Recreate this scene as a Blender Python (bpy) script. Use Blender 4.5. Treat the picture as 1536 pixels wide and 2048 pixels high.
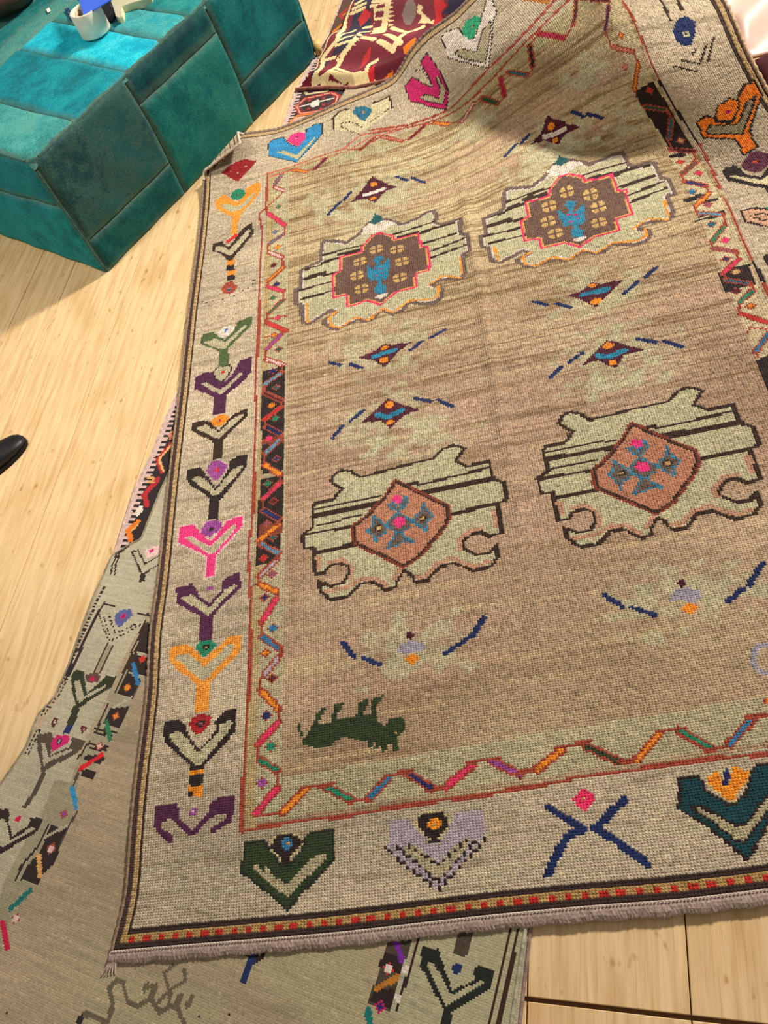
import bpy, bmesh, math, random
import numpy as np
from mathutils import Vector, Matrix
rng = np.random.default_rng(7); random.seed(7)
for o in list(bpy.data.objects): bpy.data.objects.remove(o)
SC = bpy.context.scene; COL = SC.collection
# ---------------------------------------------------------------- camera
CAM_R = np.array([[0.95874936,-0.04547669,-0.28059141],[0.11091376,-0.84902205,0.51658464],[-0.26172085,-0.52639664,-0.80895536]])
CAM_H, FPX = 1.55, 1700.0
cd = bpy.data.cameras.new('camera'); cam = bpy.data.objects.new('camera', cd); COL.objects.link(cam)
cd.sensor_fit = 'VERTICAL'; cd.sensor_height = 36.0; cd.lens = 36.0*FPX/2048.0; cd.clip_start = .01
m = Matrix.Identity(4)
for r in range(3):
    m[r][0] = CAM_R[r,0]; m[r][1] = -CAM_R[r,1]; m[r][2] = -CAM_R[r,2]
m[0][3], m[1][3], m[2][3] = 0, 0, CAM_H
cam.matrix_world = m; SC.camera = cam
# ---------------------------------------------------------------- light
SC.view_settings.view_transform = 'Standard'; SC.view_settings.look = 'None'
SC.view_settings.gamma = 1; SC.view_settings.use_curve_mapping = False; SC.view_settings.exposure = 0.22
wd = bpy.data.worlds.new('world'); SC.world = wd; wd.use_nodes = True
wd.node_tree.nodes['Background'].inputs[0].default_value = (1.0,.895,.79,1); wd.node_tree.nodes['Background'].inputs[1].default_value = .215
def lamp(name, loc, tgt, power, size, col=(1,.905,.80)):
    l = bpy.data.lights.new(name,'AREA'); l.energy = power; l.shape = 'DISK'; l.size = size; l.color = col
    o = bpy.data.objects.new(name,l); COL.objects.link(o); o.location = loc
    o.rotation_euler = (Vector(tgt)-Vector(loc)).to_track_quat('-Z','Y').to_euler(); return o
lamp('ceiling_lamp',(1.7,4.2,3.0),(-.6,1.6,0),252,.55)
def spot(name, loc, tgt, power, deg, col=(1,.905,.80)):
    l = bpy.data.lights.new(name,'SPOT'); l.energy = power; l.spot_size = math.radians(deg); l.spot_blend = 1.0; l.shadow_soft_size = .16; l.color = col
    o = bpy.data.objects.new(name,l); COL.objects.link(o); o.location = loc; o.rotation_euler = (Vector(tgt)-Vector(loc)).to_track_quat('-Z','Y').to_euler(); return o
spot('ceiling_spot',(-2.2,.9,2.9),(-1.5,1.7,0),165,60)
# ---------------------------------------------------------------- helpers
def lin(c):
    c = np.asarray(c,float)/255.0
    return np.where(c<=.04045, c/12.92, ((c+.055)/1.055)**2.4)
def rgba(c): return tuple(lin(c))+(1.0,)
PAL = dict(
 black=(44,30,27), dbrown=(58,38,24), brown=(112,84,70), taupe=(112,94,84), mauve=(150,85,95), mauveb=(118,98,88),
 bgrey=(190,180,148), bgrey2=(180,168,134), bgrey3=(140,130,100), pgreen=(190,186,150), pgreen2=(192,184,148), fgreen=(184,178,134), pcream=(212,200,160), ycream=(200,186,138),
 pale=(190,182,140), cream=(192,186,150), mgreen=(194,187,152), white=(228,214,200), white2=(216,200,188), pinkw=(228,192,186), lav=(178,164,172), lavb=(168,162,176),
 rust=(166,72,50), rust2=(140,62,44), rustb=(140,70,46), rustl=(196,112,84), red=(206,48,42), red2=(178,34,40), dred=(150,22,28), red3=(222,30,40), crimson=(170,22,66), crimson2=(206,16,70), maroon=(92,26,36), maroon2=(84,24,44), plum=(104,50,70),
 pink=(232,52,104), hpink=(240,60,134), mag=(206,24,104), dpink=(192,134,104), dpinkl=(196,152,122), peach=(206,128,100), peach2=(214,170,140),
 orange=(238,146,34), orange2=(226,120,20), lorange=(240,158,54), ochre=(186,120,40), tan=(196,164,110), tan2=(202,168,104), tano=(216,164,96),
 teal=(34,140,104), teal2=(8,116,110), dteal=(30,92,96), dteal2=(12,66,74), green=(48,118,76), emer=(38,168,120), dgreen=(54,70,40), dgreen2=(40,84,56), dgreenb=(36,44,28), ogreen=(84,104,58), fgreend=(48,64,34),
 sky=(50,146,196), lblue=(92,150,176), blue=(54,122,166), blue2=(44,120,176), bblue=(40,134,166), steel=(52,100,118), steel2=(40,112,138), slate=(100,118,142), slateb=(70,108,164), navy=(28,44,96), navy2=(40,44,104), navyr=(20,40,92), fblue=(60,128,158), peri=(86,92,150),
 purple=(86,34,72), violet=(160,78,156), violet2=(120,40,160),
 kborder=(182,174,148), kborder2=(174,168,134), kfield=(176,158,128), kband=(160,152,124), kline=(178,172,146), kstem=(158,148,120), kdark=(76,66,54), kblack=(32,36,30), ktaupe=(84,70,58), ktaupe2=(108,98,76), kgreen=(44,50,26), kplum=(104,64,62), kdkbrown=(92,62,44),
 kilack=(40,26,26), lilac=(206,178,170), wine=(124,26,42), wine2=(104,20,38), knavy=(46,38,64), kcream=(246,220,162), kred=(206,36,42), kgrey=(140,118,112), dark=(38,24,26))
LPAL = {k:lin(v) for k,v in PAL.items()}
def new_obj(name, me, parent=None, mat=None, **props):
    o = bpy.data.objects.new(name, me); COL.objects.link(o)
    if mat is not None and me is not None: me.materials.append(mat)
    if parent is not None: o.parent = parent
    for k,v in props.items():
        if v is not None: o[k] = v
    return o
def thing(name, label, category, loc=(0,0,0), group=None):
    return new_obj(name, None, label=label, category=category, group=group) if loc==(0,0,0) else _th(name,label,category,loc,group)
def _th(name,label,category,loc,group):
    o = new_obj(name, None, label=label, category=category, group=group); o.location = loc; return o
def arr_mesh(name, V, F, fcol=None, smooth=False):
    """V (n,3), F (m,k) arrays of equal-sided faces, fcol (m,3) linear face colours"""
    me = bpy.data.meshes.new(name); V = np.asarray(V,np.float32); F = np.asarray(F,np.int32); k = F.shape[1]
    me.vertices.add(len(V)); me.vertices.foreach_set('co', V.ravel())
    me.loops.add(F.size); me.loops.foreach_set('vertex_index', F.ravel())
    me.polygons.add(len(F)); me.polygons.foreach_set('loop_start', np.arange(0,F.size,k,dtype=np.int32)); me.polygons.foreach_set('loop_total', np.full(len(F),k,np.int32))
    me.polygons.foreach_set('use_smooth', np.full(len(F),smooth,bool))
    if fcol is not None:
        a = me.attributes.new('Col','FLOAT_COLOR','FACE'); a.data.foreach_set('color', np.c_[fcol,np.ones(len(fcol))].astype(np.float32).ravel())
    me.update(calc_edges=True); return me
def sub_mesh(name, V, F, fcol=None, smooth=False):
    u, inv = np.unique(F, return_inverse=True)
    return arr_mesh(name, V[u], inv.reshape(F.shape), fcol, smooth)
def bm_mesh(name, bm, smooth=False):
    me = bpy.data.meshes.new(name); bm.normal_update(); bm.to_mesh(me); bm.free()
    if smooth:
        for p in me.polygons: p.use_smooth = True
    return me
def tube(pts, r, n=7, closed_ends=True):
    P = np.asarray(pts,float); m_ = len(P); V=[]; F=[]
    T = np.gradient(P,axis=0); T /= np.linalg.norm(T,axis=1)[:,None]
    for i in range(m_):
        a = np.cross(T[i],[0,0,1.0]); a = a/np.linalg.norm(a) if np.linalg.norm(a)>1e-5 else np.array([1.0,0,0]); b = np.cross(a,T[i])
        rr = r[i] if hasattr(r,'__len__') else r
        for k in range(n): V.append(P[i]+rr*(math.cos(2*math.pi*k/n)*a+math.sin(2*math.pi*k/n)*b))
    for i in range(m_-1):
        for k in range(n): F.append((i*n+k,i*n+(k+1)%n,(i+1)*n+(k+1)%n,(i+1)*n+k))
    return np.array(V), np.array(F)
def loc_pts(pts, o):  # world -> local of an empty that is only translated
    return np.asarray(pts)-np.array(o.location)
# ---------------------------------------------------------------- materials
def mat_base(name):
    mt = bpy.data.materials.new(name); mt.use_nodes = True; nt = mt.node_tree; return mt, nt, nt.nodes['Principled BSDF']
def N(nt, t, **kw):
    n = nt.nodes.new(t)
    for k,v in kw.items(): setattr(n,k,v)
    return n
def mat_plain(name, c, rough=.7, noise=.12, scale=40, bump=.2, bscale=300, spec=.3, stretch=(1,1,1), c2=None, dist=.001):
    mt, nt, b = mat_base(name); L = nt.links
    tc = N(nt,'ShaderNodeTexCoord'); mp = N(nt,'ShaderNodeMapping'); mp.inputs['Scale'].default_value = stretch; L.new(tc.outputs['Object'], mp.inputs[0])
    nz = N(nt,'ShaderNodeTexNoise'); nz.inputs['Scale'].default_value = scale; nz.inputs['Detail'].default_value = 4; L.new(mp.outputs[0], nz.inputs['Vector'])
    rp = N(nt,'ShaderNodeValToRGB'); c = np.array(lin(c)); d = np.array(lin(c2)) if c2 else c*(1+noise)
    rp.color_ramp.elements[0].position=.32; rp.color_ramp.elements[1].position=.68
    rp.color_ramp.elements[0].color = tuple(np.clip(c*(1-noise),0,1))+(1,); rp.color_ramp.elements[1].color = tuple(np.clip(d,0,1))+(1,)
    L.new(nz.outputs['Fac'], rp.inputs[0]); L.new(rp.outputs[0], b.inputs['Base Color'])
    n2 = N(nt,'ShaderNodeTexNoise'); n2.inputs['Scale'].default_value = bscale; L.new(mp.outputs[0], n2.inputs['Vector'])
    bp = N(nt,'ShaderNodeBump'); bp.inputs['Strength'].default_value = bump; bp.inputs['Distance'].default_value = dist; L.new(n2.outputs['Fac'], bp.inputs['Height']); L.new(bp.outputs[0], b.inputs['Normal'])
    b.inputs['Roughness'].default_value = rough; b.inputs['Specular IOR Level'].default_value = spec
    return mt
def mat_wool(name, rough=.85, spec=.12, sheen=.15, scale=260, amp=.35):
    mt, nt, b = mat_base(name); L = nt.links
    at = N(nt,'ShaderNodeAttribute', attribute_name='Col'); tc = N(nt,'ShaderNodeTexCoord')
    nz = N(nt,'ShaderNodeTexNoise'); nz.inputs['Scale'].default_value = scale; nz.inputs['Detail'].default_value = 3; L.new(tc.outputs['Object'], nz.inputs['Vector'])
    mr = N(nt,'ShaderNodeMapRange'); mr.inputs[1].default_value=.3; mr.inputs[2].default_value=.7; mr.inputs[3].default_value=1-amp; mr.inputs[4].default_value=1+amp*.75; L.new(nz.outputs['Fac'], mr.inputs[0])
    vm = N(nt,'ShaderNodeVectorMath', operation='SCALE'); L.new(at.outputs['Color'], vm.inputs[0]); L.new(mr.outputs[0], vm.inputs['Scale']); L.new(vm.outputs[0], b.inputs['Base Color'])
    bp = N(nt,'ShaderNodeBump'); bp.inputs['Strength'].default_value=.35; bp.inputs['Distance'].default_value=.001; L.new(nz.outputs['Fac'], bp.inputs['Height']); L.new(bp.outputs[0], b.inputs['Normal'])
    b.inputs['Roughness'].default_value=rough; b.inputs['Specular IOR Level'].default_value=spec; b.inputs['Sheen Weight'].default_value=sheen; b.inputs['Sheen Roughness'].default_value=.6
    return mt
WOOL = mat_wool('knotted_wool'); FLAT = mat_wool('flat_woven_wool', scale=420, amp=.22)
# ---------------------------------------------------------------- weaving: paint coloured motifs on a grid of knots
def weave(ops, nu, nv, col, pid, u0=0, v0=0, zones=None, parts_offset=0):
    """ops drawn in knot units; col (nv,nu,3) linear colour, pid (nv,nu) part index"""
    def box(lo, hi):
        i0=max(0,int(math.floor(lo[0]-u0))-1); i1=min(nu,int(math.ceil(hi[0]-u0))+2); j0=max(0,int(math.floor(lo[1]-v0))-1); j1=min(nv,int(math.ceil(hi[1]-v0))+2)
        return i0,i1,j0,j1
    def segd(X,Y,a,b):
        dx,dy=b[0]-a[0],b[1]-a[1]; l2=dx*dx+dy*dy or 1e-9
        t=np.clip(((X-a[0])*dx+(Y-a[1])*dy)/l2,0,1); return np.hypot(X-a[0]-t*dx,Y-a[1]-t*dy), t*math.sqrt(l2)
    for part,kind,cols,w,pts in sorted(ops,key=lambda q:q[1]!='zone'):
        part += parts_offset
        if kind=='zone':
            if zones is None: continue
            mk=zones(cols[0][0]); col[mk]=col[mk]*.38+.62*LPAL[cols[0][1]]; pid[mk]=part; continue
        P=np.array(pts,float); pad=abs(w)+3
        if kind in 'plh': lo,hi=P.min(0)-pad*(kind=='l'),P.max(0)+pad*(kind=='l')
        else: lo,hi=P[0]-pad-4,P[0]+pad+4
        i0,i1,j0,j1=box(lo,hi)
        if i1<=i0 or j1<=j0: continue
        X,Y=np.meshgrid(np.arange(i0,i1)+.5+u0,np.arange(j0,j1)+.5+v0)
        C=col[j0:j1,i0:i1]; D=pid[j0:j1,i0:i1]
        if kind in 'ph':
            if kind=='p': lastP=P
            ins=np.zeros(X.shape,bool); dm=np.full(X.shape,9e9); n=len(P)
            for k in range(n):
                a,b=P[k],P[(k+1)%n]
                if a[1]!=b[1]: ins ^= ((a[1]>Y)!=(b[1]>Y)) & (X < (b[0]-a[0])*(Y-a[1])/(b[1]-a[1])+a[0])
                if len(cols)>1: dm=np.minimum(dm,segd(X,Y,a,b)[0])
            if kind=='h':
                for k in range(len(lastP)): ins &= segd(X,Y,lastP[k],lastP[(k+1)%len(lastP)])[0]>1.12
            for t,c in cols:
                mk = ins if t==0 else ins&(dm>t)
                C[mk]=LPAL[c]
            D[ins]=part
        elif kind=='l':
            off=0.0; mk=np.zeros(X.shape,bool)
            for k in range(len(P)-1):
                d,s=segd(X,Y,P[k],P[k+1]); h=d<=abs(w)/2
                if w<0: h&=((s+off)%2.4)<1.35
                mk|=h; off+=math.hypot(*(P[k+1]-P[k]))
            C[mk]=LPAL[cols[0][1]]; D[mk]=part
        elif kind=='d':
            mk=np.hypot(X-P[0][0],Y-P[0][1])<=max(w/2*1.08,.55); C[mk]=LPAL[cols[0][1]]; D[mk]=part
        elif kind=='s':
            dx,dy=np.abs(X-math.floor(P[0][0])-.5),np.abs(Y-math.floor(P[0][1])-.5); ed=((dx+dy<=3.1)&(np.maximum(dx,dy)<=2.1)&((dx<.6)|(dy<.6)|(np.abs(dx-dy)<.2)))|((dx+dy<=2.1)); co=(dx+dy<=1.1)|((dx<=1.1)&(dy<=1.1)&(((np.floor(P[0][0])+np.floor(P[0][1]))%2)<1))
            C[ed]=LPAL[cols[0][1]]; C[co]=LPAL[cols[1][1]]; D[ed|co]=part
        elif kind=='f':
            dx,dy=np.abs(X-math.floor(P[0][0])-.5),np.abs(Y-math.floor(P[0][1])-.5); mk=(np.maximum(dx,dy)<=3.1)&(dx>.5)&(dy>.5)&(dx+dy<5.1); C[mk]=LPAL[cols[0][1]]; D[mk]=part
def smooth_noise(nv, nu, ku, kv):
    a=rng.standard_normal((nv,nu))
    def blur(x,k,ax):
        if k<2: return x
        ker=np.hanning(k+2)[1:-1]; ker/=np.sqrt((ker**2).sum()); f=np.fft.rfft(x,axis=ax); kk=np.zeros(x.shape[ax]); kk[:len(ker)]=ker
        sh=[1,1]; g=np.fft.rfft(kk); sh[ax]=len(g); return np.fft.irfft(f*g.reshape(sh),n=x.shape[ax],axis=ax)
    return blur(blur(a,ku,1),kv,0)
def knot_cloth(root, parts, pid, keep, VV, CC, col, mat, first_names):
    """one mesh per part; VV (nv+1,nu+1,3) corners, CC (nv,nu,3) knot tops"""
    nv,nu=pid.shape; nc=(nv+1)*(nu+1); V=np.r_[VV.reshape(-1,3),CC.reshape(-1,3)]
    J,I=np.meshgrid(np.arange(nv),np.arange(nu),indexing='ij'); a=(J*(nu+1)+I); b=a+1; c=a+nu+2; d=a+nu+1; t=nc+J*nu+I
    objs={}
    for k,(name,label,par) in enumerate(parts):
        mk=(pid==k)&keep
        if not mk.any(): continue
        q=[x[mk] for x in (a,b,c,d,t)]
        F=np.stack([np.stack([q[0],q[1],q[4]],1),np.stack([q[1],q[2],q[4]],1),np.stack([q[2],q[3],q[4]],1),np.stack([q[3],q[0],q[4]],1)],1).reshape(-1,3)
        fc=np.repeat(col[mk],4,axis=0)
        P=root if par is None else objs.get(par,root)
        objs[k]=new_obj(name, sub_mesh(name,V,F,fc), P, mat, label=label)
    return objs
# ---------------------------------------------------------------- traced motifs, in knots of each cloth
RUG_PINS=[(0,0,-0.003,0.0003,0.014),(0,0.0852,0.0111,0.0852,0.014),(0,0.1853,0.009,0.1853,0.014),(0,0.3057,0.0075,0.3057,0.014),(0,0.4852,0.0118,0.4852,0.014),(0,0.6391,0.0046,0.6391,0.014),(0,0.7216,0.0082,0.7216,0.014),(0,1.0519,0.0093,1.0519,0.014),(0,1.3473,0.0137,1.3473,0.014),(0,1.7013,0.0165,1.7013,0.014),(0,1.9637,0.0227,1.9637,0.014),(0,2.1671,0.0219,2.1671,0.014),(0.168,0,0.168,-0.002,0.014),(0.4282,0,0.4282,-0.0062,0.014),(0.672,0,0.672,-0.0034,0.014),(0.8687,0,0.8687,-0.0051,0.014),(1.0013,0,1.0013,-0.0081,0.014),(1.1274,0,1.1274,-0.0058,0.014),(0.25,0.25,0.25,0.25,0.014),(0.25,0.6,0.25,0.6,0.014),(0.25,1,0.25,1,0.014),(0.25,1.35,0.25,1.35,0.014),(0.5,0.25,0.5,0.25,0.014),(0.5,0.6,0.5,0.6,0.014),(0.5,1,0.5,1,0.014),(0.5,1.35,0.5,1.35,0.014),(0.85,0.25,0.85,0.25,0.014),(0.85,0.6,0.85,0.6,0.014),(0.85,1,0.85,1,0.014),(0.85,1.35,0.85,1.35,0.014),(1.2,0.25,1.2,0.25,0.014),(1.2,0.6,1.2,0.6,0.014),(1.2,1,1.2,1,0.014),(1.2,1.35,1.2,1.35,0.014),(1.5,0.25,1.5,0.25,0.014),(1.5,0.6,1.5,0.6,0.014),(1.5,1,1.5,1,0.014),(1.5,1.35,1.5,1.35,0.014),(1.73,0.25,1.73,0.25,0.014),(1.73,0.6,1.73,0.6,0.014),(1.73,1,1.73,1,0.014),(1.73,1.35,1.73,1.35,0.014),(0.25,1.75,0.25,1.75,0.014),(0.5,1.75,0.5,1.75,0.014),(0.85,1.75,0.85,1.75,0.014),(1.2,1.62,1.2,1.62,0.014),(1.73,1.5,1.73,1.5,0.014),(1.73,0,1.73,0,0.014),(0.25,2.05,0.25,2.05,0.014),(0.5,2.05,0.5,2.05,0.014),(0.85,2,0.85,2,0.014),(0.242,2.245,0.2392,2.2187,0.014),(0.42,2.245,0.4203,2.2314,0.014),(0.555,2.245,0.5538,2.2181,0.018),(0.69,2.245,0.6846,2.2179,0.022),(0.857,2.245,0.85,2.2285,0.05),(0.955,2.245,0.937,2.2029,0.12),(1.13,2.245,1.0955,2.204,0.2),(1.29,2.245,1.246,2.2346,0.252),(1.487,2.245,1.3154,2.2576,0.285),(1.487,2.17,1.3507,2.1437,0.265),(1.487,1.985,1.3838,1.9432,0.185),(1.487,1.85,1.4295,1.8617,0.085),(1.487,1.72,1.4692,1.7551,0.016),(1.73,2.12,1.6049,2.0904,0.215),(1.73,1.97,1.6244,1.9394,0.155),(1.73,1.85,1.6581,1.8407,0.085),(0.28,2.475,0.2843,2.4326,0.02),(0.485,2.475,0.4995,2.4524,0.035),(0.6,2.475,0.6087,2.457,0.045),(0.69,2.475,0.6898,2.472,0.055),(0.79,2.475,0.7532,2.5022,0.1),(0.88,2.475,0.8185,2.5193,0.135),(1,2.475,0.9173,2.5166,0.17),(1.09,2.475,0.9811,2.529,0.2),(0.15,2.475,0.171,2.4086,0.05),(0.975,2.05,0.9849,2.1148,0.022),(1.105,1.91,1.1111,1.9816,0.016),(1.24,1.825,1.2355,1.8938,0.014),(1.38,1.76,1.3671,1.8155,0.014),(1.005,2.15,1.0024,2.1749,0.085),(1.13,2.02,1.1292,2.0426,0.095),(1.272,1.925,1.2489,1.9382,0.1),(1.392,1.875,1.346,1.8946,0.09)]
RUG_PARTS=[
 ('zigzag_band', 'zigzag of coloured bars on pale green and black, down the left side', None),
 ('bar', None, 0),
 ('bar', None, 0),
 ('bar', None, 0),
 ('bar', None, 0),
 ('bar', None, 0),
 ('bar', None, 0),
 ('bar', None, 0),
 ('bar', None, 0),
 ('bar', None, 0),
 ('bar', None, 0),
 ('bar', None, 0),
 ('bar', None, 0),
 ('bar', None, 0),
 ('bar', None, 0),
 ('bar', None, 0),
 ('bar', None, 0),
 ('bar', None, 0),
 ('bar', None, 0),
 ('bar', None, 0),
 ('bar', None, 0),
 ('bar', None, 0),
 ('bar', None, 0),
 ('bar', None, 0),
 ('bar', None, 0),
 ('bar', None, 0),
 ('bar', None, 0),
 ('bar', None, 0),
 ('bar', None, 0),
 ('bar', None, 0),
 ('bar', None, 0),
 ('small_star', None, 0),
 ('small_star', None, 0),
 ('small_star', None, 0),
 ('small_star', None, 0),
 ('small_star', None, 0),
 ('small_star', None, 0),
 ('small_star', None, 0),
 ('small_star', None, 0),
 ('small_star', None, 0),
 ('small_star', None, 0),
 ('small_star', None, 0),
 ('small_star', None, 0),
 ('small_star', None, 0),
 ('small_star', None, 0),
 ('small_star', None, 0),
 ('small_star', None, 0),
 ('small_star', None, 0),
 ('small_star', None, 0),
 ('small_star', None, 0),
 ('small_star', None, 0),
 ('small_star', None, 0),
 ('small_star', None, 0),
 ('small_star', None, 0),
 ('small_star', None, 0),
 ('small_star', None, 0),
 ('small_star', None, 0),
 ('small_star', None, 0),
 ('small_star', None, 0),
 ('zigzag_band', 'zigzag of coloured bars on pale green, along the bottom', None),
 ('bar', None, 59),
 ('bar', None, 59),
 ('bar', None, 59),
 ('bar', None, 59),
 ('bar', None, 59),
 ('bar', None, 59),
 ('bar', None, 59),
 ('bar', None, 59),
 ('bar', None, 59),
 ('bar', None, 59),
 ('bar', None, 59),
 ('zigzag_band', 'zigzag of coloured bars under the red double line at the raised end', None),
 ('bar', None, 71),
 ('bar', None, 71),
 ('bar', None, 71),
 ('bar', None, 71),
 ('bar', None, 71),
 ('bar', None, 71),
 ('bar', None, 71),
 ('bar', None, 71),
 ('bar', None, 71),
 ('bar', None, 71),
 ('bar', None, 71),
 ('bar', None, 71),
 ('bar', None, 71),
 ('bar', None, 71),
 ('zigzag_band', 'zigzag of coloured bars on cream and black, down the right side', None),
 ('bar', None, 86),
 ('bar', None, 86),
 ('bar', None, 86),
 ('bar', None, 86),
 ('bar', None, 86),
 ('bar', None, 86),
 ('bar', None, 86),
 ('bar', None, 86),
 ('bar', None, 86),
 ('bar', None, 86),
 ('bar', None, 86),
 ('bar', None, 86),
 ('bar', None, 86),
 ('bar', None, 86),
 ('bar', None, 86),
 ('bar', None, 86),
 ('bar', None, 86),
 ('small_star', None, 86),
 ('small_star', None, 86),
 ('small_star', None, 86),
 ('small_star', None, 86),
 ('small_star', None, 86),
 ('small_star', None, 86),
 ('small_star', None, 86),
 ('small_star', None, 86),
 ('small_star', None, 86),
 ('small_star', None, 86),
 ('small_star', None, 86),
 ('small_star', None, 86),
 ('small_star', None, 86),
 ('small_star', None, 86),
 ('guard_line', 'thin rust red line framing the inner bands', None),
 ('square_motif', 'dark red woven square with pale crosses in the folded corner', None),
 ('tulip_motif', 'light orange Y motif with green blossom nearest the folded corner', None),
 ('blossom', 'green blossom', 120),
 ('tulip_motif', 'dark brown tick-shaped motif on an orange and black banded stem', None),
 ('blossom', 'pinkish red bar', 122),
 ('rosette_motif', 'small rust rosette with blue centre among black specks', None),
 ('tulip_motif', 'olive green Y motif with white blossom', None),
 ('blossom', 'white blossom', 125),
 ('tulip_motif', 'purple Y motif with cream blossom', None),
 ('blossom', 'cream blossom with red ring', 127),
 ('tulip_motif', 'black outlined Y motif with orange blossom', None),
 ('blossom', 'orange blossom', 129),
 ('tulip_motif', 'black Y motif with round violet blossom', None),
 ('blossom', 'violet blossom', 131),
 ('tulip_motif', 'hot pink Y motif with violet blossom', None),
 ('blossom', 'violet blossom', 133),
 ('tulip_motif', 'purple Y motif below the pink one', None),
 ('blossom', 'small violet bud', 135),
 ('tulip_motif', 'orange Y motif with green blossom and dark centre', None),
 ('blossom', 'green blossom', 137),
 ('tulip_motif', 'black Y motif with red blossom on an orange banded stem', None),
 ('blossom', 'red blossom', 139),
 ('tulip_motif', 'purple open-armed motif nearest the bottom left corner', None),
 ('blossom', 'small violet bud', 141),
 ('heart_motif', 'dark green arrowhead motif with black blossom and blue eye', None),
 ('blossom', 'black blossom with blue eye', 143),
 ('heart_motif', 'lavender arrowhead motif with black blossom and orange eye', None),
 ('blossom', 'black blossom with orange eye', 145),
 ('cross_motif', 'navy blue crossed strokes below a pink diamond', None),
 ('diamond', 'pink diamond', 147),
 ('heart_motif', 'dark teal arrowhead motif with orange blossom at the right edge', None),
 ('blossom', 'orange blossom with navy stem', 149),
 ('heart_motif', 'sky blue arrowhead motif with pink blossom', None),
 ('blossom', 'pink blossom', 151),
 ('heart_motif', 'cream arrowhead motif outlined in black with blue blossom', None),
 ('blossom', 'blue blossom', 153),
 ('heart_motif', 'magenta arrowhead motif on the slope', None),
 ('heart_motif', 'pinkish white arrowhead motif with green blossom', None),
 ('blossom', 'emerald green blossom', 156),
 ('heart_motif', 'ochre fragment of a motif at the top of the slope', None),
 ('rosette_motif', 'navy oval rosette with pale eye and black ticks', None),
 ('tulip_motif', 'bright orange Y motif outlined in black in the right border', None),
 ('blossom', 'orange blossom with magenta eye', 160),
 ('tulip_motif', 'black V motif with plum blossom in the right border', None),
 ('blossom', 'plum blossom with red eye', 162),
 ('tulip_motif', 'peach V motif outlined in black dashes in the right border', None),
 ('tulip_motif', 'black tip of a motif cut by the right edge of the picture', None),
 ('medallion', 'upper left cloud-edged medallion with pink stepped centre', None),
 ('medallion_centre', 'brown stepped centre edged in pink with a blue bird figure', 166),
 ('medallion', 'upper right cloud-edged medallion with pink stepped centre', None),
 ('medallion_centre', 'brown stepped centre edged in pink with a blue bird figure', 168),
 ('medallion', 'lower left cloud-edged medallion with dusty pink diamond', None),
 ('medallion_centre', 'dusty pink diamond edged in rust with grey-blue flowers', 170),
 ('medallion', 'lower right cloud-edged medallion with dusty pink diamond', None),
 ('medallion_centre', 'dusty pink diamond edged in rust with grey-blue flowers', 172),
 ('star_motif', 'plum star with white bar above the upper left medallion', None),
 ('dash', None, 174),
 ('dash', None, 174),
 ('dash', None, 174),
 ('dash', None, 174),
 ('star_motif', 'plum star with white bar above the upper right medallion', None),
 ('dash', None, 179),
 ('dash', None, 179),
 ('dash', None, 179),
 ('dash', None, 179),
 ('star_motif', 'plum star with blue bar just under the upper left medallion', None),
 ('dash', None, 184),
 ('dash', None, 184),
 ('dash', None, 184),
 ('dash', None, 184),
 ('star_motif', 'plum star with blue crescent just over the lower left medallion', None),
 ('dash', None, 189),
 ('dash', None, 189),
 ('dash', None, 189),
 ('dash', None, 189),
 ('star_motif', 'plum star with blue bar just under the upper right medallion', None),
 ('dash', None, 194),
 ('dash', None, 194),
 ('dash', None, 194),
 ('dash', None, 194),
 ('star_motif', 'plum star with blue crescent just over the lower right medallion', None),
 ('dash', None, 199),
 ('dash', None, 199),
 ('dash', None, 199),
 ('dash', None, 199),
 ('flower_motif', 'lavender, plum and orange flower between navy strokes, lower left', None),
 ('dash', None, 204),
 ('dash', None, 204),
 ('dash', None, 204),
 ('dash', None, 204),
 ('flower_motif', 'lavender, plum and orange flower between navy strokes, lower right', None),
 ('dash', None, 209),
 ('dash', None, 209),
 ('dash', None, 209),
 ('dash', None, 209),
 ('arc_motif', 'pale lavender arc cut by the right edge of the picture', None),
 ('animal_motif', 'dark green four-legged animal lying on its back', None),
]
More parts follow.
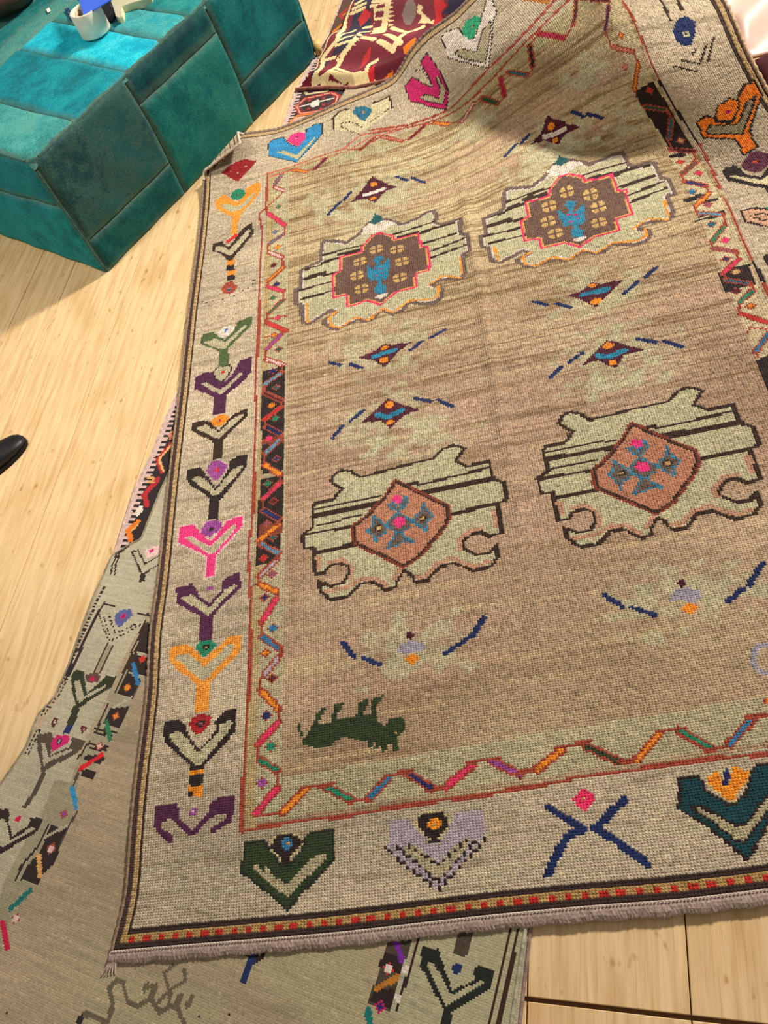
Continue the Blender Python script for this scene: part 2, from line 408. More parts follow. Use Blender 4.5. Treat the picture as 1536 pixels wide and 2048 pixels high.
RUG_OPS=[
 (0,'zone',[(0, 'pgreen')],0,[]),
 (0,'p',[(0, 'black')],0,[(46,293),(58.2,293.8),(58.2,255),(58.3,219.5),(56.7,219.1),(47.7,219.2),(46.7,231.5)]),
 (0,'p',[(0, 'black')],0,[(47,215.5),(57.7,215.9),(58,198.1),(47,201.1)]),
 (0,'p',[(0, 'black')],0,[(46.8,215.8),(58.2,212.6),(57.1,163.9),(45.6,163.5)]),
 (0,'p',[(0, 'rustb')],0,[(46.7,243.5),(58,242.3),(58.1,237.3),(46.8,239)]),
 (0,'p',[(0, 'rustb')],0,[(46.8,188.5),(58,186.4),(57.9,179.5),(46.6,180.4)]),
 (1,'l',[(0, 'rust')],3.4,[(54.6,478.7),(50.2,468.7)]),
 (1,'l',[(0, 'slate')],1.7,[(54.6,478.7),(50.2,468.7)]),
 (2,'l',[(0, 'rust')],3.4,[(49.3,466.6),(55.8,457.2)]),
 (2,'l',[(0, 'pinkw')],1.7,[(49.3,466.6),(55.8,457.2)]),
 (3,'l',[(0, 'rust')],3.4,[(46.1,435.3),(56.3,418.7)]),
 (3,'l',[(0, 'pink')],1.7,[(46.1,435.3),(56.3,418.7)]),
 (4,'l',[(0, 'rust')],3.4,[(55.6,409.9),(47.5,404.1)]),
 (4,'l',[(0, 'slate')],1.7,[(55.6,409.9),(47.5,404.1)]),
 (5,'l',[(0, 'rust')],3.4,[(47.3,396.1),(55.6,387)]),
 (5,'l',[(0, 'pinkw')],1.7,[(47.3,396.1),(55.6,387)]),
 (6,'l',[(0, 'rust')],3.4,[(56.1,378.3),(47.2,369.5)]),
 (6,'l',[(0, 'orange')],1.7,[(56.1,378.3),(47.2,369.5)]),
 (7,'l',[(0, 'rust')],3.4,[(47.3,364.1),(56.3,356.3)]),
 (7,'l',[(0, 'pink')],1.7,[(47.3,364.1),(56.3,356.3)]),
 (8,'l',[(0, 'rust')],3.4,[(56,347.8),(48.5,339.9)]),
 (8,'l',[(0, 'green')],1.7,[(56,347.8),(48.5,339.9)]),
 (9,'l',[(0, 'rust')],3.4,[(47.2,333.2),(58.4,321.2)]),
 (9,'l',[(0, 'red')],1.7,[(47.2,333.2),(58.4,321.2)]),
 (10,'l',[(0, 'rust')],3.4,[(55.6,319.6),(48.1,310.1)]),
 (10,'l',[(0, 'violet')],1.7,[(55.6,319.6),(48.1,310.1)]),
 (11,'l',[(0, 'rust')],3.4,[(47.8,302.2),(56.9,294.3)]),
 (11,'l',[(0, 'pinkw')],1.7,[(47.8,302.2),(56.9,294.3)]),
 (12,'l',[(0, 'rust')],3.4,[(56.3,289),(47.2,282.6)]),
 (12,'l',[(0, 'lblue')],1.7,[(56.3,289),(47.2,282.6)]),
 (13,'l',[(0, 'rust')],3.4,[(47.6,276),(56.5,267.3)]),
 (13,'l',[(0, 'maroon')],1.7,[(47.6,276),(56.5,267.3)]),
 (14,'l',[(0, 'rust')],3.4,[(56.5,263),(48.1,256.4)]),
 (14,'l',[(0, 'red')],1.7,[(56.5,263),(48.1,256.4)]),
 (15,'l',[(0, 'rust')],3.4,[(48.8,251),(56.4,243.7)]),
 (15,'l',[(0, 'navy')],1.7,[(48.8,251),(56.4,243.7)]),
 (16,'l',[(0, 'rust')],3.4,[(55.8,240.3),(48.9,232.6)]),
 (16,'l',[(0, 'lblue')],1.7,[(55.8,240.3),(48.9,232.6)]),
 (17,'l',[(0, 'rust')],3.4,[(48.8,225.2),(56.5,216.2)]),
 (17,'l',[(0, 'orange')],1.7,[(48.8,225.2),(56.5,216.2)]),
 (18,'l',[(0, 'rust')],3.4,[(56.5,211.2),(48.6,203.1)]),
 (18,'l',[(0, 'pink')],1.7,[(56.5,211.2),(48.6,203.1)]),
 (19,'l',[(0, 'rust')],3.4,[(48.8,196),(56.2,188.9)]),
 (19,'l',[(0, 'navy2')],1.7,[(48.8,196),(56.2,188.9)]),
 (20,'l',[(0, 'rust')],3.4,[(55.9,185.4),(47.1,178.4)]),
 (20,'l',[(0, 'orange')],1.7,[(55.9,185.4),(47.1,178.4)]),
 (21,'l',[(0, 'rust')],3.4,[(48,176.2),(55.9,169)]),
 (21,'l',[(0, 'lblue')],1.7,[(48,176.2),(55.9,169)]),
 (22,'l',[(0, 'rust')],3.4,[(55.3,165.1),(48,157.7)]),
 (22,'l',[(0, 'lav')],1.7,[(55.3,165.1),(48,157.7)]),
 (23,'l',[(0, 'rust')],3.4,[(48.1,153.3),(55.6,147.4)]),
 (23,'l',[(0, 'orange')],1.7,[(48.1,153.3),(55.6,147.4)]),
 (24,'l',[(0, 'rust')],3.4,[(55.7,144.2),(49.5,132.5)]),
 (24,'l',[(0, 'pink')],1.7,[(55.7,144.2),(49.5,132.5)]),
 (25,'l',[(0, 'rust')],3.4,[(49.9,125),(57.4,117.3)]),
 (25,'l',[(0, 'blue')],1.7,[(49.9,125),(57.4,117.3)]),
 (26,'l',[(0, 'rust')],3.4,[(56.8,113.1),(51.3,105.9)]),
 (26,'l',[(0, 'lav')],1.7,[(56.8,113.1),(51.3,105.9)]),
 (27,'l',[(0, 'rust')],3.4,[(49.8,98.7),(57.4,88.6)]),
 (27,'l',[(0, 'orange')],1.7,[(49.8,98.7),(57.4,88.6)]),
 (28,'l',[(0, 'rust')],3.4,[(57.5,83),(49.7,74.2)]),
 (28,'l',[(0, 'pink')],1.7,[(57.5,83),(49.7,74.2)]),
 (29,'l',[(0, 'rust')],3.4,[(50.2,67.4),(57.4,61.9)]),
 (29,'l',[(0, 'teal')],1.7,[(50.2,67.4),(57.4,61.9)]),
 (30,'l',[(0, 'rust')],3.4,[(57.4,54.6),(49.2,45.3)]),
 (30,'l',[(0, 'pink')],1.7,[(57.4,54.6),(49.2,45.3)]),
 (0,'l',[(0, 'rust')],1.15,[(50.2,467.8),(48.9,465.2)]),
 (0,'l',[(0, 'rust')],1.15,[(56.2,456.5),(45.2,443.1),(45.3,435.7)]),
 (0,'l',[(0, 'rust')],1.15,[(56.3,418.7),(56.4,410.2)]),
 (0,'l',[(0, 'rust')],1.15,[(46.7,404.4),(46.1,395.9)]),
 (0,'l',[(0, 'rust')],1.15,[(55.8,386.9),(56.1,378.9)]),
 (0,'l',[(0, 'rust')],1.15,[(47.2,369.5),(46.9,364.3)]),
 (0,'l',[(0, 'rust')],1.15,[(56.3,355.7),(56.6,348.7)]),
 (0,'l',[(0, 'rust')],1.15,[(48.1,339.5),(46.9,333.3)]),
 (0,'l',[(0, 'rust')],1.15,[(46.7,335.6),(58.3,333.9)]),
 (0,'l',[(0, 'rust')],1.15,[(58.4,321.2),(46.7,320.2)]),
 (0,'l',[(0, 'rust')],1.15,[(47.9,309.9),(47.4,301.8)]),
 (0,'l',[(0, 'rust')],1.15,[(56.9,294.3),(56.9,288.2)]),
 (0,'l',[(0, 'rust')],1.15,[(47,282.2),(46.9,276.3)]),
 (0,'l',[(0, 'rust')],1.15,[(56.8,266.7),(56.8,262.9)]),
 (0,'l',[(0, 'rust')],1.15,[(48.1,255.9),(48.5,250.7)]),
 (0,'l',[(0, 'rust')],1.15,[(56.8,243.1),(56.5,240.5)]),
 (0,'l',[(0, 'rust')],1.15,[(48.3,232.3),(48.1,225.9)]),
 (0,'l',[(0, 'rust')],1.15,[(56.5,215.8),(56.5,211.6)]),
 (0,'l',[(0, 'rust')],1.15,[(48.4,202.1),(48.5,196.4)]),
 (0,'l',[(0, 'rust')],1.15,[(56.5,188.8),(55.9,185.8)]),
 (0,'l',[(0, 'rust')],1.15,[(47.1,178.4),(47.4,176.4)]),
 (0,'l',[(0, 'rust')],1.15,[(56.2,168.6),(55.9,165.3)]),
 (0,'l',[(0, 'rust')],1.15,[(47.4,157.5),(47.5,153.5)]),
 (0,'l',[(0, 'rust')],1.15,[(55.9,146.9),(56,144.5)]),
 (0,'l',[(0, 'rust')],1.15,[(49.3,132.2),(49.3,125.5)]),
 (0,'l',[(0, 'rust')],1.15,[(57.9,117.2),(58,113.3)]),
 (0,'l',[(0, 'rust')],1.15,[(49.4,104.1),(49.3,97.9)]),
 (0,'l',[(0, 'rust')],1.15,[(57.7,89.1),(57.8,83.8)]),
 (0,'l',[(0, 'rust')],1.15,[(49.2,74),(49.4,68)]),
 (0,'l',[(0, 'rust')],1.15,[(57.6,61.8),(57.7,55.4)]),
 (0,'l',[(0, 'rust')],1.15,[(49.4,44.8),(58.7,44.1)]),
 (31,'s',[(0, 'rust'), (1, 'teal')],0,[(52.6,439.2)]),
 (32,'s',[(0, 'rust'), (1, 'slate')],0,[(50.4,414.2)]),
 (33,'s',[(0, 'rust'), (1, 'orange')],0,[(52.3,398.8)]),
 (34,'s',[(0, 'rust'), (1, 'maroon')],0,[(50.2,382.3)]),
 (35,'s',[(0, 'rust'), (1, 'navy')],0,[(52.9,364.7)]),
 (36,'s',[(0, 'rust'), (1, 'green')],0,[(50.9,352.1)]),
 (37,'s',[(0, 'rust'), (1, 'pink')],0,[(53.3,334.4)]),
 (38,'s',[(0, 'rust'), (1, 'orange')],0,[(51.7,320.5)]),
 (39,'s',[(0, 'rust'), (1, 'dteal')],0,[(54.6,307)]),
 (40,'s',[(0, 'rust'), (1, 'navy2')],0,[(51.1,291.1)]),
 (41,'s',[(0, 'rust'), (1, 'dteal')],0,[(53,278.8)]),
 (42,'s',[(0, 'rust'), (1, 'orange')],0,[(51.2,265.9)]),
 (43,'s',[(0, 'rust'), (1, 'teal')],0,[(53.3,255.1)]),
 (44,'s',[(0, 'rust'), (1, 'pink')],0,[(50.6,242.6)]),
 (45,'s',[(0, 'rust'), (1, 'navy2')],0,[(54.4,227.9)]),
 (46,'s',[(0, 'rust'), (1, 'green')],0,[(50.3,212.9)]),
 (47,'s',[(0, 'rust'), (1, 'maroon')],0,[(53.3,200)]),
 (48,'s',[(0, 'rust'), (1, 'mauve')],0,[(50.5,187.8)]),
 (49,'s',[(0, 'rust'), (1, 'dteal')],0,[(53,178.8)]),
 (50,'s',[(0, 'rust'), (1, 'red')],0,[(49.4,167.8)]),
 (51,'s',[(0, 'rust'), (1, 'mauve')],0,[(53.6,157.7)]),
 (52,'s',[(0, 'rust'), (1, 'navy2')],0,[(50.3,145.6)]),
 (53,'s',[(0, 'rust'), (1, 'blue')],0,[(54.4,128.2)]),
 (54,'s',[(0, 'rust'), (1, 'orange')],0,[(51.3,116.2)]),
 (55,'s',[(0, 'rust'), (1, 'maroon')],0,[(54.3,103.1)]),
 (56,'s',[(0, 'rust'), (1, 'navy2')],0,[(52.3,86.5)]),
 (57,'s',[(0, 'rust'), (1, 'teal')],0,[(54.4,72.3)]),
 (58,'s',[(0, 'rust'), (1, 'violet')],0,[(51.2,57.9)]),
 (59,'zone',[(1, 'pgreen')],0,[]),
 (60,'l',[(0, 'rust')],3.4,[(59.7,44.7),(67.9,52.6)]),
 (60,'l',[(0, 'orange')],1.7,[(59.7,44.7),(67.9,52.6)]),
 (61,'l',[(0, 'rust')],3.4,[(75.7,52.3),(84.4,45.8)]),
 (61,'l',[(0, 'teal')],1.7,[(75.7,52.3),(84.4,45.8)]),
 (62,'l',[(0, 'rust')],3.4,[(90.5,45.4),(97.8,52.5)]),
 (62,'l',[(0, 'blue')],1.7,[(90.5,45.4),(97.8,52.5)]),
 (63,'l',[(0, 'rust')],3.4,[(105,53.2),(112.8,46.1)]),
 (63,'l',[(0, 'navy2')],1.7,[(105,53.2),(112.8,46.1)]),
 (64,'l',[(0, 'rust')],3.4,[(117.5,46),(127.1,53)]),
 (64,'l',[(0, 'pink')],1.7,[(117.5,46),(127.1,53)]),
 (65,'l',[(0, 'rust')],3.4,[(134,53.4),(142.7,47.1)]),
 (65,'l',[(0, 'violet')],1.7,[(134,53.4),(142.7,47.1)]),
 (66,'l',[(0, 'rust')],3.4,[(148.3,48),(157.6,54.5)]),
 (66,'l',[(0, 'orange')],1.7,[(148.3,48),(157.6,54.5)]),
 (67,'l',[(0, 'rust')],3.4,[(165.6,54.5),(174.8,47.2)]),
 (67,'l',[(0, 'dgreen')],1.7,[(165.6,54.5),(174.8,47.2)]),
 (68,'l',[(0, 'rust')],3.4,[(180.7,47.3),(189,55.5)]),
 (68,'l',[(0, 'orange')],1.7,[(180.7,47.3),(189,55.5)]),
 (69,'l',[(0, 'rust')],3.4,[(195.3,56),(203.8,47.5)]),
 (69,'l',[(0, 'teal')],1.7,[(195.3,56),(203.8,47.5)]),
 (70,'l',[(0, 'rust')],3.4,[(209.4,48.1),(218.4,56.6)]),
 (70,'l',[(0, 'blue')],1.7,[(209.4,48.1),(218.4,56.6)]),
 (59,'l',[(0, 'rust')],1.5,[(66.9,53.3),(77.9,53.2)]),
 (59,'l',[(0, 'rust')],1.5,[(83.9,45.5),(89.8,45.5)]),
 (59,'l',[(0, 'rust')],1.5,[(97.6,53.5),(106.4,54.2)]),
 (59,'l',[(0, 'rust')],1.5,[(111,45.6),(116.9,46.1)]),
 (59,'l',[(0, 'rust')],1.5,[(125.9,54.1),(135.9,54.6)]),
 (59,'l',[(0, 'rust')],1.5,[(142.1,47.7),(147,47.9)]),
 (59,'l',[(0, 'rust')],1.5,[(156.1,55.3),(167.2,56.2)]),
 (59,'l',[(0, 'rust')],1.5,[(174.8,47.2),(179.9,47.1)]),
 (59,'l',[(0, 'rust')],1.5,[(189.5,56.4),(197,56.7)]),
 (59,'l',[(0, 'rust')],1.5,[(201.7,47.2),(208.7,47.3)]),
 (59,'l',[(0, 'rust')],1.5,[(216.6,57.3),(223.2,56.7)]),
 (71,'zone',[(2, 'fgreen')],0,[]),
 (72,'l',[(0, 'rust')],3.2,[(60.4,480.2),(69.9,472)]),
 (72,'l',[(0, 'orange')],1.5,[(60.4,480.2),(69.9,472)]),
 (73,'l',[(0, 'rust')],3.2,[(74.6,472.3),(81.7,481.1)]),
 (73,'l',[(0, 'purple')],1.5,[(74.6,472.3),(81.7,481.1)]),
 (74,'l',[(0, 'rust')],3.2,[(102.8,482.6),(111.9,491.2)]),
 (74,'l',[(0, 'rustb')],1.5,[(102.8,482.6),(111.9,491.2)]),
 (75,'l',[(0, 'rust')],3.2,[(116.4,490.2),(127.8,479.8)]),
 (75,'l',[(0, 'peach')],1.5,[(116.4,490.2),(127.8,479.8)]),
 (76,'l',[(0, 'rust')],3.2,[(132.3,479.1),(142.4,485.7)]),
 (76,'l',[(0, 'maroon')],1.5,[(132.3,479.1),(142.4,485.7)]),
 (77,'l',[(0, 'rust')],3.2,[(147.6,484.2),(154.9,475.8)]),
 (77,'l',[(0, 'orange')],1.5,[(147.6,484.2),(154.9,475.8)]),
 (78,'l',[(0, 'rust')],3.2,[(162.8,470),(171,476)]),
 (78,'l',[(0, 'pinkw')],1.5,[(162.8,470),(171,476)]),
 (79,'l',[(0, 'rust')],3.2,[(176.2,474.6),(182.8,461.5)]),
 (79,'l',[(0, 'dgreen2')],1.5,[(176.2,474.6),(182.8,461.5)]),
 (80,'l',[(0, 'rust')],3.2,[(187.6,462.5),(189.4,476.7)]),
 (80,'l',[(0, 'crimson')],1.5,[(187.6,462.5),(189.4,476.7)]),
 (81,'l',[(0, 'rust')],3.2,[(194.3,476.4),(202.1,465.9)]),
 (81,'l',[(0, 'steel')],1.5,[(194.3,476.4),(202.1,465.9)]),
 (82,'l',[(0, 'rust')],3.2,[(206.4,468.6),(209.6,482.8)]),
 (82,'l',[(0, 'black')],1.5,[(206.4,468.6),(209.6,482.8)]),
 (83,'l',[(0, 'rust')],3.2,[(215.7,485.5),(225.1,471.4)]),
 (83,'l',[(0, 'crimson')],1.5,[(215.7,485.5),(225.1,471.4)]),
 (84,'l',[(0, 'rust')],3.2,[(232,475.6),(239.4,487.6)]),
 (84,'l',[(0, 'dbrown')],1.5,[(232,475.6),(239.4,487.6)]),
 (85,'l',[(0, 'rust')],3.2,[(251.2,480.2),(267.4,473.5)]),
 (85,'l',[(0, 'maroon')],1.5,[(251.2,480.2),(267.4,473.5)]),
 (71,'l',[(0, 'rust')],1.15,[(69.9,472),(73.8,472.8)]),
 (71,'l',[(0, 'rust')],1.15,[(94.7,486.1),(102,482.9)]),
 (71,'l',[(0, 'rust')],1.15,[(109,487),(116.4,490.2)]),
 (71,'l',[(0, 'rust')],1.15,[(127.8,479.8),(132.3,479.1)]),
 (71,'l',[(0, 'rust')],1.15,[(142.4,485.7),(147.6,484.2)]),
 (71,'l',[(0, 'rust')],1.15,[(155.1,476.9),(162,470.2)]),
 (71,'l',[(0, 'rust')],1.15,[(171.9,476.1),(176.2,474.6)]),
 (71,'l',[(0, 'rust')],1.15,[(182.8,461.5),(187.7,461.3)]),
 (71,'l',[(0, 'rust')],1.15,[(189.4,476.7),(194.4,476.9)]),
 (71,'l',[(0, 'rust')],1.15,[(202.1,465.9),(206.7,467.2)]),
 (71,'l',[(0, 'rust')],1.15,[(209.6,482.8),(216,485.2)]),
 (71,'l',[(0, 'rust')],1.15,[(225.1,471.4),(229.3,473.3)]),
 (71,'l',[(0, 'rust')],1.15,[(227.6,471.9),(232,475.6)]),
 (71,'l',[(0, 'rust')],1.15,[(239.4,487.6),(251.2,480.2)]),
 (86,'zone',[(3, 'pcream')],0,[]),
 (86,'p',[(0, 'black')],0,[(260.9,419.8),(272.6,422.3),(273.6,410.4),(274.4,378.4),(263.1,380.4),(263.5,389.5),(259.3,417.1)]),
 (86,'p',[(0, 'black')],0,[(259.4,287.4),(272.6,287.7),(271.8,273.3),(259.5,272)]),
 (86,'p',[(0, 'black')],0,[(260.1,224.6),(267,227.4),(262.7,191.1),(259.6,197.9)]),
 (86,'l',[(0, 'black')],3,[(258.5,343.7),(265.4,344.2)]),
 (86,'l',[(0, 'black')],2,[(266.3,338.8),(271.3,338.7)]),
 (86,'l',[(0, 'black')],1.5,[(259.2,327.7),(270.1,326.7)]),
 (86,'l',[(0, 'black')],1.5,[(260.3,329.7),(271.4,329.2)]),
 (86,'l',[(0, 'black')],2.4,[(261.8,377.1),(268.2,376.2)]),
 (87,'l',[(0, 'rust')],3.2,[(253.2,459.7),(264.4,470.6)]),
 (87,'l',[(0, 'navy2')],1.5,[(253.2,459.7),(264.4,470.6)]),
 (88,'l',[(0, 'rust')],3.2,[(254.6,448.8),(268.2,441.6)]),
 (88,'l',[(0, 'peach')],1.5,[(254.6,448.8),(268.2,441.6)]),
 (89,'l',[(0, 'rust')],3.2,[(260.1,420.9),(268.8,434)]),
 (89,'l',[(0, 'orange')],1.5,[(260.1,420.9),(268.8,434)]),
 (90,'l',[(0, 'rust')],3.2,[(261.8,409.8),(271.6,404.8)]),
 (90,'l',[(0, 'dgreen2')],1.5,[(261.8,409.8),(271.6,404.8)]),
 (91,'l',[(0, 'rust')],3.2,[(272.1,399.3),(265.7,388.7)]),
 (91,'l',[(0, 'steel')],1.5,[(272.1,399.3),(265.7,388.7)]),
 (92,'l',[(0, 'rust')],3.2,[(263.6,381.6),(273.1,377)]),
 (92,'l',[(0, 'maroon')],1.5,[(263.6,381.6),(273.1,377)]),
 (93,'l',[(0, 'rust')],3.2,[(271.2,369.1),(262.5,362.7)]),
 (93,'l',[(0, 'brown')],1.5,[(271.2,369.1),(262.5,362.7)]),
 (94,'l',[(0, 'rust')],3.2,[(261.8,356.7),(269.5,350.7)]),
 (94,'l',[(0, 'navy2')],1.5,[(261.8,356.7),(269.5,350.7)]),
 (95,'l',[(0, 'rust')],3.2,[(269.2,344.6),(261.5,338)]),
 (95,'l',[(0, 'orange')],1.5,[(269.2,344.6),(261.5,338)]),
 (96,'l',[(0, 'rust')],3.2,[(261.5,332.1),(270.2,327.2)]),
 (96,'l',[(0, 'lblue')],1.5,[(261.5,332.1),(270.2,327.2)]),
 (97,'l',[(0, 'rust')],3.2,[(269,318.8),(262.1,311)]),
 (97,'l',[(0, 'teal')],1.5,[(269,318.8),(262.1,311)]),
 (98,'l',[(0, 'rust')],3.2,[(261.8,306),(269.8,299.2)]),
 (98,'l',[(0, 'mauve')],1.5,[(261.8,306),(269.8,299.2)]),
 (99,'l',[(0, 'rust')],3.2,[(269.5,293.1),(261.2,285.6)]),
 (99,'l',[(0, 'pink')],1.5,[(269.5,293.1),(261.2,285.6)]),
 (100,'l',[(0, 'rust')],3.2,[(261.2,280.6),(269.5,274.7)]),
 (100,'l',[(0, 'steel')],1.5,[(261.2,280.6),(269.5,274.7)]),
 (101,'l',[(0, 'rust')],3.2,[(269.6,269.4),(263.1,263.5)]),
 (101,'l',[(0, 'teal')],1.5,[(269.6,269.4),(263.1,263.5)]),
 (102,'l',[(0, 'rust')],3.2,[(261.8,255.8),(270.4,246)]),
 (102,'l',[(0, 'red')],1.5,[(261.8,255.8),(270.4,246)]),
 (103,'l',[(0, 'rust')],3.2,[(268.5,239.2),(261.9,230.8)]),
 (103,'l',[(0, 'blue')],1.5,[(268.5,239.2),(261.9,230.8)]),
 (86,'l',[(0, 'rust')],1.15,[(252.8,459),(253.7,449.1)]),
 (86,'l',[(0, 'rust')],1.15,[(268.1,441.3),(269.6,433.8)]),
 (86,'l',[(0, 'rust')],1.15,[(271.4,404.5),(272.8,400)]),
 (86,'l',[(0, 'rust')],1.15,[(264.7,387.3),(264.2,381.4)]),
 (86,'l',[(0, 'rust')],1.15,[(272.9,376.5),(271.5,369)]),
 (86,'l',[(0, 'rust')],1.15,[(261.6,361.9),(261.2,356.9)]),
 (86,'l',[(0, 'rust')],1.15,[(269.5,350.7),(270,345.3)]),
 (86,'l',[(0, 'rust')],1.15,[(260.9,337.8),(260.4,332.6)]),
 (86,'l',[(0, 'rust')],1.15,[(270.2,327.2),(270,319.4)]),
 (86,'l',[(0, 'rust')],1.15,[(261.3,311.4),(261.2,307.3)]),
 (86,'l',[(0, 'rust')],1.15,[(270,299.1),(269.8,293.5)]),
 (86,'l',[(0, 'rust')],1.15,[(261.4,285.5),(261.2,280.6)]),
 (86,'l',[(0, 'rust')],1.15,[(269.9,274.1),(270.3,269.1)]),
 (86,'l',[(0, 'rust')],1.15,[(262.4,262.8),(261.5,256.6)]),
 (86,'l',[(0, 'rust')],1.15,[(261.1,242),(262.7,245.8),(268.9,242.4)]),
 (86,'l',[(0, 'rust')],1.15,[(260.8,230.2),(261.8,226.6)]),
 (104,'s',[(0, 'rust'), (1, 'orange')],0,[(263.6,452.9)]),
 (105,'s',[(0, 'rust'), (1, 'peach')],0,[(259.6,435.8)]),
 (106,'s',[(0, 'rust'), (1, 'red')],0,[(268.5,417.5)]),
 (107,'s',[(0, 'rust'), (1, 'tan')],0,[(270.3,385.9)]),
 (108,'s',[(0, 'rust'), (1, 'red')],0,[(264.9,371.2)]),
 (109,'s',[(0, 'rust'), (1, 'pink')],0,[(269.6,360.5)]),
 (110,'s',[(0, 'rust'), (1, 'blue')],0,[(262.9,348)]),
 (111,'s',[(0, 'rust'), (1, 'mauve')],0,[(266.6,336.7)]),
 (112,'s',[(0, 'rust'), (1, 'steel')],0,[(264.5,322.8)]),
 (113,'s',[(0, 'rust'), (1, 'pink')],0,[(267.9,309.3)]),
 (114,'s',[(0, 'rust'), (1, 'navy2')],0,[(264.4,295.4)]),
 (115,'s',[(0, 'rust'), (1, 'tan')],0,[(266.9,284.2)]),
 (116,'s',[(0, 'rust'), (1, 'maroon')],0,[(263,271.1)]),
 (117,'s',[(0, 'rust'), (1, 'orange')],0,[(266.9,259.2)]),
 (118,'l',[(0, 'rust')],1.3,[(45.9,486.2),(45,465.8),(44.8,444.8),(45.3,435.7)]),
 (118,'l',[(0, 'rust')],1.4,[(44,441.5),(40.2,438.3),(42.2,422),(42.2,396.4),(42.6,372),(42.7,342.7),(43.4,311.1)]),
 (118,'l',[(0, 'rust')],1.4,[(42.8,353.9),(42.9,309.6),(42.3,283.2),(43.7,264.3),(43.2,241.4),(44,215.1),(44,203.8)]),
 (118,'l',[(0, 'rust')],1.4,[(43.7,216.7),(43.9,196),(42.8,180.6),(42.6,169.3),(44.2,147.1),(44.8,129.8),(45,104.6)]),
 (118,'l',[(0, 'rust')],1.4,[(44.9,129.6),(44.9,119),(44.9,100.5),(44.5,73.9),(44.4,46.7),(44.2,40.1)]),
 (118,'l',[(0, 'rust')],1.6,[(43.9,60),(44,39.2),(55.5,40.2),(67,40.5),(80.2,40.6)]),
 (118,'l',[(0, 'rust')],1.7,[(76.7,40.1),(98.7,40.8),(114.9,41.4),(130.7,41.2),(143.8,42.2),(158.4,42.5)]),
 (118,'l',[(0, 'rust')],1.7,[(157.5,43.5),(178.2,43.5),(193.6,44.2),(219.9,43.1)]),
 (118,'l',[(0, 'rustl')],1.7,[(44.8,485.4),(60.3,484.5),(92.2,487.2),(102.8,498.4),(128.2,493.7)]),
 (118,'l',[(0, 'rustl')],1.2,[(47.4,480.1),(60.4,479.9),(94.7,483.8),(108.6,492.9),(127.9,490.2)]),
 (118,'l',[(0, 'rust')],1.6,[(109,500.7),(133.7,491.5),(157.4,487.7),(171.3,487.5),(185.4,488.4),(203.2,490.1),(222.6,495),(232.2,497.5)]),
 (118,'l',[(0, 'rust')],1.3,[(109.1,496.7),(137.3,488.5),(160.4,482.7),(173.1,479.9),(186.6,480.6),(209.3,486.5),(225.1,489.7),(237.8,491.3)]),
 (118,'l',[(0, 'rust')],1.4,[(276.3,473.2),(275.6,451.1),(276.8,437.3),(276.4,422.1)]),
 (118,'l',[(0, 'black')],1.3,[(276,421.4),(277.9,380.4)]),
 (118,'l',[(0, 'rust')],1.4,[(277.9,380.4),(275,346.7)]),
 (118,'l',[(0, 'rust')],1.4,[(274.3,338.6),(274.2,315.6),(274.7,289.8)]),
 (118,'l',[(0, 'black')],1.3,[(274.7,288.8),(275.1,273.8)]),
 (118,'l',[(0, 'rust')],1.4,[(274.9,272.9),(275,264.8)]),
 (119,'p',[(0, 'dred')],0,[(13,498.9),(16.9,504.6),(21.4,508.2),(29.1,510.7),(37.2,505.1),(31.2,494),(24.8,484.4)]),
 (119,'d',[(0, 'bgrey')],1.6,[(19.6,498.5)]),
 (119,'d',[(0, 'bgrey')],1.6,[(30,501.5)]),
 (119,'d',[(0, 'bgrey')],1.6,[(24.5,494.7)]),
 (120,'p',[(0, 'lorange')],0,[(9.2,467.7),(15.4,472.2),(20.6,465.1),(25.4,458.4),(32.4,474.9),(40.4,478.8),(40.9,466.4),(34.9,453.1),(28.8,445.3),(26.5,434.8),(26.5,423.8),(21.7,423.8),(21.8,436.9),(21.7,444.1),(16.9,449),(9.6,458.6)]),
 (120,'h',[(0, 'pgreen')],0,[(13.5,460.8),(18.4,460.2),(24.8,453.5),(29.9,457.1),(36.1,466.4),(37.4,464.9),(32.2,452.9),(26.8,448.5),(21.5,448.9),(14.3,457.5)]),
 (121,'p',[(0, 'teal')],0,[(20.2,468.4),(21.8,474.2),(26,475.8),(30.2,471.7),(30.7,467.3),(28.5,463.4),(24.8,461.7),(21.1,464.1)]),
 (121,'d',[(0, 'black')],2,[(25.4,468.4)]),
 (121,'d',[(0, 'tan')],1,[(25.4,468.4)]),
 (122,'p',[(0, 'dbrown')],0,[(9.5,420.3),(16.2,420.2),(18.2,416),(21,412.2),(24.6,417.9),(29.4,427.2),(35.9,431.1),(37,419),(33.3,412.8),(27.5,403.8),(24.5,397.5),(21.5,398.7),(16.6,407),(9.6,413)]),
 (122,'h',[(0, 'bgrey')],0,[(12.1,415.9),(16.9,415.2),(21.6,409),(28,417.8),(32.9,425),(35,423.7),(33.9,419.1),(28.4,409.8),(23.3,402.7),(19.3,406.3),(11.8,413)]),
 (122,'p',[(0, 'orange')],0,[(20.9,398.9),(26,397.6),(26.3,392.8),(21,394.1)]),
 (122,'p',[(0, 'black')],0,[(21.2,394),(26.3,392.8),(26.6,387.5),(21.4,388.8)]),
 (122,'p',[(0, 'orange')],0,[(21.5,388.7),(26.6,387.5),(26.8,383.2),(21.6,384.5)]),
 (122,'p',[(0, 'black')],0,[(21.8,384.4),(26.8,383.2),(27.1,378.4),(21.9,379.6)]),
 (123,'p',[(0, 'red')],0,[(18.6,418.9),(25.6,424.4),(27.2,421.4),(20.3,416.2)]),
 (124,'p',[(0, 'rust')],0,[(19,372.7),(21.1,377.9),(25.2,378.1),(29.2,371.8),(27.7,368.2),(24.3,366),(20.1,368.7)]),
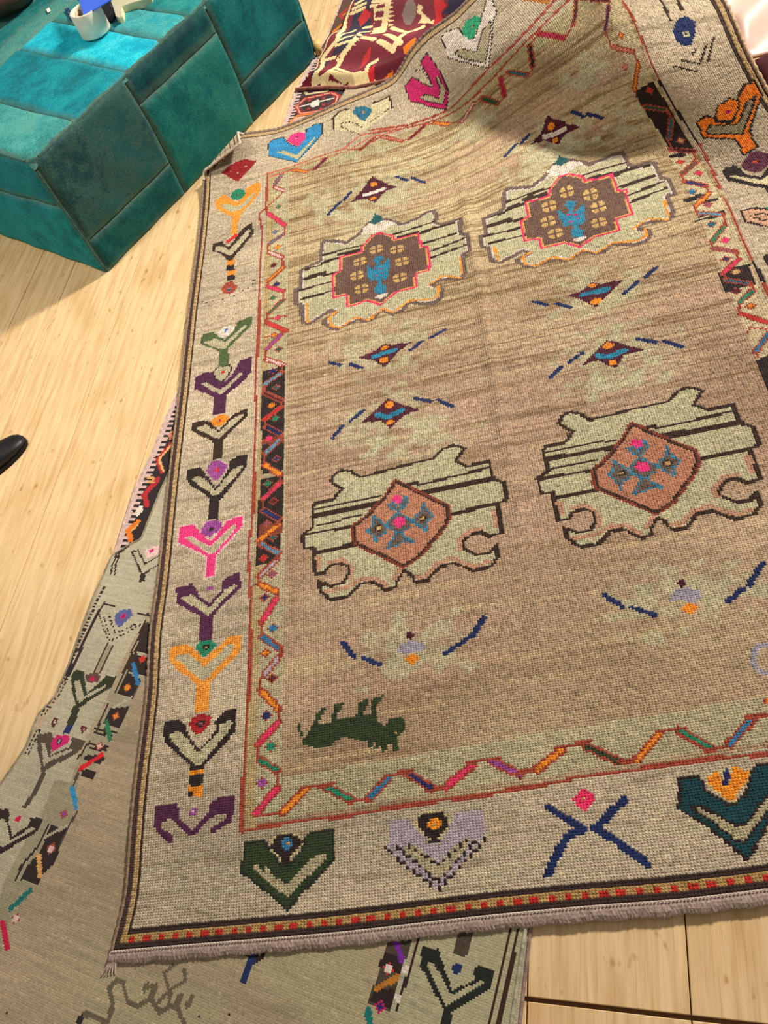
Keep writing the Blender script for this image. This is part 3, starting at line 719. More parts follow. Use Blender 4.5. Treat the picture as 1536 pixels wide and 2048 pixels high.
 (124,'d',[(0, 'lblue')],2.6,[(24,370.4)]),
 (124,'d',[(0, 'black')],1,[(24,370.4)]),
 (124,'d',[(0, 'black')],1.1,[(7.6,365.6)]),
 (124,'d',[(0, 'black')],1.1,[(10.2,363.4)]),
 (124,'d',[(0, 'black')],1.1,[(14.7,363.8)]),
 (124,'d',[(0, 'black')],1.1,[(20.8,362.5)]),
 (124,'d',[(0, 'black')],1.1,[(27.2,363.1)]),
 (124,'d',[(0, 'black')],1.1,[(32.2,366.5)]),
 (124,'d',[(0, 'black')],1.1,[(35.3,367.9)]),
 (124,'d',[(0, 'black')],1.1,[(38.4,370.1)]),
 (124,'d',[(0, 'black')],1.1,[(39,373.4)]),
 (125,'p',[(0, 'ogreen')],0,[(9.1,333.9),(10.4,335.6),(16.6,335.7),(19.2,331.4),(23.7,326.6),(28.4,332.1),(30.4,339.2),(38.6,341.5),(38.7,333.9),(33.1,327.1),(26.4,318.6),(26.7,305.2),(21.5,304.9),(21.1,317.7),(16.7,321.4),(9.5,328.2)]),
 (125,'h',[(0, 'bgrey')],0,[(11.2,328.7),(17.8,329.7),(23.8,324.7),(28.5,329.3),(35.1,335.2),(36.4,334.2),(31.6,328.7),(25.8,322),(24.1,318.3),(19.8,320.8),(12.5,326.6)]),
 (126,'p',[(0, 'white')],0,[(19.4,334.7),(22,337.7),(26.6,338.3),(29.4,335.6),(28.4,332.6),(25.5,329.8),(22.4,328.7),(19.6,330.7)]),
 (126,'d',[(0, 'slateb')],2.2,[(23.9,334.6)]),
 (127,'p',[(0, 'purple')],0,[(7.6,301.1),(14.8,303.6),(17.9,301.4),(23.3,291.9),(25.9,292.1),(30,297.4),(33.3,305.6),(39.9,307),(40.2,295),(34.7,287.7),(27.1,282.2),(27.2,267.6),(20.5,268.2),(20,282),(15.2,286),(8.1,291.7)]),
 (127,'h',[(0, 'bgrey')],0,[(11.6,295.2),(14.2,295.4),(23.3,286.4),(33.7,296.2),(35.5,296.8),(35.5,295.3),(24.2,282.7),(18.8,286.8)]),
 (128,'p',[(0, 'dbrown'), (0.9, 'bgrey')],0,[(17.5,302),(21.1,305.5),(27.4,305.2),(29.4,301.7),(27.5,295.6),(23.7,291.5),(19.4,296.3)]),
 (128,'d',[(0, 'red')],2.3,[(24,300.1)]),
 (128,'d',[(0, 'bgrey')],1,[(24,300.1)]),
 (129,'p',[(0, 'dbrown')],0,[(8.5,265.2),(9.8,266.2),(17.4,265.3),(24.3,256.2),(30.2,263.8),(32.1,266),(39.1,267.2),(39.2,261.5),(32.6,255.5),(26.8,248.1),(27.1,236.3),(22.4,235.8),(21.8,247.7),(20.5,249.9),(8.9,260.3)]),
 (129,'h',[(0, 'bgrey')],0,[(10.6,261.2),(16.9,262.7),(19.9,258.9),(23.6,255.7),(25.1,255.2),(30.9,262.2),(36.7,264.4),(37.4,262.5),(30.5,255.7),(24.7,250.1),(22.5,251),(16.6,256.8)]),
 (130,'p',[(0, 'orange')],0,[(19.3,263.8),(21.6,266.4),(26.5,266.8),(29.4,264.5),(28.8,262.3),(26.2,259.4),(23.5,258.8),(20.5,261.1)]),
 (130,'d',[(0, 'tan')],2.4,[(24.3,263)]),
 (130,'d',[(0, 'red')],1.3,[(24.3,263)]),
 (131,'p',[(0, 'black')],0,[(9,233),(15.8,233),(18.9,227.6),(24.9,216.5),(30.9,227.3),(31,233),(34.2,234.7),(39.6,235.2),(39.8,226.5),(34.3,217.8),(27.6,208.2),(22.9,209.4),(17.2,216.5),(9.6,224.5)]),
 (131,'h',[(0, 'bgrey')],0,[(11.6,225.7),(14.5,227.3),(18.8,224.4),(24.6,216),(33.2,226.7),(36.5,228.2),(38.1,227.3),(36.6,224),(27.3,212.9),(25.5,210.7),(23.4,212.3),(17.8,218.9)]),
 (131,'p',[(0, 'black')],0,[(22,212.5),(27.4,212.3),(27.2,196.3),(21.7,197.3)]),
 (132,'p',[(0, 'violet')],0,[(19.4,229.6),(20.8,234.5),(26.2,234.8),(29.8,230.7),(29.3,226.9),(26.2,222.6),(24.3,221.4),(21.4,224.8)]),
 (132,'d',[(0, 'red')],2.6,[(24.7,228.6)]),
 (132,'d',[(0, 'violet')],1.2,[(24.7,228.6)]),
 (133,'p',[(0, 'pinkw'), (1, 'hpink')],0,[(7,196.6),(15.3,196.7),(18.8,191.6),(24,184.6),(28.4,190.8),(31.1,195.1),(40.3,196.3),(40.2,189.4),(33.6,180.7),(27.9,174.2),(28,161.7),(22,162.2),(21.9,174.5),(15.4,179.7),(7.5,185.5)]),
 (133,'h',[(0, 'pinkw'), (0.45, 'bgrey')],0,[(10.4,188.7),(13.9,189.3),(23.9,180.4),(34.7,191.2),(36.5,190.1),(32.8,183.4),(26.2,175.7),(23.5,176.3),(16.7,182.5)]),
 (134,'p',[(0, 'violet')],0,[(18.7,192.4),(21.7,196.5),(26.9,196),(28.9,193.1),(28.7,190.3),(23.6,186.1),(19.6,188.2)]),
 (134,'d',[(0, 'black')],2.4,[(24.1,191.1)]),
 (134,'d',[(0, 'tan')],1,[(24.1,191.1)]),
 (135,'p',[(0, 'purple')],0,[(9.1,160.2),(16.6,160.6),(20.1,155.3),(20.9,153),(25.8,147.6),(30.5,153),(31.4,158.6),(33.6,161),(39.1,162.3),(39.8,153.8),(34.3,147.9),(28.5,141.4),(28.5,128),(22.4,128.6),(22.3,141.3),(10.1,151.4)]),
 (135,'h',[(0, 'pgreen2')],0,[(11.7,153.5),(16.5,154.6),(25.5,146.5),(26.7,146.2),(31.7,153.3),(36.9,155.7),(37.8,154.8),(31.9,148.4),(25.9,141.1),(24,142),(18.3,147.8)]),
 (136,'p',[(0, 'violet')],0,[(23.7,157),(27,156.8),(27.1,154.8),(23.9,154.8)]),
 (137,'p',[(0, 'lorange')],0,[(9.5,127),(11.5,128),(16.8,127.6),(19.8,125.3),(24.8,118.7),(30.9,123.8),(33.7,126.5),(36.2,128.2),(40.7,127.6),(40.7,119.8),(36.9,115.4),(31.5,109.9),(27.9,106.1),(28.4,92.7),(22.2,93.2),(21.6,106.7),(18.1,111.1),(12.6,115.7),(9.4,121)]),
 (137,'h',[(0, 'bgrey')],0,[(12.3,123.4),(17,123.5),(21.2,119.5),(24.9,114.9),(31.1,119.6),(34.3,123.9),(38,123.9),(38.4,121.6),(34,116.6),(27.5,109.4),(25,107.5),(20.4,112),(15.5,117.8),(12.1,120.8)]),
 (138,'p',[(0, 'teal')],0,[(20.4,125.2),(22.6,127.8),(27.9,127.7),(30.3,125.6),(29.2,123.4),(25,119.5),(22.9,122)]),
 (138,'d',[(0, 'black')],2.8,[(25.6,124.8)]),
 (138,'d',[(0, 'tan')],1,[(25.6,124.8)]),
 (139,'p',[(0, 'black')],0,[(9.1,91),(15.8,91.2),(18.5,88.4),(18.8,85.6),(25.1,75.8),(31.8,82.9),(31.3,88.3),(34.6,91.5),(40.3,91.7),(40.4,82.6),(37,77.4),(27.9,68),(27.5,66.1),(22.5,67.1),(21.8,69.5),(9.6,82.1)]),
 (139,'h',[(0, 'pgreen2')],0,[(11.5,85),(16,86),(18.5,83.2),(25.2,75.1),(33.8,86),(38.1,86.8),(38.7,85.3),(36.7,81.5),(26.7,69.3),(25.1,68.4),(23.4,69.8),(19.2,74.4),(13.6,81.2)]),
 (139,'p',[(0, 'orange')],0,[(22.1,67.1),(27.7,66.6),(27.7,64.8),(22.2,65.2)]),
 (139,'p',[(0, 'black')],0,[(22.2,65.2),(27.7,64.8),(27.4,59.5),(22.3,60.5)]),
 (139,'p',[(0, 'orange')],0,[(22.1,60.6),(27.6,59.5),(27.9,55.3),(22.1,55.8)]),
 (139,'p',[(0, 'black')],0,[(22.1,58),(24.2,57.7),(24.4,55.4),(22.2,55.7)]),
 (140,'p',[(0, 'pgreen2'), (0.7, 'red2')],0,[(19.2,88.8),(21.5,91.9),(26.1,92.7),(30.4,90.3),(30,87.2),(25.3,81.1),(20.8,84.4)]),
 (140,'d',[(0, 'black')],3,[(25.1,87.7)]),
 (140,'d',[(0, 'mauve')],1.2,[(25.1,87.7)]),
 (141,'p',[(0, 'purple')],0,[(8.5,54),(17.7,53.7),(18.6,51.5),(18.5,47.1),(14.3,47.8),(11.2,46.1),(9.1,45.4)]),
 (141,'p',[(0, 'purple')],0,[(30.6,50.2),(31.3,52.2),(35.3,54.2),(40.7,54.2),(40.6,46.7),(35.6,47.5),(32.2,45.9),(30.6,47)]),
 (141,'l',[(0, 'purple')],1.9,[(17.4,47.5),(24.7,40.6),(27.7,43.7),(32.4,48.7)]),
 (141,'l',[(0, 'purple')],2.6,[(10.2,46.6),(11.3,43.6),(16.1,39.5)]),
 (141,'l',[(0, 'purple')],2.2,[(39.9,47.4),(38.9,44.2),(33.2,41.2)]),
 (142,'d',[(0, 'violet')],2.8,[(24.7,49.4)]),
 (142,'d',[(0, 'pinkw')],1,[(24.7,49.4)]),
 (143,'p',[(0, 'dgreenb'), (1, 'fgreend')],0,[(44.7,34.9),(52.7,35.1),(55,31.3),(59.1,25.1),(61.9,24.8),(66.3,30),(67.5,34.2),(69.2,35.8),(77.8,36),(78,24.9),(74.5,20.9),(66.9,14),(61.2,8),(58.7,10.4),(52.5,16.5),(43.6,24.1),(44.5,27.8)]),
 (143,'h',[(0, 'bgrey2')],0,[(48.5,25.9),(50.2,26),(52.3,23),(53.4,25.1),(56.3,21.4),(61.4,17.4),(67.4,24.2),(69.4,26.1),(73.5,27.3),(75.4,26.1),(72.4,23.1),(67.4,18.6),(61.4,12.8),(56.9,16.9),(50.6,22.6)]),
 (144,'p',[(0, 'ycream'), (0.62, 'black')],0,[(54.3,32),(56,35.9),(60.1,36.7),(64.7,35.8),(67.4,32.5),(65.2,29.6),(62.5,27.3),(62.5,24.4),(58.8,24.8),(58.5,27.5),(55.3,30.4)]),
 (144,'d',[(0, 'blue')],4.2,[(61.1,32.5)]),
 (144,'d',[(0, 'orange')],1,[(61.1,32.4)]),
 (145,'p',[(0, 'lav')],0,[(96.8,36.4),(103.3,36.1),(105.2,33.5),(109.6,27.7),(113.7,26),(117.1,30.1),(119.1,34.9),(122.4,36.5),(128.9,36.5),(128.7,26.8),(126.9,24.3),(119.6,17.5),(112.4,9.9),(111.8,9.2),(103.7,18),(95.8,26.3),(96.9,28.4)]),
 (145,'h',[(0, 'bgrey2')],0,[(99.5,25.8),(105.3,26.5),(112.5,18.2),(121.4,26.3),(125,26.2),(118.2,18.8),(112.1,12.9),(105.9,19.6)]),
 (145,'l',[(0, 'black')],-1.2,[(95.8,26.3),(111.8,9.2),(129.6,26.1)]),
 (145,'l',[(0, 'black')],-1.2,[(99.5,26.3),(112.1,12.3),(126.3,25.9)]),
 (145,'l',[(0, 'black')],-1.2,[(103.2,26.5),(112.5,18.2),(123.2,25.9)]),
 (146,'p',[(0, 'ycream'), (0.55, 'black')],0,[(105.8,34.5),(108.9,37.9),(115.6,37.5),(118.2,33.1),(116.6,29.9),(113.8,27.7),(114.4,25.3),(109.2,26),(110.1,27.9),(106.6,31.8)]),
 (146,'d',[(0, 'orange')],4,[(112.5,33)]),
 (146,'d',[(0, 'tan')],1,[(112.5,32.6)]),
 (147,'l',[(0, 'navy')],2.6,[(150.3,33.6),(159.3,25.1)]),
 (147,'l',[(0, 'navy')],2.6,[(159.3,24.7),(154.4,22.7),(150.6,17.5),(146.6,10.8)]),
 (147,'l',[(0, 'navy')],2.6,[(173.9,33.5),(163.5,24.8)]),
 (147,'l',[(0, 'navy')],2.6,[(163.5,24.8),(169,20),(177,11.1)]),
 (148,'p',[(0, 'pink')],0,[(157.8,35.6),(162.2,39.8),(165.8,34.8),(161.5,30.9)]),
 (148,'d',[(0, 'tan')],1,[(161.7,35.1)]),
 (149,'p',[(0, 'black'), (1, 'dteal2')],0,[(191.4,38.9),(197.4,38.8),(199.1,35.7),(199.1,33.4),(205,27.4),(210.2,31.1),(212.8,37.8),(215.1,39.5),(219,39.7),(223.7,39.2),(221.1,28.2),(217.9,24.3),(206.3,9.5),(204.4,9.2),(201,14.7),(195.9,21.3),(189,28.4),(190.1,31.3)]),
 (149,'h',[(0, 'black'), (0.8, 'bgrey2')],0,[(192.7,28.4),(195.8,29.3),(199.3,25.8),(205.2,20.5),(207.8,21.2),(212.4,26.5),(215.8,28.8),(219.4,28.2),(216.7,24.8),(206,14),(203.5,15.1),(198.4,21.9)]),
 (150,'p',[(0, 'ycream'), (0.45, 'orange')],0,[(199.8,37.6),(203.3,39.8),(209.9,40),(213.4,37.7),(212,34.5),(207.5,30.1),(206.4,27.7),(204.1,28.7),(201.9,31.8),(199.9,34.7)]),
 (150,'p',[(0, 'ycream')],0,[(204.5,38.8),(207.9,39.2),(206.3,34),(203.7,34.1)]),
 (150,'l',[(0, 'navy2')],1.9,[(206.5,38.8),(205.1,35)]),
 (151,'p',[(0, 'dbrown'), (0.6, 'sky')],0,[(44.2,522.8),(47.2,526.9),(54.1,526.7),(58.5,515.9),(62.8,509.7),(67.1,517.6),(68.5,525.8),(73.7,527),(79.1,525),(79,514.1),(70.6,500.6),(63.4,487.8),(55.8,497.7),(44.8,509.1)]),
 (151,'h',[(0, 'ycream')],0,[(50,511.1),(55.5,509.2),(63.1,498.5),(73.9,513.4),(74.3,511.6),(63.7,492),(58.2,501)]),
 (152,'p',[(0, 'hpink')],0,[(56.8,520.9),(59.1,526.5),(64,525.6),(68.1,521.5),(67.9,514.7),(63.6,508.9),(59.4,515.2)]),
 (152,'d',[(0, 'dbrown')],1.8,[(62.7,520.1)]),
 (152,'d',[(0, 'white')],0.8,[(62.7,519.8)]),
 (153,'p',[(0, 'pcream')],0,[(85,525.8),(95,528.7),(103.4,512.8),(111.4,526),(122.7,525),(124,513.2),(101.9,500.2),(85.8,514.3)]),
 (153,'l',[(0, 'dbrown')],1.2,[(85.8,514.3),(85,525.8),(89.1,529.7),(95,528.7)]),
 (153,'l',[(0, 'dbrown')],1.2,[(111.4,526),(122.7,525),(124,513.2)]),
 (153,'l',[(0, 'dbrown')],-1,[(90.4,517.7),(96.7,515.6),(103.9,506.6)]),
 (153,'l',[(0, 'dbrown')],-1,[(90,514.6),(101.1,500.6)]),
 (153,'l',[(0, 'dbrown')],-1,[(109.4,509.7),(122.7,515.3)]),
 (154,'p',[(0, 'steel2')],0,[(97.5,524.2),(99.3,528.2),(105.3,526.2),(110.4,521.7),(109.4,517.2),(105.5,512.3),(102.6,515.1),(100,519.7)]),
 (154,'d',[(0, 'orange')],1,[(104.7,521)]),
 (155,'p',[(0, 'dbrown'), (0.7, 'mag')],0,[(134.5,524.1),(142.7,523.9),(147,517.8),(148.2,514.1),(153.6,508),(152.9,516.9),(151.4,524.6),(152.4,526.6),(158.5,527.7),(160.3,520.3),(161.8,510.9),(162.1,498.4),(156.2,487.9),(146.6,498.3),(136.7,509.2)]),
 (155,'h',[(0, 'dbrown'), (0.6, 'bgrey2')],0,[(142.5,507.5),(148.1,506.8),(154.4,499),(156.9,502.9),(157,511),(159.4,511.4),(160.6,499.8),(155.7,492.5),(147.4,501)]),
 (155,'l',[(0, 'dbrown')],-0.9,[(146.8,524.8),(151.3,521.5),(152.5,514.5)]),
 (156,'p',[(0, 'dbrown'), (0.6, 'white')],0,[(170.5,529.3),(175.7,530.8),(183.8,527.3),(183.6,522.1),(188.2,513.3),(197,520.7),(202.8,525),(206.6,529.5),(209.3,526),(206.5,516),(201.6,512.4),(186.4,488.6),(177.4,503.3),(169.4,514.6)]),
 (156,'h',[(0, 'dbrown'), (0.6, 'bgrey2')],0,[(173.6,514.7),(178.8,514.4),(185.4,504.4),(193.8,513.5),(200.7,514.9),(200.7,512.5),(186.4,493.3),(177.1,506.9)]),
 (157,'p',[(0, 'emer')],0,[(184,523.4),(188.6,527.2),(195.8,525.6),(197.8,521.4),(195.1,517.7),(190.9,516.4),(187.5,513.7),(185.4,515.3),(183.5,520.5)]),
 (157,'d',[(0, 'tan')],2,[(191.3,520.7)]),
 (157,'d',[(0, 'dbrown')],0.9,[(191.3,520.7)]),
 (158,'p',[(0, 'ochre')],0,[(219.4,511.5),(228.7,511.2),(233.8,500.6),(229,498.9),(227,497.2),(223.1,504.7)]),
 (159,'p',[(0, 'navyr')],0,[(293.3,447.5),(297,453.1),(302.1,454.8),(304.6,450.4),(302,442.9),(298.1,437.5),(294.3,438.8),(292.5,442.9)]),
 (159,'d',[(0, 'pgreen')],3,[(298.4,444.5)]),
 (159,'d',[(0, 'black')],1.2,[(298.3,444.3)]),
 (159,'l',[(0, 'dbrown')],1.5,[(295.8,467.5),(294.3,453.3)]),
 (159,'l',[(0, 'dbrown')],1.5,[(302.4,465.2),(302,458.1)]),
 (159,'l',[(0, 'dbrown')],1.1,[(309.4,439.3),(302.5,426.7)]),
 (159,'l',[(0, 'dbrown')],1.1,[(305.8,437),(298.4,426.3)]),
 (159,'l',[(0, 'dbrown')],1.1,[(299.8,434.6),(297.4,432.9)]),
 (159,'l',[(0, 'dbrown')],1.1,[(298.1,426.4),(291.4,430.1)]),
 (159,'l',[(0, 'dbrown')],1.1,[(295,422.4),(286.7,427.7)]),
 (160,'p',[(0, 'black'), (1, 'orange2')],0,[(281.9,394),(288.6,397.1),(292.4,394.8),(292.3,391.8),(297.9,389.6),(305,399.3),(307.1,404.2),(312.6,409.6),(318.4,411.5),(318,401.3),(311.1,392.5),(303.4,381.3),(302.7,379.6),(301.8,369.2),(293,365.7),(294.2,377.9),(281.2,383.6)]),
 (160,'h',[(0, 'black'), (0.9, 'bgrey3')],0,[(283.9,387.8),(287.9,390.9),(299.5,387.7),(309.5,400.1),(315.4,402.2),(311.9,397),(299.3,380.2),(284.4,385.2)]),
 (161,'p',[(0, 'black'), (0.8, 'orange2')],0,[(291.9,394.9),(295.8,400.7),(303.3,404),(306.8,400.9),(304.8,396.3),(298.9,389.7),(292,391.9)]),
 (161,'d',[(0, 'mag')],2.4,[(299.3,396.2)]),
 (161,'d',[(0, 'navy2')],1.2,[(299.2,396.3)]),
 (162,'p',[(0, 'black')],0,[(280.6,360.1),(286.8,361.7),(289.2,358.5),(288.7,353.9),(294.5,348.8),(300.3,354.7),(303,355.6),(300,341.6),(293.9,333.6),(292.5,339.8),(279.8,351)]),
 (162,'h',[(0, 'pcream')],0,[(281.5,353.4),(284,354.3),(293.8,346.8),(299.6,349.7),(299.6,345.2),(295.4,340.6),(293.5,342.7)]),
 (163,'p',[(0, 'plum')],0,[(290.5,361),(296.2,367),(300.7,367.3),(304,363.1),(302.4,357.1),(295,352.4),(290.4,355.6)]),
 (163,'d',[(0, 'red')],2.2,[(296.5,360.2)]),
 (163,'d',[(0, 'orange')],1,[(296.5,360.2)]),
 (164,'p',[(0, 'peach2')],0,[(278.2,325.8),(285.3,325.5),(290.4,321.7),(290.2,312.9),(286.8,311.3),(278.5,319.2)]),
 (164,'l',[(0, 'dbrown')],1.2,[(289.6,323),(285.4,326),(278.1,326.4),(278.1,318.9),(287.5,310.8)]),
 (164,'l',[(0, 'dbrown')],-1,[(288.5,319.6),(285.4,321.9),(281.2,321.1),(287.5,315.2)]),
 (164,'d',[(0, 'teal')],2.5,[(290.2,324)]),
 (165,'p',[(0, 'black')],0,[(279.1,291.4),(282.9,292.3),(280.4,282.3),(278.9,285)]),
 (166,'p',[(0, 'mauveb'), (2.3, 'white2'), (3.2, 'cream')],0,[(62.2,341.9),(62.5,355.5),(65,355.6),(65,372.1),(66.8,373.1),(75.5,375.9),(76.2,382.8),(77,391),(79.3,393.8),(85.1,391.3),(91.5,387.4),(98.2,392.3),(103.6,400.4),(108.1,402.6),(109.7,402.6),(114.7,400.6),(119.6,396.6),(122.2,392.8),(130.1,394.4),(136,398.4),(140.9,397.5),(142.2,392.1),(141.3,384.7),(143.8,381.5),(151,382.5),(153.9,380.9),(153.2,367.4),(156.1,364.8),(156.3,350.9),(155.5,348.7),(152.6,349.1),(152.2,335.7),(151.4,331),(147.8,328.1),(142.8,330.5),(137.1,331.4),(135.6,329.8),(138.7,327.4),(140,324.1),(138.6,317.5),(135.7,314.4),(130.5,314.3),(122.4,318.6),(118.2,313.8),(113.5,312.4),(108.2,317.7),(105.1,314.6),(101.7,311.7),(98.9,311.7),(96.4,314.8),(89.7,313.1),(84.9,310.7),(81.6,313),(77.4,319.4),(77.4,323.2),(83.3,326.9),(81.9,328.7),(76.4,325.2),(70.9,321.4),(65.7,324.8),(65.2,339.6)]),
 (166,'l',[(0, 'dbrown')],1.5499999999999998,[(78.4,380.1),(99.2,380.6)]),
 (166,'l',[(0, 'dbrown')],2.35,[(78.3,373.3),(86.9,374.1)]),
 (166,'l',[(0, 'dbrown')],2.75,[(86.9,377.1),(98.4,376.3)]),
 (166,'l',[(0, 'dbrown')],1.4500000000000002,[(68.6,371.1),(76.9,371.5)]),
 (166,'l',[(0, 'dbrown')],3.35,[(69,362.7),(78.2,363.5)]),
 (166,'l',[(0, 'dbrown')],1.5499999999999998,[(78.2,361.2),(86,360.9)]),
 (166,'l',[(0, 'dbrown')],1.65,[(65.4,353.2),(82.7,353.5)]),
 (166,'l',[(0, 'dbrown')],1.75,[(66.8,344.6),(82.6,345.6)]),
 (166,'l',[(0, 'dbrown')],1.5499999999999998,[(117.5,383.9),(139.3,385.8)]),
 (166,'l',[(0, 'dbrown')],1.4500000000000002,[(119.4,379.9),(130.6,379.9)]),
 (166,'l',[(0, 'dbrown')],2.85,[(131.8,378),(139.5,379.3)]),
 (166,'l',[(0, 'dbrown')],1.75,[(139.5,379.3),(149.7,378.9)]),
 (166,'l',[(0, 'dbrown')],1.5499999999999998,[(132.5,367.8),(149.8,369.1)]),
 (166,'l',[(0, 'dbrown')],1.5499999999999998,[(136,359.6),(152.9,362.8)]),
 (166,'l',[(0, 'dbrown')],1.5499999999999998,[(135.5,353.9),(153,356.9)]),
 (166,'p',[(0, 'white')],0,[(100.5,395.2),(104.3,398.9),(107.2,398.4),(109.2,395.6),(115.2,398.4),(119.3,394.1),(113.4,391.3),(110.3,387.5),(106.1,389.2),(101.7,389.6)]),
 (166,'p',[(0, 'dteal')],0,[(105.1,399.8),(107.5,404.8),(108.7,408.3),(109.7,405.3),(112.1,403),(112.3,399.6),(107.8,396.8)]),
 (166,'l',[(0, 'pale')],1.4,[(106.6,411.1),(106.8,416.4)]),
 (166,'l',[(0, 'pale')],1.4,[(109.8,408.5),(110.1,413.8)]),
 (166,'l',[(0, 'lorange')],1.2,[(69.1,340.3),(69.9,324.5)]),
 (166,'l',[(0, 'lorange')],1.2,[(85.3,327.7),(80.8,323.5),(82.1,316.5),(86.3,312.8),(94.5,318.7),(100.9,313.6),(103,314.4)]),
 (166,'l',[(0, 'lorange')],1.2,[(149.5,347.1),(149.2,333.6)]),
 (166,'l',[(0, 'lorange')],1.2,[(132.4,330.6),(140,335.8),(148,330.2)]),
 (166,'l',[(0, 'lorange')],1.2,[(137.1,327.5),(136.8,321),(132.8,318.3),(121.9,321.5),(113.7,315),(108.7,320.2),(101.8,314.3)]),
 (167,'p',[(0, 'pink'), (1.1, 'tano'), (1.8, 'brown')],0,[(106,388.5),(99.2,379.4),(98.7,374.7),(86.9,374.7),(86.7,361.8),(83.1,359.7),(82.6,345),(83.2,339.1),(89.7,338.8),(90.1,328.6),(101,329.9),(108,322.7),(108.6,324.1),(115.9,330.6),(126.9,331.2),(127.4,342.9),(134.4,343.3),(135.4,365.2),(131.7,365.7),(131.2,379),(117.9,379.2),(117.4,383.2),(110.5,388.6),(107.6,388.5)]),
 (167,'p',[(0, 'bblue')],0,[(105.2,363.7),(106.7,366.7),(110.9,365),(110.4,361.6),(108.9,359.8),(108.4,356.5),(110.5,358),(114.3,363),(113.1,347.6),(110.6,344),(109.3,346.3),(108.8,342.5),(111,339.3),(110.7,333.8),(108.7,332.9),(105.4,334.8),(105.2,339.3),(107.1,343.1),(105.9,347),(103.1,345.9),(102,352.1),(101.6,361.6),(104.9,355.6),(107.1,359.4)]),
 (167,'p',[(0, 'white')],0,[(104.6,331.8),(107.3,333.5),(111.7,333.2),(111.3,330.5),(107.1,328.8)]),
 (167,'d',[(0, 'mag')],1.2,[(106.3,355.6)]),
 (167,'d',[(0, 'mag')],1.2,[(109.3,354.7)]),
 (167,'d',[(0, 'mag')],1.2,[(106.4,349.7)]),
 (167,'d',[(0, 'mag')],1.2,[(109.5,350.4)]),
 (167,'f',[(0, 'tan2')],0,[(107.9,373.7)]),
 (167,'f',[(0, 'tan2')],0,[(118.4,368.2)]),
 (167,'f',[(0, 'tan2')],0,[(120.8,356.7)]),
 (167,'f',[(0, 'tan2')],0,[(118.3,343.2)]),
 (167,'f',[(0, 'tan2')],0,[(98.1,365.4)]),
 (167,'f',[(0, 'tan2')],0,[(96.3,353.4)]),
 (167,'f',[(0, 'tan2')],0,[(98.5,341.1)]),
 (170,'p',[(0, 'dbrown'), (1, 'mgreen')],0,[(79.3,206),(81.8,210),(85.2,211.4),(89.2,209.3),(92.8,204.5),(96.4,204.8),(103.1,205.2),(109.7,206.1),(119,206.7),(125.2,206.7),(129.8,211.4),(133.8,212.6),(136.9,211.2),(139.2,208.6),(137,205.5),(134.5,202.1),(138.9,197.8),(148.7,198.4),(149,187.1),(153.3,184.1),(153,173.8),(149.3,173.1),(149.3,156.8),(143.9,155.8),(140.6,159.1),(136.4,158.5),(133.7,155.5),(133.4,152.3),(138.3,147.9),(143,147.9),(146.6,151.4),(146.2,144.4),(142.8,140.1),(135.7,139.5),(129.2,145.4),(123.2,144.8),(118,138.6),(112.6,139.1),(112,142.4),(108.9,146.3),(106.2,142.2),(105.4,138.4),(101.1,137.5),(96.2,142.9),(91,143.4),(85.3,137.6),(78.5,137.9),(74.2,142.9),(73.7,149),(78.7,145.4),(83.7,145.9),(86.3,150.1),(86.1,154.2),(82.7,156.7),(78.8,156),(75.9,152.5),(72.1,152.6),(71.6,167.8),(67.3,168.4),(66.7,176.8),(71.3,180),(71.1,191.7),(72.4,194),(80.2,194.2),(84.6,199.4),(81.6,202.5)]),
 (170,'l',[(0, 'dpinkl')],2.2,[(73.5,162.3),(74.1,155.9)]),
 (170,'l',[(0, 'dpinkl')],2.2,[(77.9,158.2),(83.6,158.5),(87.9,152.1),(86.8,146.7)]),
 (170,'l',[(0, 'dpinkl')],2.2,[(76.7,143.1),(84.2,142.6),(91.1,145.7),(96.6,145.2),(101.3,140.2)]),
 (170,'l',[(0, 'dpinkl')],2.2,[(104.4,142.6),(107.7,147.4)]),
 (170,'l',[(0, 'dpinkl')],2.2,[(112.8,141.8),(117,141.2),(122.5,147),(128.8,147.8),(136.5,141.6),(142.5,142.9)]),
 (170,'l',[(0, 'dpinkl')],2.2,[(132.2,151.8),(132,156.8),(136.6,160.9),(141.4,160.9)]),
 (170,'l',[(0, 'dpinkl')],2.2,[(147.1,161.1),(147.4,169.4)]),
 (170,'l',[(0, 'dbrown')],1.1,[(79.3,206),(81.8,210),(85.2,211.4),(89.2,209.3),(92.8,204.5),(96.4,204.8),(103.1,205.2),(109.7,206.1),(119,206.7),(125.2,206.7),(129.8,211.4),(133.8,212.6),(136.9,211.2),(139.2,208.6),(137,205.5),(134.5,202.1),(138.9,197.8),(148.7,198.4),(149,187.1),(153.3,184.1),(153,173.8),(149.3,173.1),(149.3,156.8),(143.9,155.8),(140.6,159.1),(136.4,158.5),(133.7,155.5),(133.4,152.3),(138.3,147.9),(143,147.9),(146.6,151.4),(146.2,144.4),(142.8,140.1),(135.7,139.5),(129.2,145.4),(123.2,144.8),(118,138.6),(112.6,139.1),(112,142.4),(108.9,146.3),(106.2,142.2),(105.4,138.4),(101.1,137.5),(96.2,142.9),(91,143.4),(85.3,137.6),(78.5,137.9),(74.2,142.9),(73.7,149),(78.7,145.4),(83.7,145.9),(86.3,150.1),(86.1,154.2),(82.7,156.7),(78.8,156),(75.9,152.5),(72.1,152.6),(71.6,167.8),(67.3,168.4),(66.7,176.8),(71.3,180),(71.1,191.7),(72.4,194),(80.2,194.2),(84.6,199.4),(81.6,202.5),(79.3,206)]),
 (170,'l',[(0, 'dbrown')],1,[(72.1,190.5),(101.1,190.7)]),
 (170,'l',[(0, 'dbrown')],2.6,[(71.7,186.5),(99.7,186.6)]),
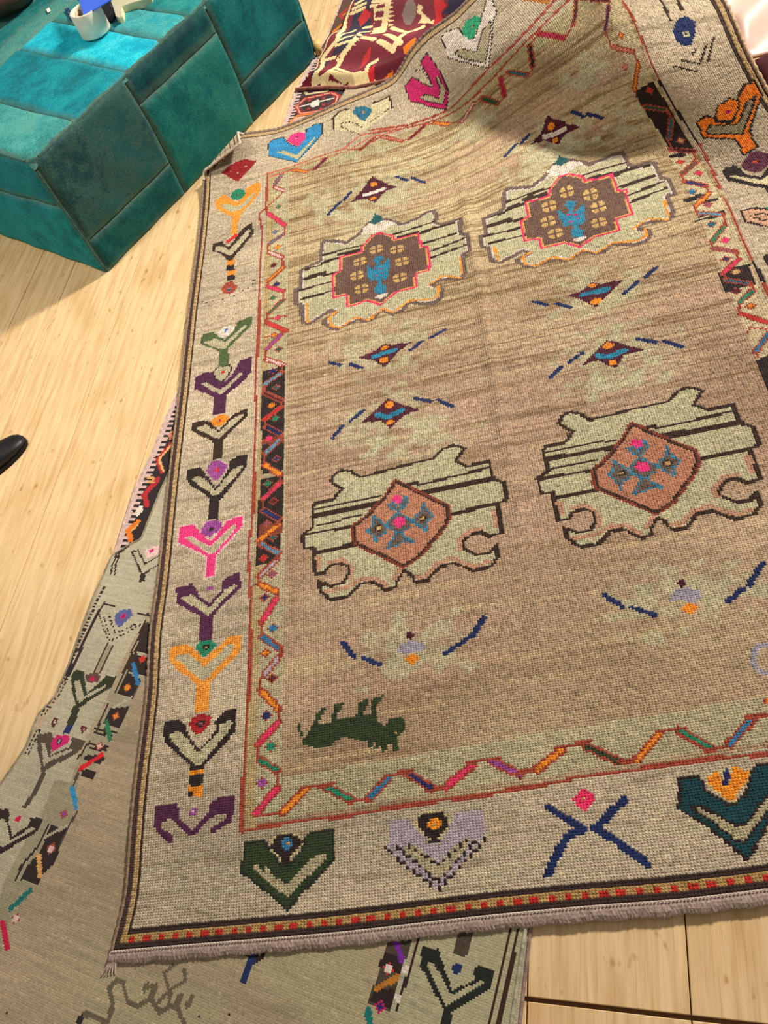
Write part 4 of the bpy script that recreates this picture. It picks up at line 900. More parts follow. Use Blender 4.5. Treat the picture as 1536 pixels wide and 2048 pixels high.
 (170,'l',[(0, 'dbrown')],1,[(73,180.4),(92.3,181.5)]),
 (170,'l',[(0, 'dbrown')],1.6,[(67.3,176.6),(89.6,176.1)]),
 (170,'l',[(0, 'dbrown')],2.4,[(72.9,164.9),(89.2,165.5)]),
 (170,'l',[(0, 'dbrown')],2.4,[(114.3,194),(117,194.2)]),
 (170,'l',[(0, 'dbrown')],1.4,[(117.4,192.4),(148.3,194.4)]),
 (170,'l',[(0, 'dbrown')],3.3,[(119,187.5),(148.8,187.6)]),
 (170,'l',[(0, 'dbrown')],2.2,[(130.9,172.1),(149.3,173.1)]),
 (171,'p',[(0, 'rust2'), (1.1, 'dbrown'), (2.1, 'dpink')],0,[(108.4,199.5),(117.8,189.6),(130.2,177.4),(130.2,170.6),(127.9,165.3),(116.5,151.7),(108.6,147.1),(99.6,155.8),(89.8,164.1),(87.7,168),(88,176.5),(94.3,181),(102.4,190.3)]),
 (171,'p',[(0, 'fblue'), (0.9, 'taupe')],0,[(102.9,174.3),(108.3,179.4),(113.6,173.4),(113.4,169.5),(108.2,166.6),(104.1,170.2)]),
 (171,'p',[(0, 'fblue'), (0.9, 'taupe')],0,[(103.4,184.7),(106.7,185.7),(108.5,182.4),(111.3,187.8),(113.4,185.7),(111.9,181.3),(108.6,179.3),(105.7,181)]),
 (171,'p',[(0, 'fblue'), (0.9, 'taupe')],0,[(115,175.4),(117.4,176.7),(119.6,182.5),(120.9,176.6),(123.5,172.3),(120.4,170.4),(119.3,163.7),(116.9,168),(113.8,171.3)]),
 (171,'p',[(0, 'fblue'), (0.9, 'taupe')],0,[(93.9,172.2),(96.7,174.4),(97.7,180.8),(100.6,176.8),(103.8,171.5),(102.8,168.2),(99.6,167.2),(98,162.5),(96.5,169)]),
 (171,'p',[(0, 'fblue'), (0.9, 'taupe')],0,[(102,160.6),(105,164.5),(106.4,168.7),(110.1,166.9),(110.7,164.2),(114.6,161.2),(113.3,159.8),(109.8,161.7),(107.3,160.1),(103.5,159.4)]),
 (171,'p',[(0, 'hpink')],0,[(105.4,173.2),(106.8,176.1),(111.2,175.3),(111.1,171.3),(107.8,170.1)]),
 (171,'p',[(0, 'hpink')],0,[(105.8,186.7),(107.5,189.1),(110.4,187.8),(110.3,184.6),(108.2,183.6)]),
 (171,'d',[(0, 'dbrown')],3.2,[(118.2,172.9)]),
 (171,'d',[(0, 'tan2')],1.7,[(118.2,172.9)]),
 (171,'d',[(0, 'dbrown')],3.2,[(99.8,172)]),
 (171,'d',[(0, 'tan2')],1.7,[(99.8,172)]),
 (174,'p',[(0, 'maroon2')],0,[(95,424.8),(102.6,435.9),(108.6,447.9),(111.9,442.7),(117.1,435.7),(122.6,431.2),(115.4,429.7),(108.8,418.8),(104.8,424.4),(101.1,426.3)]),
 (174,'l',[(0, 'white')],3.1,[(103.5,429.6),(109.3,430.3),(114,432.4)]),
 (174,'d',[(0, 'orange')],4.2,[(108.8,438.7)]),
 (174,'d',[(0, 'orange')],3.2,[(107.9,424.4)]),
 (175,'l',[(0, 'navy')],2,[(95.4,434.8),(91.1,428.3)]),
 (176,'l',[(0, 'navy')],2,[(88.8,427.2),(81.8,418.1)]),
 (177,'l',[(0, 'navy')],2,[(122.4,442.3),(128,436)]),
 (178,'l',[(0, 'navy')],2,[(130.7,437.6),(137.1,428.4)]),
 (179,'p',[(0, 'maroon2')],0,[(193.6,419.4),(200.5,423.2),(206.1,432.4),(211.1,426.1),(216.3,420.6),(222,415.3),(216.6,415),(211.8,414.4),(209,410.4),(205.8,413.4),(202.1,417.5)]),
 (179,'l',[(0, 'white')],3.1,[(202,420.1),(207.6,418.7),(213.5,418.6)]),
 (179,'d',[(0, 'orange')],4.2,[(207.2,424.5)]),
 (179,'d',[(0, 'orange')],3.2,[(207.4,414.6)]),
 (180,'l',[(0, 'navy')],2,[(194.4,426.7),(189.4,423.8)]),
 (181,'l',[(0, 'navy')],2,[(186.6,424.4),(179.8,418.2)]),
 (182,'l',[(0, 'navy')],2,[(219.9,426.4),(225.6,419.7)]),
 (183,'l',[(0, 'navy')],2,[(227.7,420.2),(235.8,413.5)]),
 (184,'p',[(0, 'maroon2')],0,[(94.6,286.8),(101.7,288.2),(107.7,292.5),(112,289.9),(121.5,289.1),(114.2,283.6),(110.8,278.9),(106.8,274.5),(102.7,280.9)]),
 (184,'l',[(0, 'bblue')],3.1,[(102.2,284.5),(113,286)]),
 (184,'d',[(0, 'orange')],4.2,[(107.1,280.2)]),
 (184,'d',[(0, 'orange')],3.2,[(107.9,289.3)]),
 (185,'l',[(0, 'navy')],2,[(80.7,287.8),(85.8,284.4)]),
 (186,'l',[(0, 'navy')],2,[(90.6,283.2),(96.2,278.3)]),
 (187,'l',[(0, 'navy')],2,[(119.8,282.5),(125.7,287.3)]),
 (188,'l',[(0, 'navy')],2,[(130.2,288.6),(137.1,292.1)]),
 (189,'p',[(0, 'maroon2')],0,[(94.3,239.3),(101.2,245.6),(107.9,252),(112.1,246.9),(121.9,239.7),(114,237.8),(107.7,231.1),(103.8,237.6)]),
 (189,'l',[(0, 'bblue')],3.1,[(102.3,242.5),(106.9,239.2),(113.4,242)]),
 (189,'d',[(0, 'orange')],4.2,[(107.9,247.4)]),
 (189,'d',[(0, 'orange')],3.2,[(107.9,235.4)]),
 (190,'l',[(0, 'navy')],2,[(95.8,247.3),(89.5,242.2)]),
 (191,'l',[(0, 'navy')],2,[(86.4,240.5),(81.1,233.3)]),
 (192,'l',[(0, 'navy')],2,[(120,247.9),(126.9,243.3)]),
 (193,'l',[(0, 'navy')],2,[(130.4,243.1),(136.3,236.7)]),
 (194,'p',[(0, 'maroon2')],0,[(195.4,296.7),(202,297.6),(206.9,302.9),(210.5,299.2),(221.1,298.1),(213.9,291.3),(209.9,287.9),(205.8,282.5),(201.4,289.5)]),
 (194,'l',[(0, 'bblue')],3.1,[(201.5,294.1),(212.6,294)]),
 (194,'d',[(0, 'orange')],4.2,[(206.6,287.3)]),
 (194,'d',[(0, 'orange')],3.2,[(206.9,299.7)]),
 (195,'l',[(0, 'navy')],2,[(235.7,301.3),(229.6,295.5)]),
 (196,'l',[(0, 'navy')],2,[(226.5,294.2),(219.1,288)]),
 (197,'l',[(0, 'navy')],2,[(179.4,298),(185.3,293)]),
 (198,'l',[(0, 'navy')],2,[(189.4,292.4),(194.9,287.1)]),
 (199,'p',[(0, 'maroon2')],0,[(193.6,245.4),(198.5,249.9),(206.5,258.3),(211,254.3),(220.2,246.4),(211.6,245.7),(206.9,238.5),(202.9,243.2),(200.6,245.7)]),
 (199,'l',[(0, 'bblue')],3.1,[(201.2,249.4),(205.6,246.7),(212.1,248.8)]),
 (199,'d',[(0, 'orange')],4.2,[(206.5,254.3)]),
 (199,'d',[(0, 'orange')],3.2,[(206.6,242.7)]),
 (200,'l',[(0, 'navy')],2,[(195.2,253.3),(188.6,248.9)]),
 (201,'l',[(0, 'navy')],2,[(185.2,247.3),(180.2,241.8)]),
 (202,'l',[(0, 'navy')],2,[(218.6,254.4),(225.8,249.4)]),
 (203,'l',[(0, 'navy')],2,[(229.1,248.8),(235.2,242.7)]),
 (204,'p',[(0, 'maroon2')],0,[(107.3,114.2),(109.4,115.5),(111,113),(109.1,110.5)]),
 (204,'p',[(0, 'lavb')],0,[(103.4,107),(105.6,109.8),(109.1,110.7),(113.6,108.5),(115.1,105.7),(112.2,104.9),(109.9,105),(106.5,105.3)]),
 (204,'p',[(0, 'orange')],0,[(106.6,102.1),(109.9,104.6),(112.9,101.9),(109.2,98.6)]),
 (205,'l',[(0, 'navy')],2.2,[(82.9,115.2),(87.5,107)]),
 (206,'l',[(0, 'navy')],1.9,[(90.7,106.4),(97.4,101.5)]),
 (207,'l',[(0, 'navy')],2.3,[(132.4,107.8),(137.4,115.4)]),
 (208,'l',[(0, 'navy')],1.8,[(121.8,101.9),(130.1,106.9)]),
 (209,'p',[(0, 'maroon2')],0,[(206.9,117),(209.2,118.9),(210.5,116.2),(208.2,114.1)]),
 (209,'p',[(0, 'lavb')],0,[(202.6,109.1),(205.7,113.8),(210.2,113.9),(214.1,111.5),(214,108.1),(209.8,106.8),(207,108.9)]),
 (209,'p',[(0, 'orange')],0,[(206.4,104.5),(209.2,107.7),(211.8,104.1),(208.7,101.3)]),
 (210,'l',[(0, 'navy')],2,[(181.8,116.9),(187.5,109.8)]),
 (211,'l',[(0, 'navy')],1.9,[(190.2,109.2),(197.4,103.9)]),
 (212,'l',[(0, 'navy')],2.2,[(228.1,109.4),(222,104.8)]),
 (213,'l',[(0, 'navy')],2.2,[(236.7,119.2),(233.5,115),(230.3,110.4)]),
 (214,'l',[(0, 'lavb')],2,[(231.3,84.5),(228.2,84.4),(225.2,82.6),(223.8,76.7),(225.4,73.1),(228.2,71.9)]),
 (215,'p',[(0, 'fgreend')],0,[(65.3,80.8),(66.4,81),(66.4,77),(67.9,73.5),(69,76.6),(70.7,79.5),(73.1,85.1),(76.6,86.5),(73.6,81.7),(73.3,79.1),(77.6,79),(79.4,86.7),(82.9,86.7),(80.5,82.5),(79.9,79.6),(87.2,79.9),(88.5,85.7),(92.3,87.7),(92.2,85),(90.1,80.7),(92.2,79),(92.9,82.2),(93.6,86.1),(97.7,88),(97,85.8),(94.6,82.6),(94.9,76),(98.1,73.5),(98.8,76.6),(101,77.5),(105.1,76.1),(105.1,72.3),(102.2,68.3),(101.6,63.4),(100,63.4),(99.8,65.6),(97.7,65.9),(97.3,62.9),(95.6,63.2),(95.5,66.3),(94.1,64.7),(93.3,64.8),(93.7,67.9),(92,65.7),(91.1,65.8),(91.5,68.9),(87.4,69.6),(82.5,72),(79.7,70.9),(76.9,69.1),(71.8,69.3),(67.3,71.3),(66.7,74.3),(65.6,75.8)]),
 (215,'d',[(0, 'tan')],1.1,[(101.2,70.5)]),
 (168,'p',[(0, 'mauveb'), (2.3, 'white2'), (3.2, 'cream')],0,[(159.8,351.1),(160.1,362.2),(162.7,362.1),(162.7,375.5),(164.6,376.2),(173.5,377.8),(174.3,383.3),(175.1,390),(177.4,392),(183.3,389.6),(189.9,385.8),(196.8,389.2),(202.3,395.4),(206.9,396.8),(208.6,396.7),(213.7,394.6),(218.6,390.9),(221.3,387.6),(229.4,388.3),(235.5,391),(240.4,389.9),(241.7,385.4),(240.8,379.4),(243.3,376.6),(250.7,376.8),(253.7,375.3),(252.9,364.3),(255.8,361.9),(256,350.5),(255.2,348.8),(252.2,349.4),(251.8,338.5),(250.9,334.7),(247.2,332.6),(242.1,335),(236.3,336.3),(234.8,335.1),(237.9,332.9),(239.2,330),(237.8,324.8),(234.8,322.5),(229.5,322.8),(221.2,327.1),(216.9,323.5),(212.1,322.7),(206.7,327.5),(203.5,325.2),(200,323.1),(197.1,323.4),(194.6,326.1),(187.7,325.3),(182.9,323.7),(179.5,325.9),(175.2,331.5),(175.3,334.6),(181.3,337.1),(179.9,338.7),(174.3,336.3),(168.6,333.6),(163.3,336.8),(162.9,348.9)]),
 (168,'l',[(0, 'dbrown')],1.5499999999999998,[(176.5,380.9),(197.8,379.6)]),
 (168,'l',[(0, 'dbrown')],2.35,[(176.4,375.4),(185.1,375.3)]),
 (168,'l',[(0, 'dbrown')],2.75,[(185.2,377.8),(196.9,376.2)]),
 (168,'l',[(0, 'dbrown')],1.4500000000000002,[(166.4,374.4),(174.9,374.1)]),
 (168,'l',[(0, 'dbrown')],3.35,[(166.8,367.5),(176.2,367.4)]),
 (168,'l',[(0, 'dbrown')],1.5499999999999998,[(176.2,365.5),(184.1,364.6)]),
 (168,'l',[(0, 'dbrown')],1.65,[(163.1,360),(180.8,358.9)]),
 (168,'l',[(0, 'dbrown')],1.75,[(164.5,352.9),(180.6,352.4)]),
 (168,'l',[(0, 'dbrown')],1.5499999999999998,[(216.4,380.7),(238.8,380.5)]),
 (168,'l',[(0, 'dbrown')],1.4500000000000002,[(218.4,377.3),(229.8,376.4)]),
 (168,'l',[(0, 'dbrown')],2.85,[(231.1,374.8),(239,375.1)]),
 (168,'l',[(0, 'dbrown')],1.75,[(239,375.1),(249.4,374)]),
 (168,'l',[(0, 'dbrown')],1.5499999999999998,[(231.7,366.3),(249.5,365.9)]),
 (168,'l',[(0, 'dbrown')],1.5499999999999998,[(235.2,359.3),(252.6,360.6)]),
 (168,'l',[(0, 'dbrown')],1.5499999999999998,[(234.8,354.7),(252.7,355.8)]),
 (168,'p',[(0, 'white')],0,[(199.1,391.4),(203,394.1),(206,393.4),(208.1,391),(214.1,392.8),(218.3,388.9),(212.3,387.2),(209.1,384.3),(204.8,386),(200.4,386.8)]),
 (168,'p',[(0, 'dteal')],0,[(203.8,394.8),(206.3,398.7),(207.6,401.4),(208.5,398.9),(211,396.8),(211.2,394),(206.6,392.1)]),
 (168,'l',[(0, 'pale')],1.4,[(205.4,403.9),(205.7,408.2)]),
 (168,'l',[(0, 'pale')],1.4,[(208.7,401.5),(209,405.8)]),
 (168,'l',[(0, 'lorange')],1.2,[(166.8,349.2),(167.6,336.2)]),
 (168,'l',[(0, 'lorange')],1.2,[(183.4,337.6),(178.7,334.5),(180,328.7),(184.3,325.3),(192.7,329.5),(199.3,324.7),(201.3,325.2)]),
 (168,'l',[(0, 'lorange')],1.2,[(249,348),(248.7,337)]),
 (168,'l',[(0, 'lorange')],1.2,[(231.5,336),(239.3,339.6),(247.4,334.4)]),
 (168,'l',[(0, 'lorange')],1.2,[(236.2,333.1),(236,327.8),(231.8,325.9),(220.8,329.5),(212.3,324.9),(207.2,329.5),(200.1,325.3)]),
 (169,'p',[(0, 'pink'), (1.1, 'tano'), (1.8, 'brown')],0,[(204.8,385.5),(197.7,378.6),(197.2,374.9),(185.1,375.8),(184.9,365.3),(181.2,363.9),(180.6,351.9),(181.2,347.1),(187.9,346.3),(188.2,337.9),(199.3,338),(206.5,331.6),(207.1,332.7),(214.6,337.4),(225.8,336.9),(226.4,346.4),(233.6,346.2),(234.7,364),(230.9,364.7),(230.5,375.6),(216.9,376.9),(216.4,380.2),(209.4,385.2),(206.4,385.4)]),
 (169,'p',[(0, 'bblue')],0,[(203.8,365.3),(205.4,367.6),(209.6,365.9),(209.1,363.2),(207.6,361.8),(207,359.2),(209.2,360.2),(213.1,364),(211.8,351.5),(209.2,348.8),(207.9,350.7),(207.4,347.7),(209.6,344.9),(209.3,340.4),(207.2,339.9),(203.9,341.7),(203.8,345.4),(205.7,348.4),(204.5,351.6),(201.6,350.9),(200.5,356.1),(200.1,363.9),(203.5,358.7),(205.8,361.6)]),
 (169,'p',[(0, 'white')],0,[(203,339.3),(205.9,340.4),(210.3,339.8),(210,337.7),(205.6,336.6)]),
 (169,'d',[(0, 'mag')],1.2,[(204.9,358.6)]),
 (169,'d',[(0, 'mag')],1.2,[(208,357.6)]),
 (169,'d',[(0, 'mag')],1.2,[(205,353.8)]),
 (169,'d',[(0, 'mag')],1.2,[(208.2,354.1)]),
 (169,'f',[(0, 'tan2')],0,[(206.6,373.2)]),
 (169,'f',[(0, 'tan2')],0,[(217.3,367.8)]),
 (169,'f',[(0, 'tan2')],0,[(219.7,358.3)]),
 (169,'f',[(0, 'tan2')],0,[(217.1,347.4)]),
 (169,'f',[(0, 'tan2')],0,[(196.5,367.3)]),
 (169,'f',[(0, 'tan2')],0,[(194.7,357.7)]),
 (169,'f',[(0, 'tan2')],0,[(196.8,347.5)]),
 (172,'p',[(0, 'dbrown'), (1, 'mgreen')],0,[(178.7,212.4),(181.1,216.5),(184.4,217.8),(188.3,215.5),(191.7,210.4),(195.3,210.7),(201.8,210.9),(208.3,211.6),(217.3,211.9),(223.3,211.8),(227.8,216.6),(231.7,217.7),(234.8,216.1),(237,213.4),(234.8,210.2),(232.3,206.8),(236.5,202.2),(246.1,202.5),(246.3,190.8),(250.5,187.6),(250.1,176.9),(246.5,176.3),(246.3,159.4),(241,158.5),(237.8,162),(233.7,161.5),(231.1,158.5),(230.7,155.2),(235.5,150.5),(240.1,150.4),(243.6,153.9),(243.1,146.6),(239.7,142.3),(232.9,141.8),(226.6,148.1),(220.7,147.7),(215.6,141.4),(210.4,142.1),(209.7,145.5),(206.8,149.7),(204.1,145.5),(203.3,141.6),(199.1,140.7),(194.4,146.5),(189.3,147.1),(183.7,141.3),(177.1,141.9),(173,147.1),(172.5,153.5),(177.3,149.6),(182.2,150),(184.8,154.3),(184.6,158.5),(181.3,161.2),(177.6,160.5),(174.8,157.1),(171,157.3),(170.7,173),(166.5,173.8),(166,182.5),(170.6,185.7),(170.4,197.8),(171.8,200.2),(179.3,200.1),(183.7,205.4),(180.9,208.7)]),
 (172,'l',[(0, 'dpinkl')],2.2,[(172.5,167.2),(173,160.6)]),
 (172,'l',[(0, 'dpinkl')],2.2,[(176.8,162.9),(182.3,163.1),(186.4,156.3),(185.3,150.8)]),
 (172,'l',[(0, 'dpinkl')],2.2,[(175.4,147.3),(182.7,146.5),(189.4,149.6),(194.8,148.9),(199.3,143.5)]),
 (172,'l',[(0, 'dpinkl')],2.2,[(202.4,146),(205.7,150.8)]),
 (172,'l',[(0, 'dpinkl')],2.2,[(210.6,144.9),(214.6,144.2),(220,150),(226.2,150.7),(233.7,144),(239.5,145.2)]),
 (172,'l',[(0, 'dpinkl')],2.2,[(229.5,154.8),(229.4,159.8),(234,164),(238.6,163.9)]),
 (172,'l',[(0, 'dpinkl')],2.2,[(244.2,163.9),(244.6,172.5)]),
 (172,'l',[(0, 'dbrown')],1.1,[(178.7,212.4),(181.1,216.5),(184.4,217.8),(188.3,215.5),(191.7,210.4),(195.3,210.7),(201.8,210.9),(208.3,211.6),(217.3,211.9),(223.3,211.8),(227.8,216.6),(231.7,217.7),(234.8,216.1),(237,213.4),(234.8,210.2),(232.3,206.8),(236.5,202.2),(246.1,202.5),(246.3,190.8),(250.5,187.6),(250.1,176.9),(246.5,176.3),(246.3,159.4),(241,158.5),(237.8,162),(233.7,161.5),(231.1,158.5),(230.7,155.2),(235.5,150.5),(240.1,150.4),(243.6,153.9),(243.1,146.6),(239.7,142.3),(232.9,141.8),(226.6,148.1),(220.7,147.7),(215.6,141.4),(210.4,142.1),(209.7,145.5),(206.8,149.7),(204.1,145.5),(203.3,141.6),(199.1,140.7),(194.4,146.5),(189.3,147.1),(183.7,141.3),(177.1,141.9),(173,147.1),(172.5,153.5),(177.3,149.6),(182.2,150),(184.8,154.3),(184.6,158.5),(181.3,161.2),(177.6,160.5),(174.8,157.1),(171,157.3),(170.7,173),(166.5,173.8),(166,182.5),(170.6,185.7),(170.4,197.8),(171.8,200.2),(179.3,200.1),(183.7,205.4),(180.9,208.7),(178.7,212.4)]),
 (172,'l',[(0, 'dbrown')],1,[(171.4,196.5),(199.7,195.9)]),
 (172,'l',[(0, 'dbrown')],2.6,[(171,192.4),(198.2,191.7)]),
 (172,'l',[(0, 'dbrown')],1,[(172.2,186.1),(191,186.6)]),
 (172,'l',[(0, 'dbrown')],1.6,[(166.6,182.3),(188.3,181.1)]),
 (172,'l',[(0, 'dbrown')],2.4,[(171.9,170),(187.9,170.1)]),
 (172,'l',[(0, 'dbrown')],2.4,[(212.5,199),(215.2,199.1)]),
 (172,'l',[(0, 'dbrown')],1.4,[(215.6,197.2),(245.7,198.4)]),
 (172,'l',[(0, 'dbrown')],3.3,[(217.1,192.1),(246.1,191.3)]),
 (172,'l',[(0, 'dbrown')],2.2,[(228.5,175.8),(246.5,176.3)]),
 (173,'p',[(0, 'rust2'), (1.1, 'dbrown'), (2.1, 'dpink')],0,[(206.9,204.9),(216,194.3),(227.8,181.3),(227.8,174.2),(225.5,168.8),(214.3,155),(206.5,150.6),(197.8,159.8),(188.4,168.6),(186.4,172.8),(186.7,181.6),(192.9,186),(201,195.5)]),
 (173,'p',[(0, 'fblue'), (0.9, 'taupe')],0,[(201.3,178.9),(206.6,184),(211.7,177.6),(211.4,173.6),(206.3,170.7),(202.4,174.5)]),
 (173,'p',[(0, 'fblue'), (0.9, 'taupe')],0,[(201.9,189.6),(205.1,190.6),(206.8,187.1),(209.6,192.7),(211.6,190.3),(210.1,185.9),(206.9,183.9),(204.1,185.7)]),
 (173,'p',[(0, 'fblue'), (0.9, 'taupe')],0,[(213.1,179.7),(215.4,181),(217.6,186.9),(218.8,180.8),(221.3,176.2),(218.3,174.3),(217.1,167.4),(214.8,171.9),(211.8,175.5)]),
 (173,'p',[(0, 'fblue'), (0.9, 'taupe')],0,[(192.5,177),(195.2,179.2),(196.2,185.7),(199.1,181.6),(202.1,176),(201.1,172.6),(197.9,171.6),(196.3,166.7),(194.9,173.5)]),
 (173,'p',[(0, 'fblue'), (0.9, 'taupe')],0,[(200.2,164.7),(203.2,168.6),(204.6,173),(208.2,171),(208.7,168.2),(212.5,164.9),(211.2,163.6),(207.8,165.6),(205.4,164),(201.6,163.4)]),
 (173,'p',[(0, 'hpink')],0,[(203.7,177.7),(205.1,180.6),(209.4,179.7),(209.2,175.6),(206,174.3)]),
 (173,'p',[(0, 'hpink')],0,[(204.2,191.6),(205.9,194.1),(208.7,192.7),(208.6,189.3),(206.5,188.4)]),
 (173,'d',[(0, 'dbrown')],3.2,[(216.1,177)]),
 (173,'d',[(0, 'tan2')],1.7,[(216.1,177)]),
 (173,'d',[(0, 'dbrown')],3.2,[(198.3,176.5)]),
 (173,'d',[(0, 'tan2')],1.7,[(198.3,176.5)]),
]
RUG_CLOUDS=[[115.2, 433.1, 24.7, 25.2], [210.3, 414.6, 28.9, 15.1], [108.2, 291.3, 25.9, 21.6], [107.9, 237, 26.5, 20.5], [206.8, 292, 24.6, 21.3], [206.7, 251.1, 25.3, 21.9], [108, 106.5, 27.7, 15.6], [208.8, 110.8, 26.9, 17.2], [80.2, 427.8, 17.2, 16.1], [235.5, 443.5, 19.9, 11.0], [168.4, 459.1, 19.9, 11.4], [96.5, 485, 24.1, 14.2], [247.9, 406.8, 18.2, 10.7], [100, 409.7, 19.4, 20.4], [196.5, 398.2, 20, 17.9], [207.3, 230.7, 24.6, 9.4], [118.2, 220.5, 25.6, 12.9]]
GREY_PARTS=[
 ('border', 'pale grey border down the left side', None),
 ('squiggle_edge', 'black looped stitching along the left edge', None),
 ('squiggle_edge', 'black looped stitching lower on the left edge', None),
 ('zigzag_band', 'broken zigzag of black blocks and coloured bars beside the pale border', None),
 ('bar', None, None),
 ('bar', None, None),
 ('bar', None, None),
 ('bar', None, None),
 ('bar', None, None),
 ('bar', None, None),
 ('bar', None, None),
 ('small_star', None, None),
 ('small_star', None, None),
 ('small_star', None, None),
 ('small_star', None, None),
 ('small_star', None, None),
 ('small_star', None, None),
 ('small_star', None, None),
 ('small_star', None, None),
 ('tulip_motif', 'black outlined V motif with pink blossom, half under the rug', None),
 ('tulip_motif', 'dotted grey V motif with blue blossom', None),
 ('tulip_motif', 'dark green Y motif with dull plum blossom', None),
 ('tulip_motif', 'taupe Y motif with magenta blossom', None),
 ('tulip_motif', 'black Y motif with small red bud at the picture edge', None),
 ('bracket_motif', 'small maroon keyhole outline by the edge', None),
 ('bracket_motif', 'small maroon keyhole outline', None),
 ('zigzag_band', 'black zigzag band with a violet bar in the near right of the kilim', None),
 ('border', 'pale grey border at the near right of the kilim', None),
 ('tulip_motif', 'near-black Y motif on a dark taupe stem beside the wooden floor', None),
 ('stroke_motif', 'navy blue stroke with black specks by the rug fringe', None),
 ('scribble_motif', 'faint taupe line figure on the bare field', None),
]
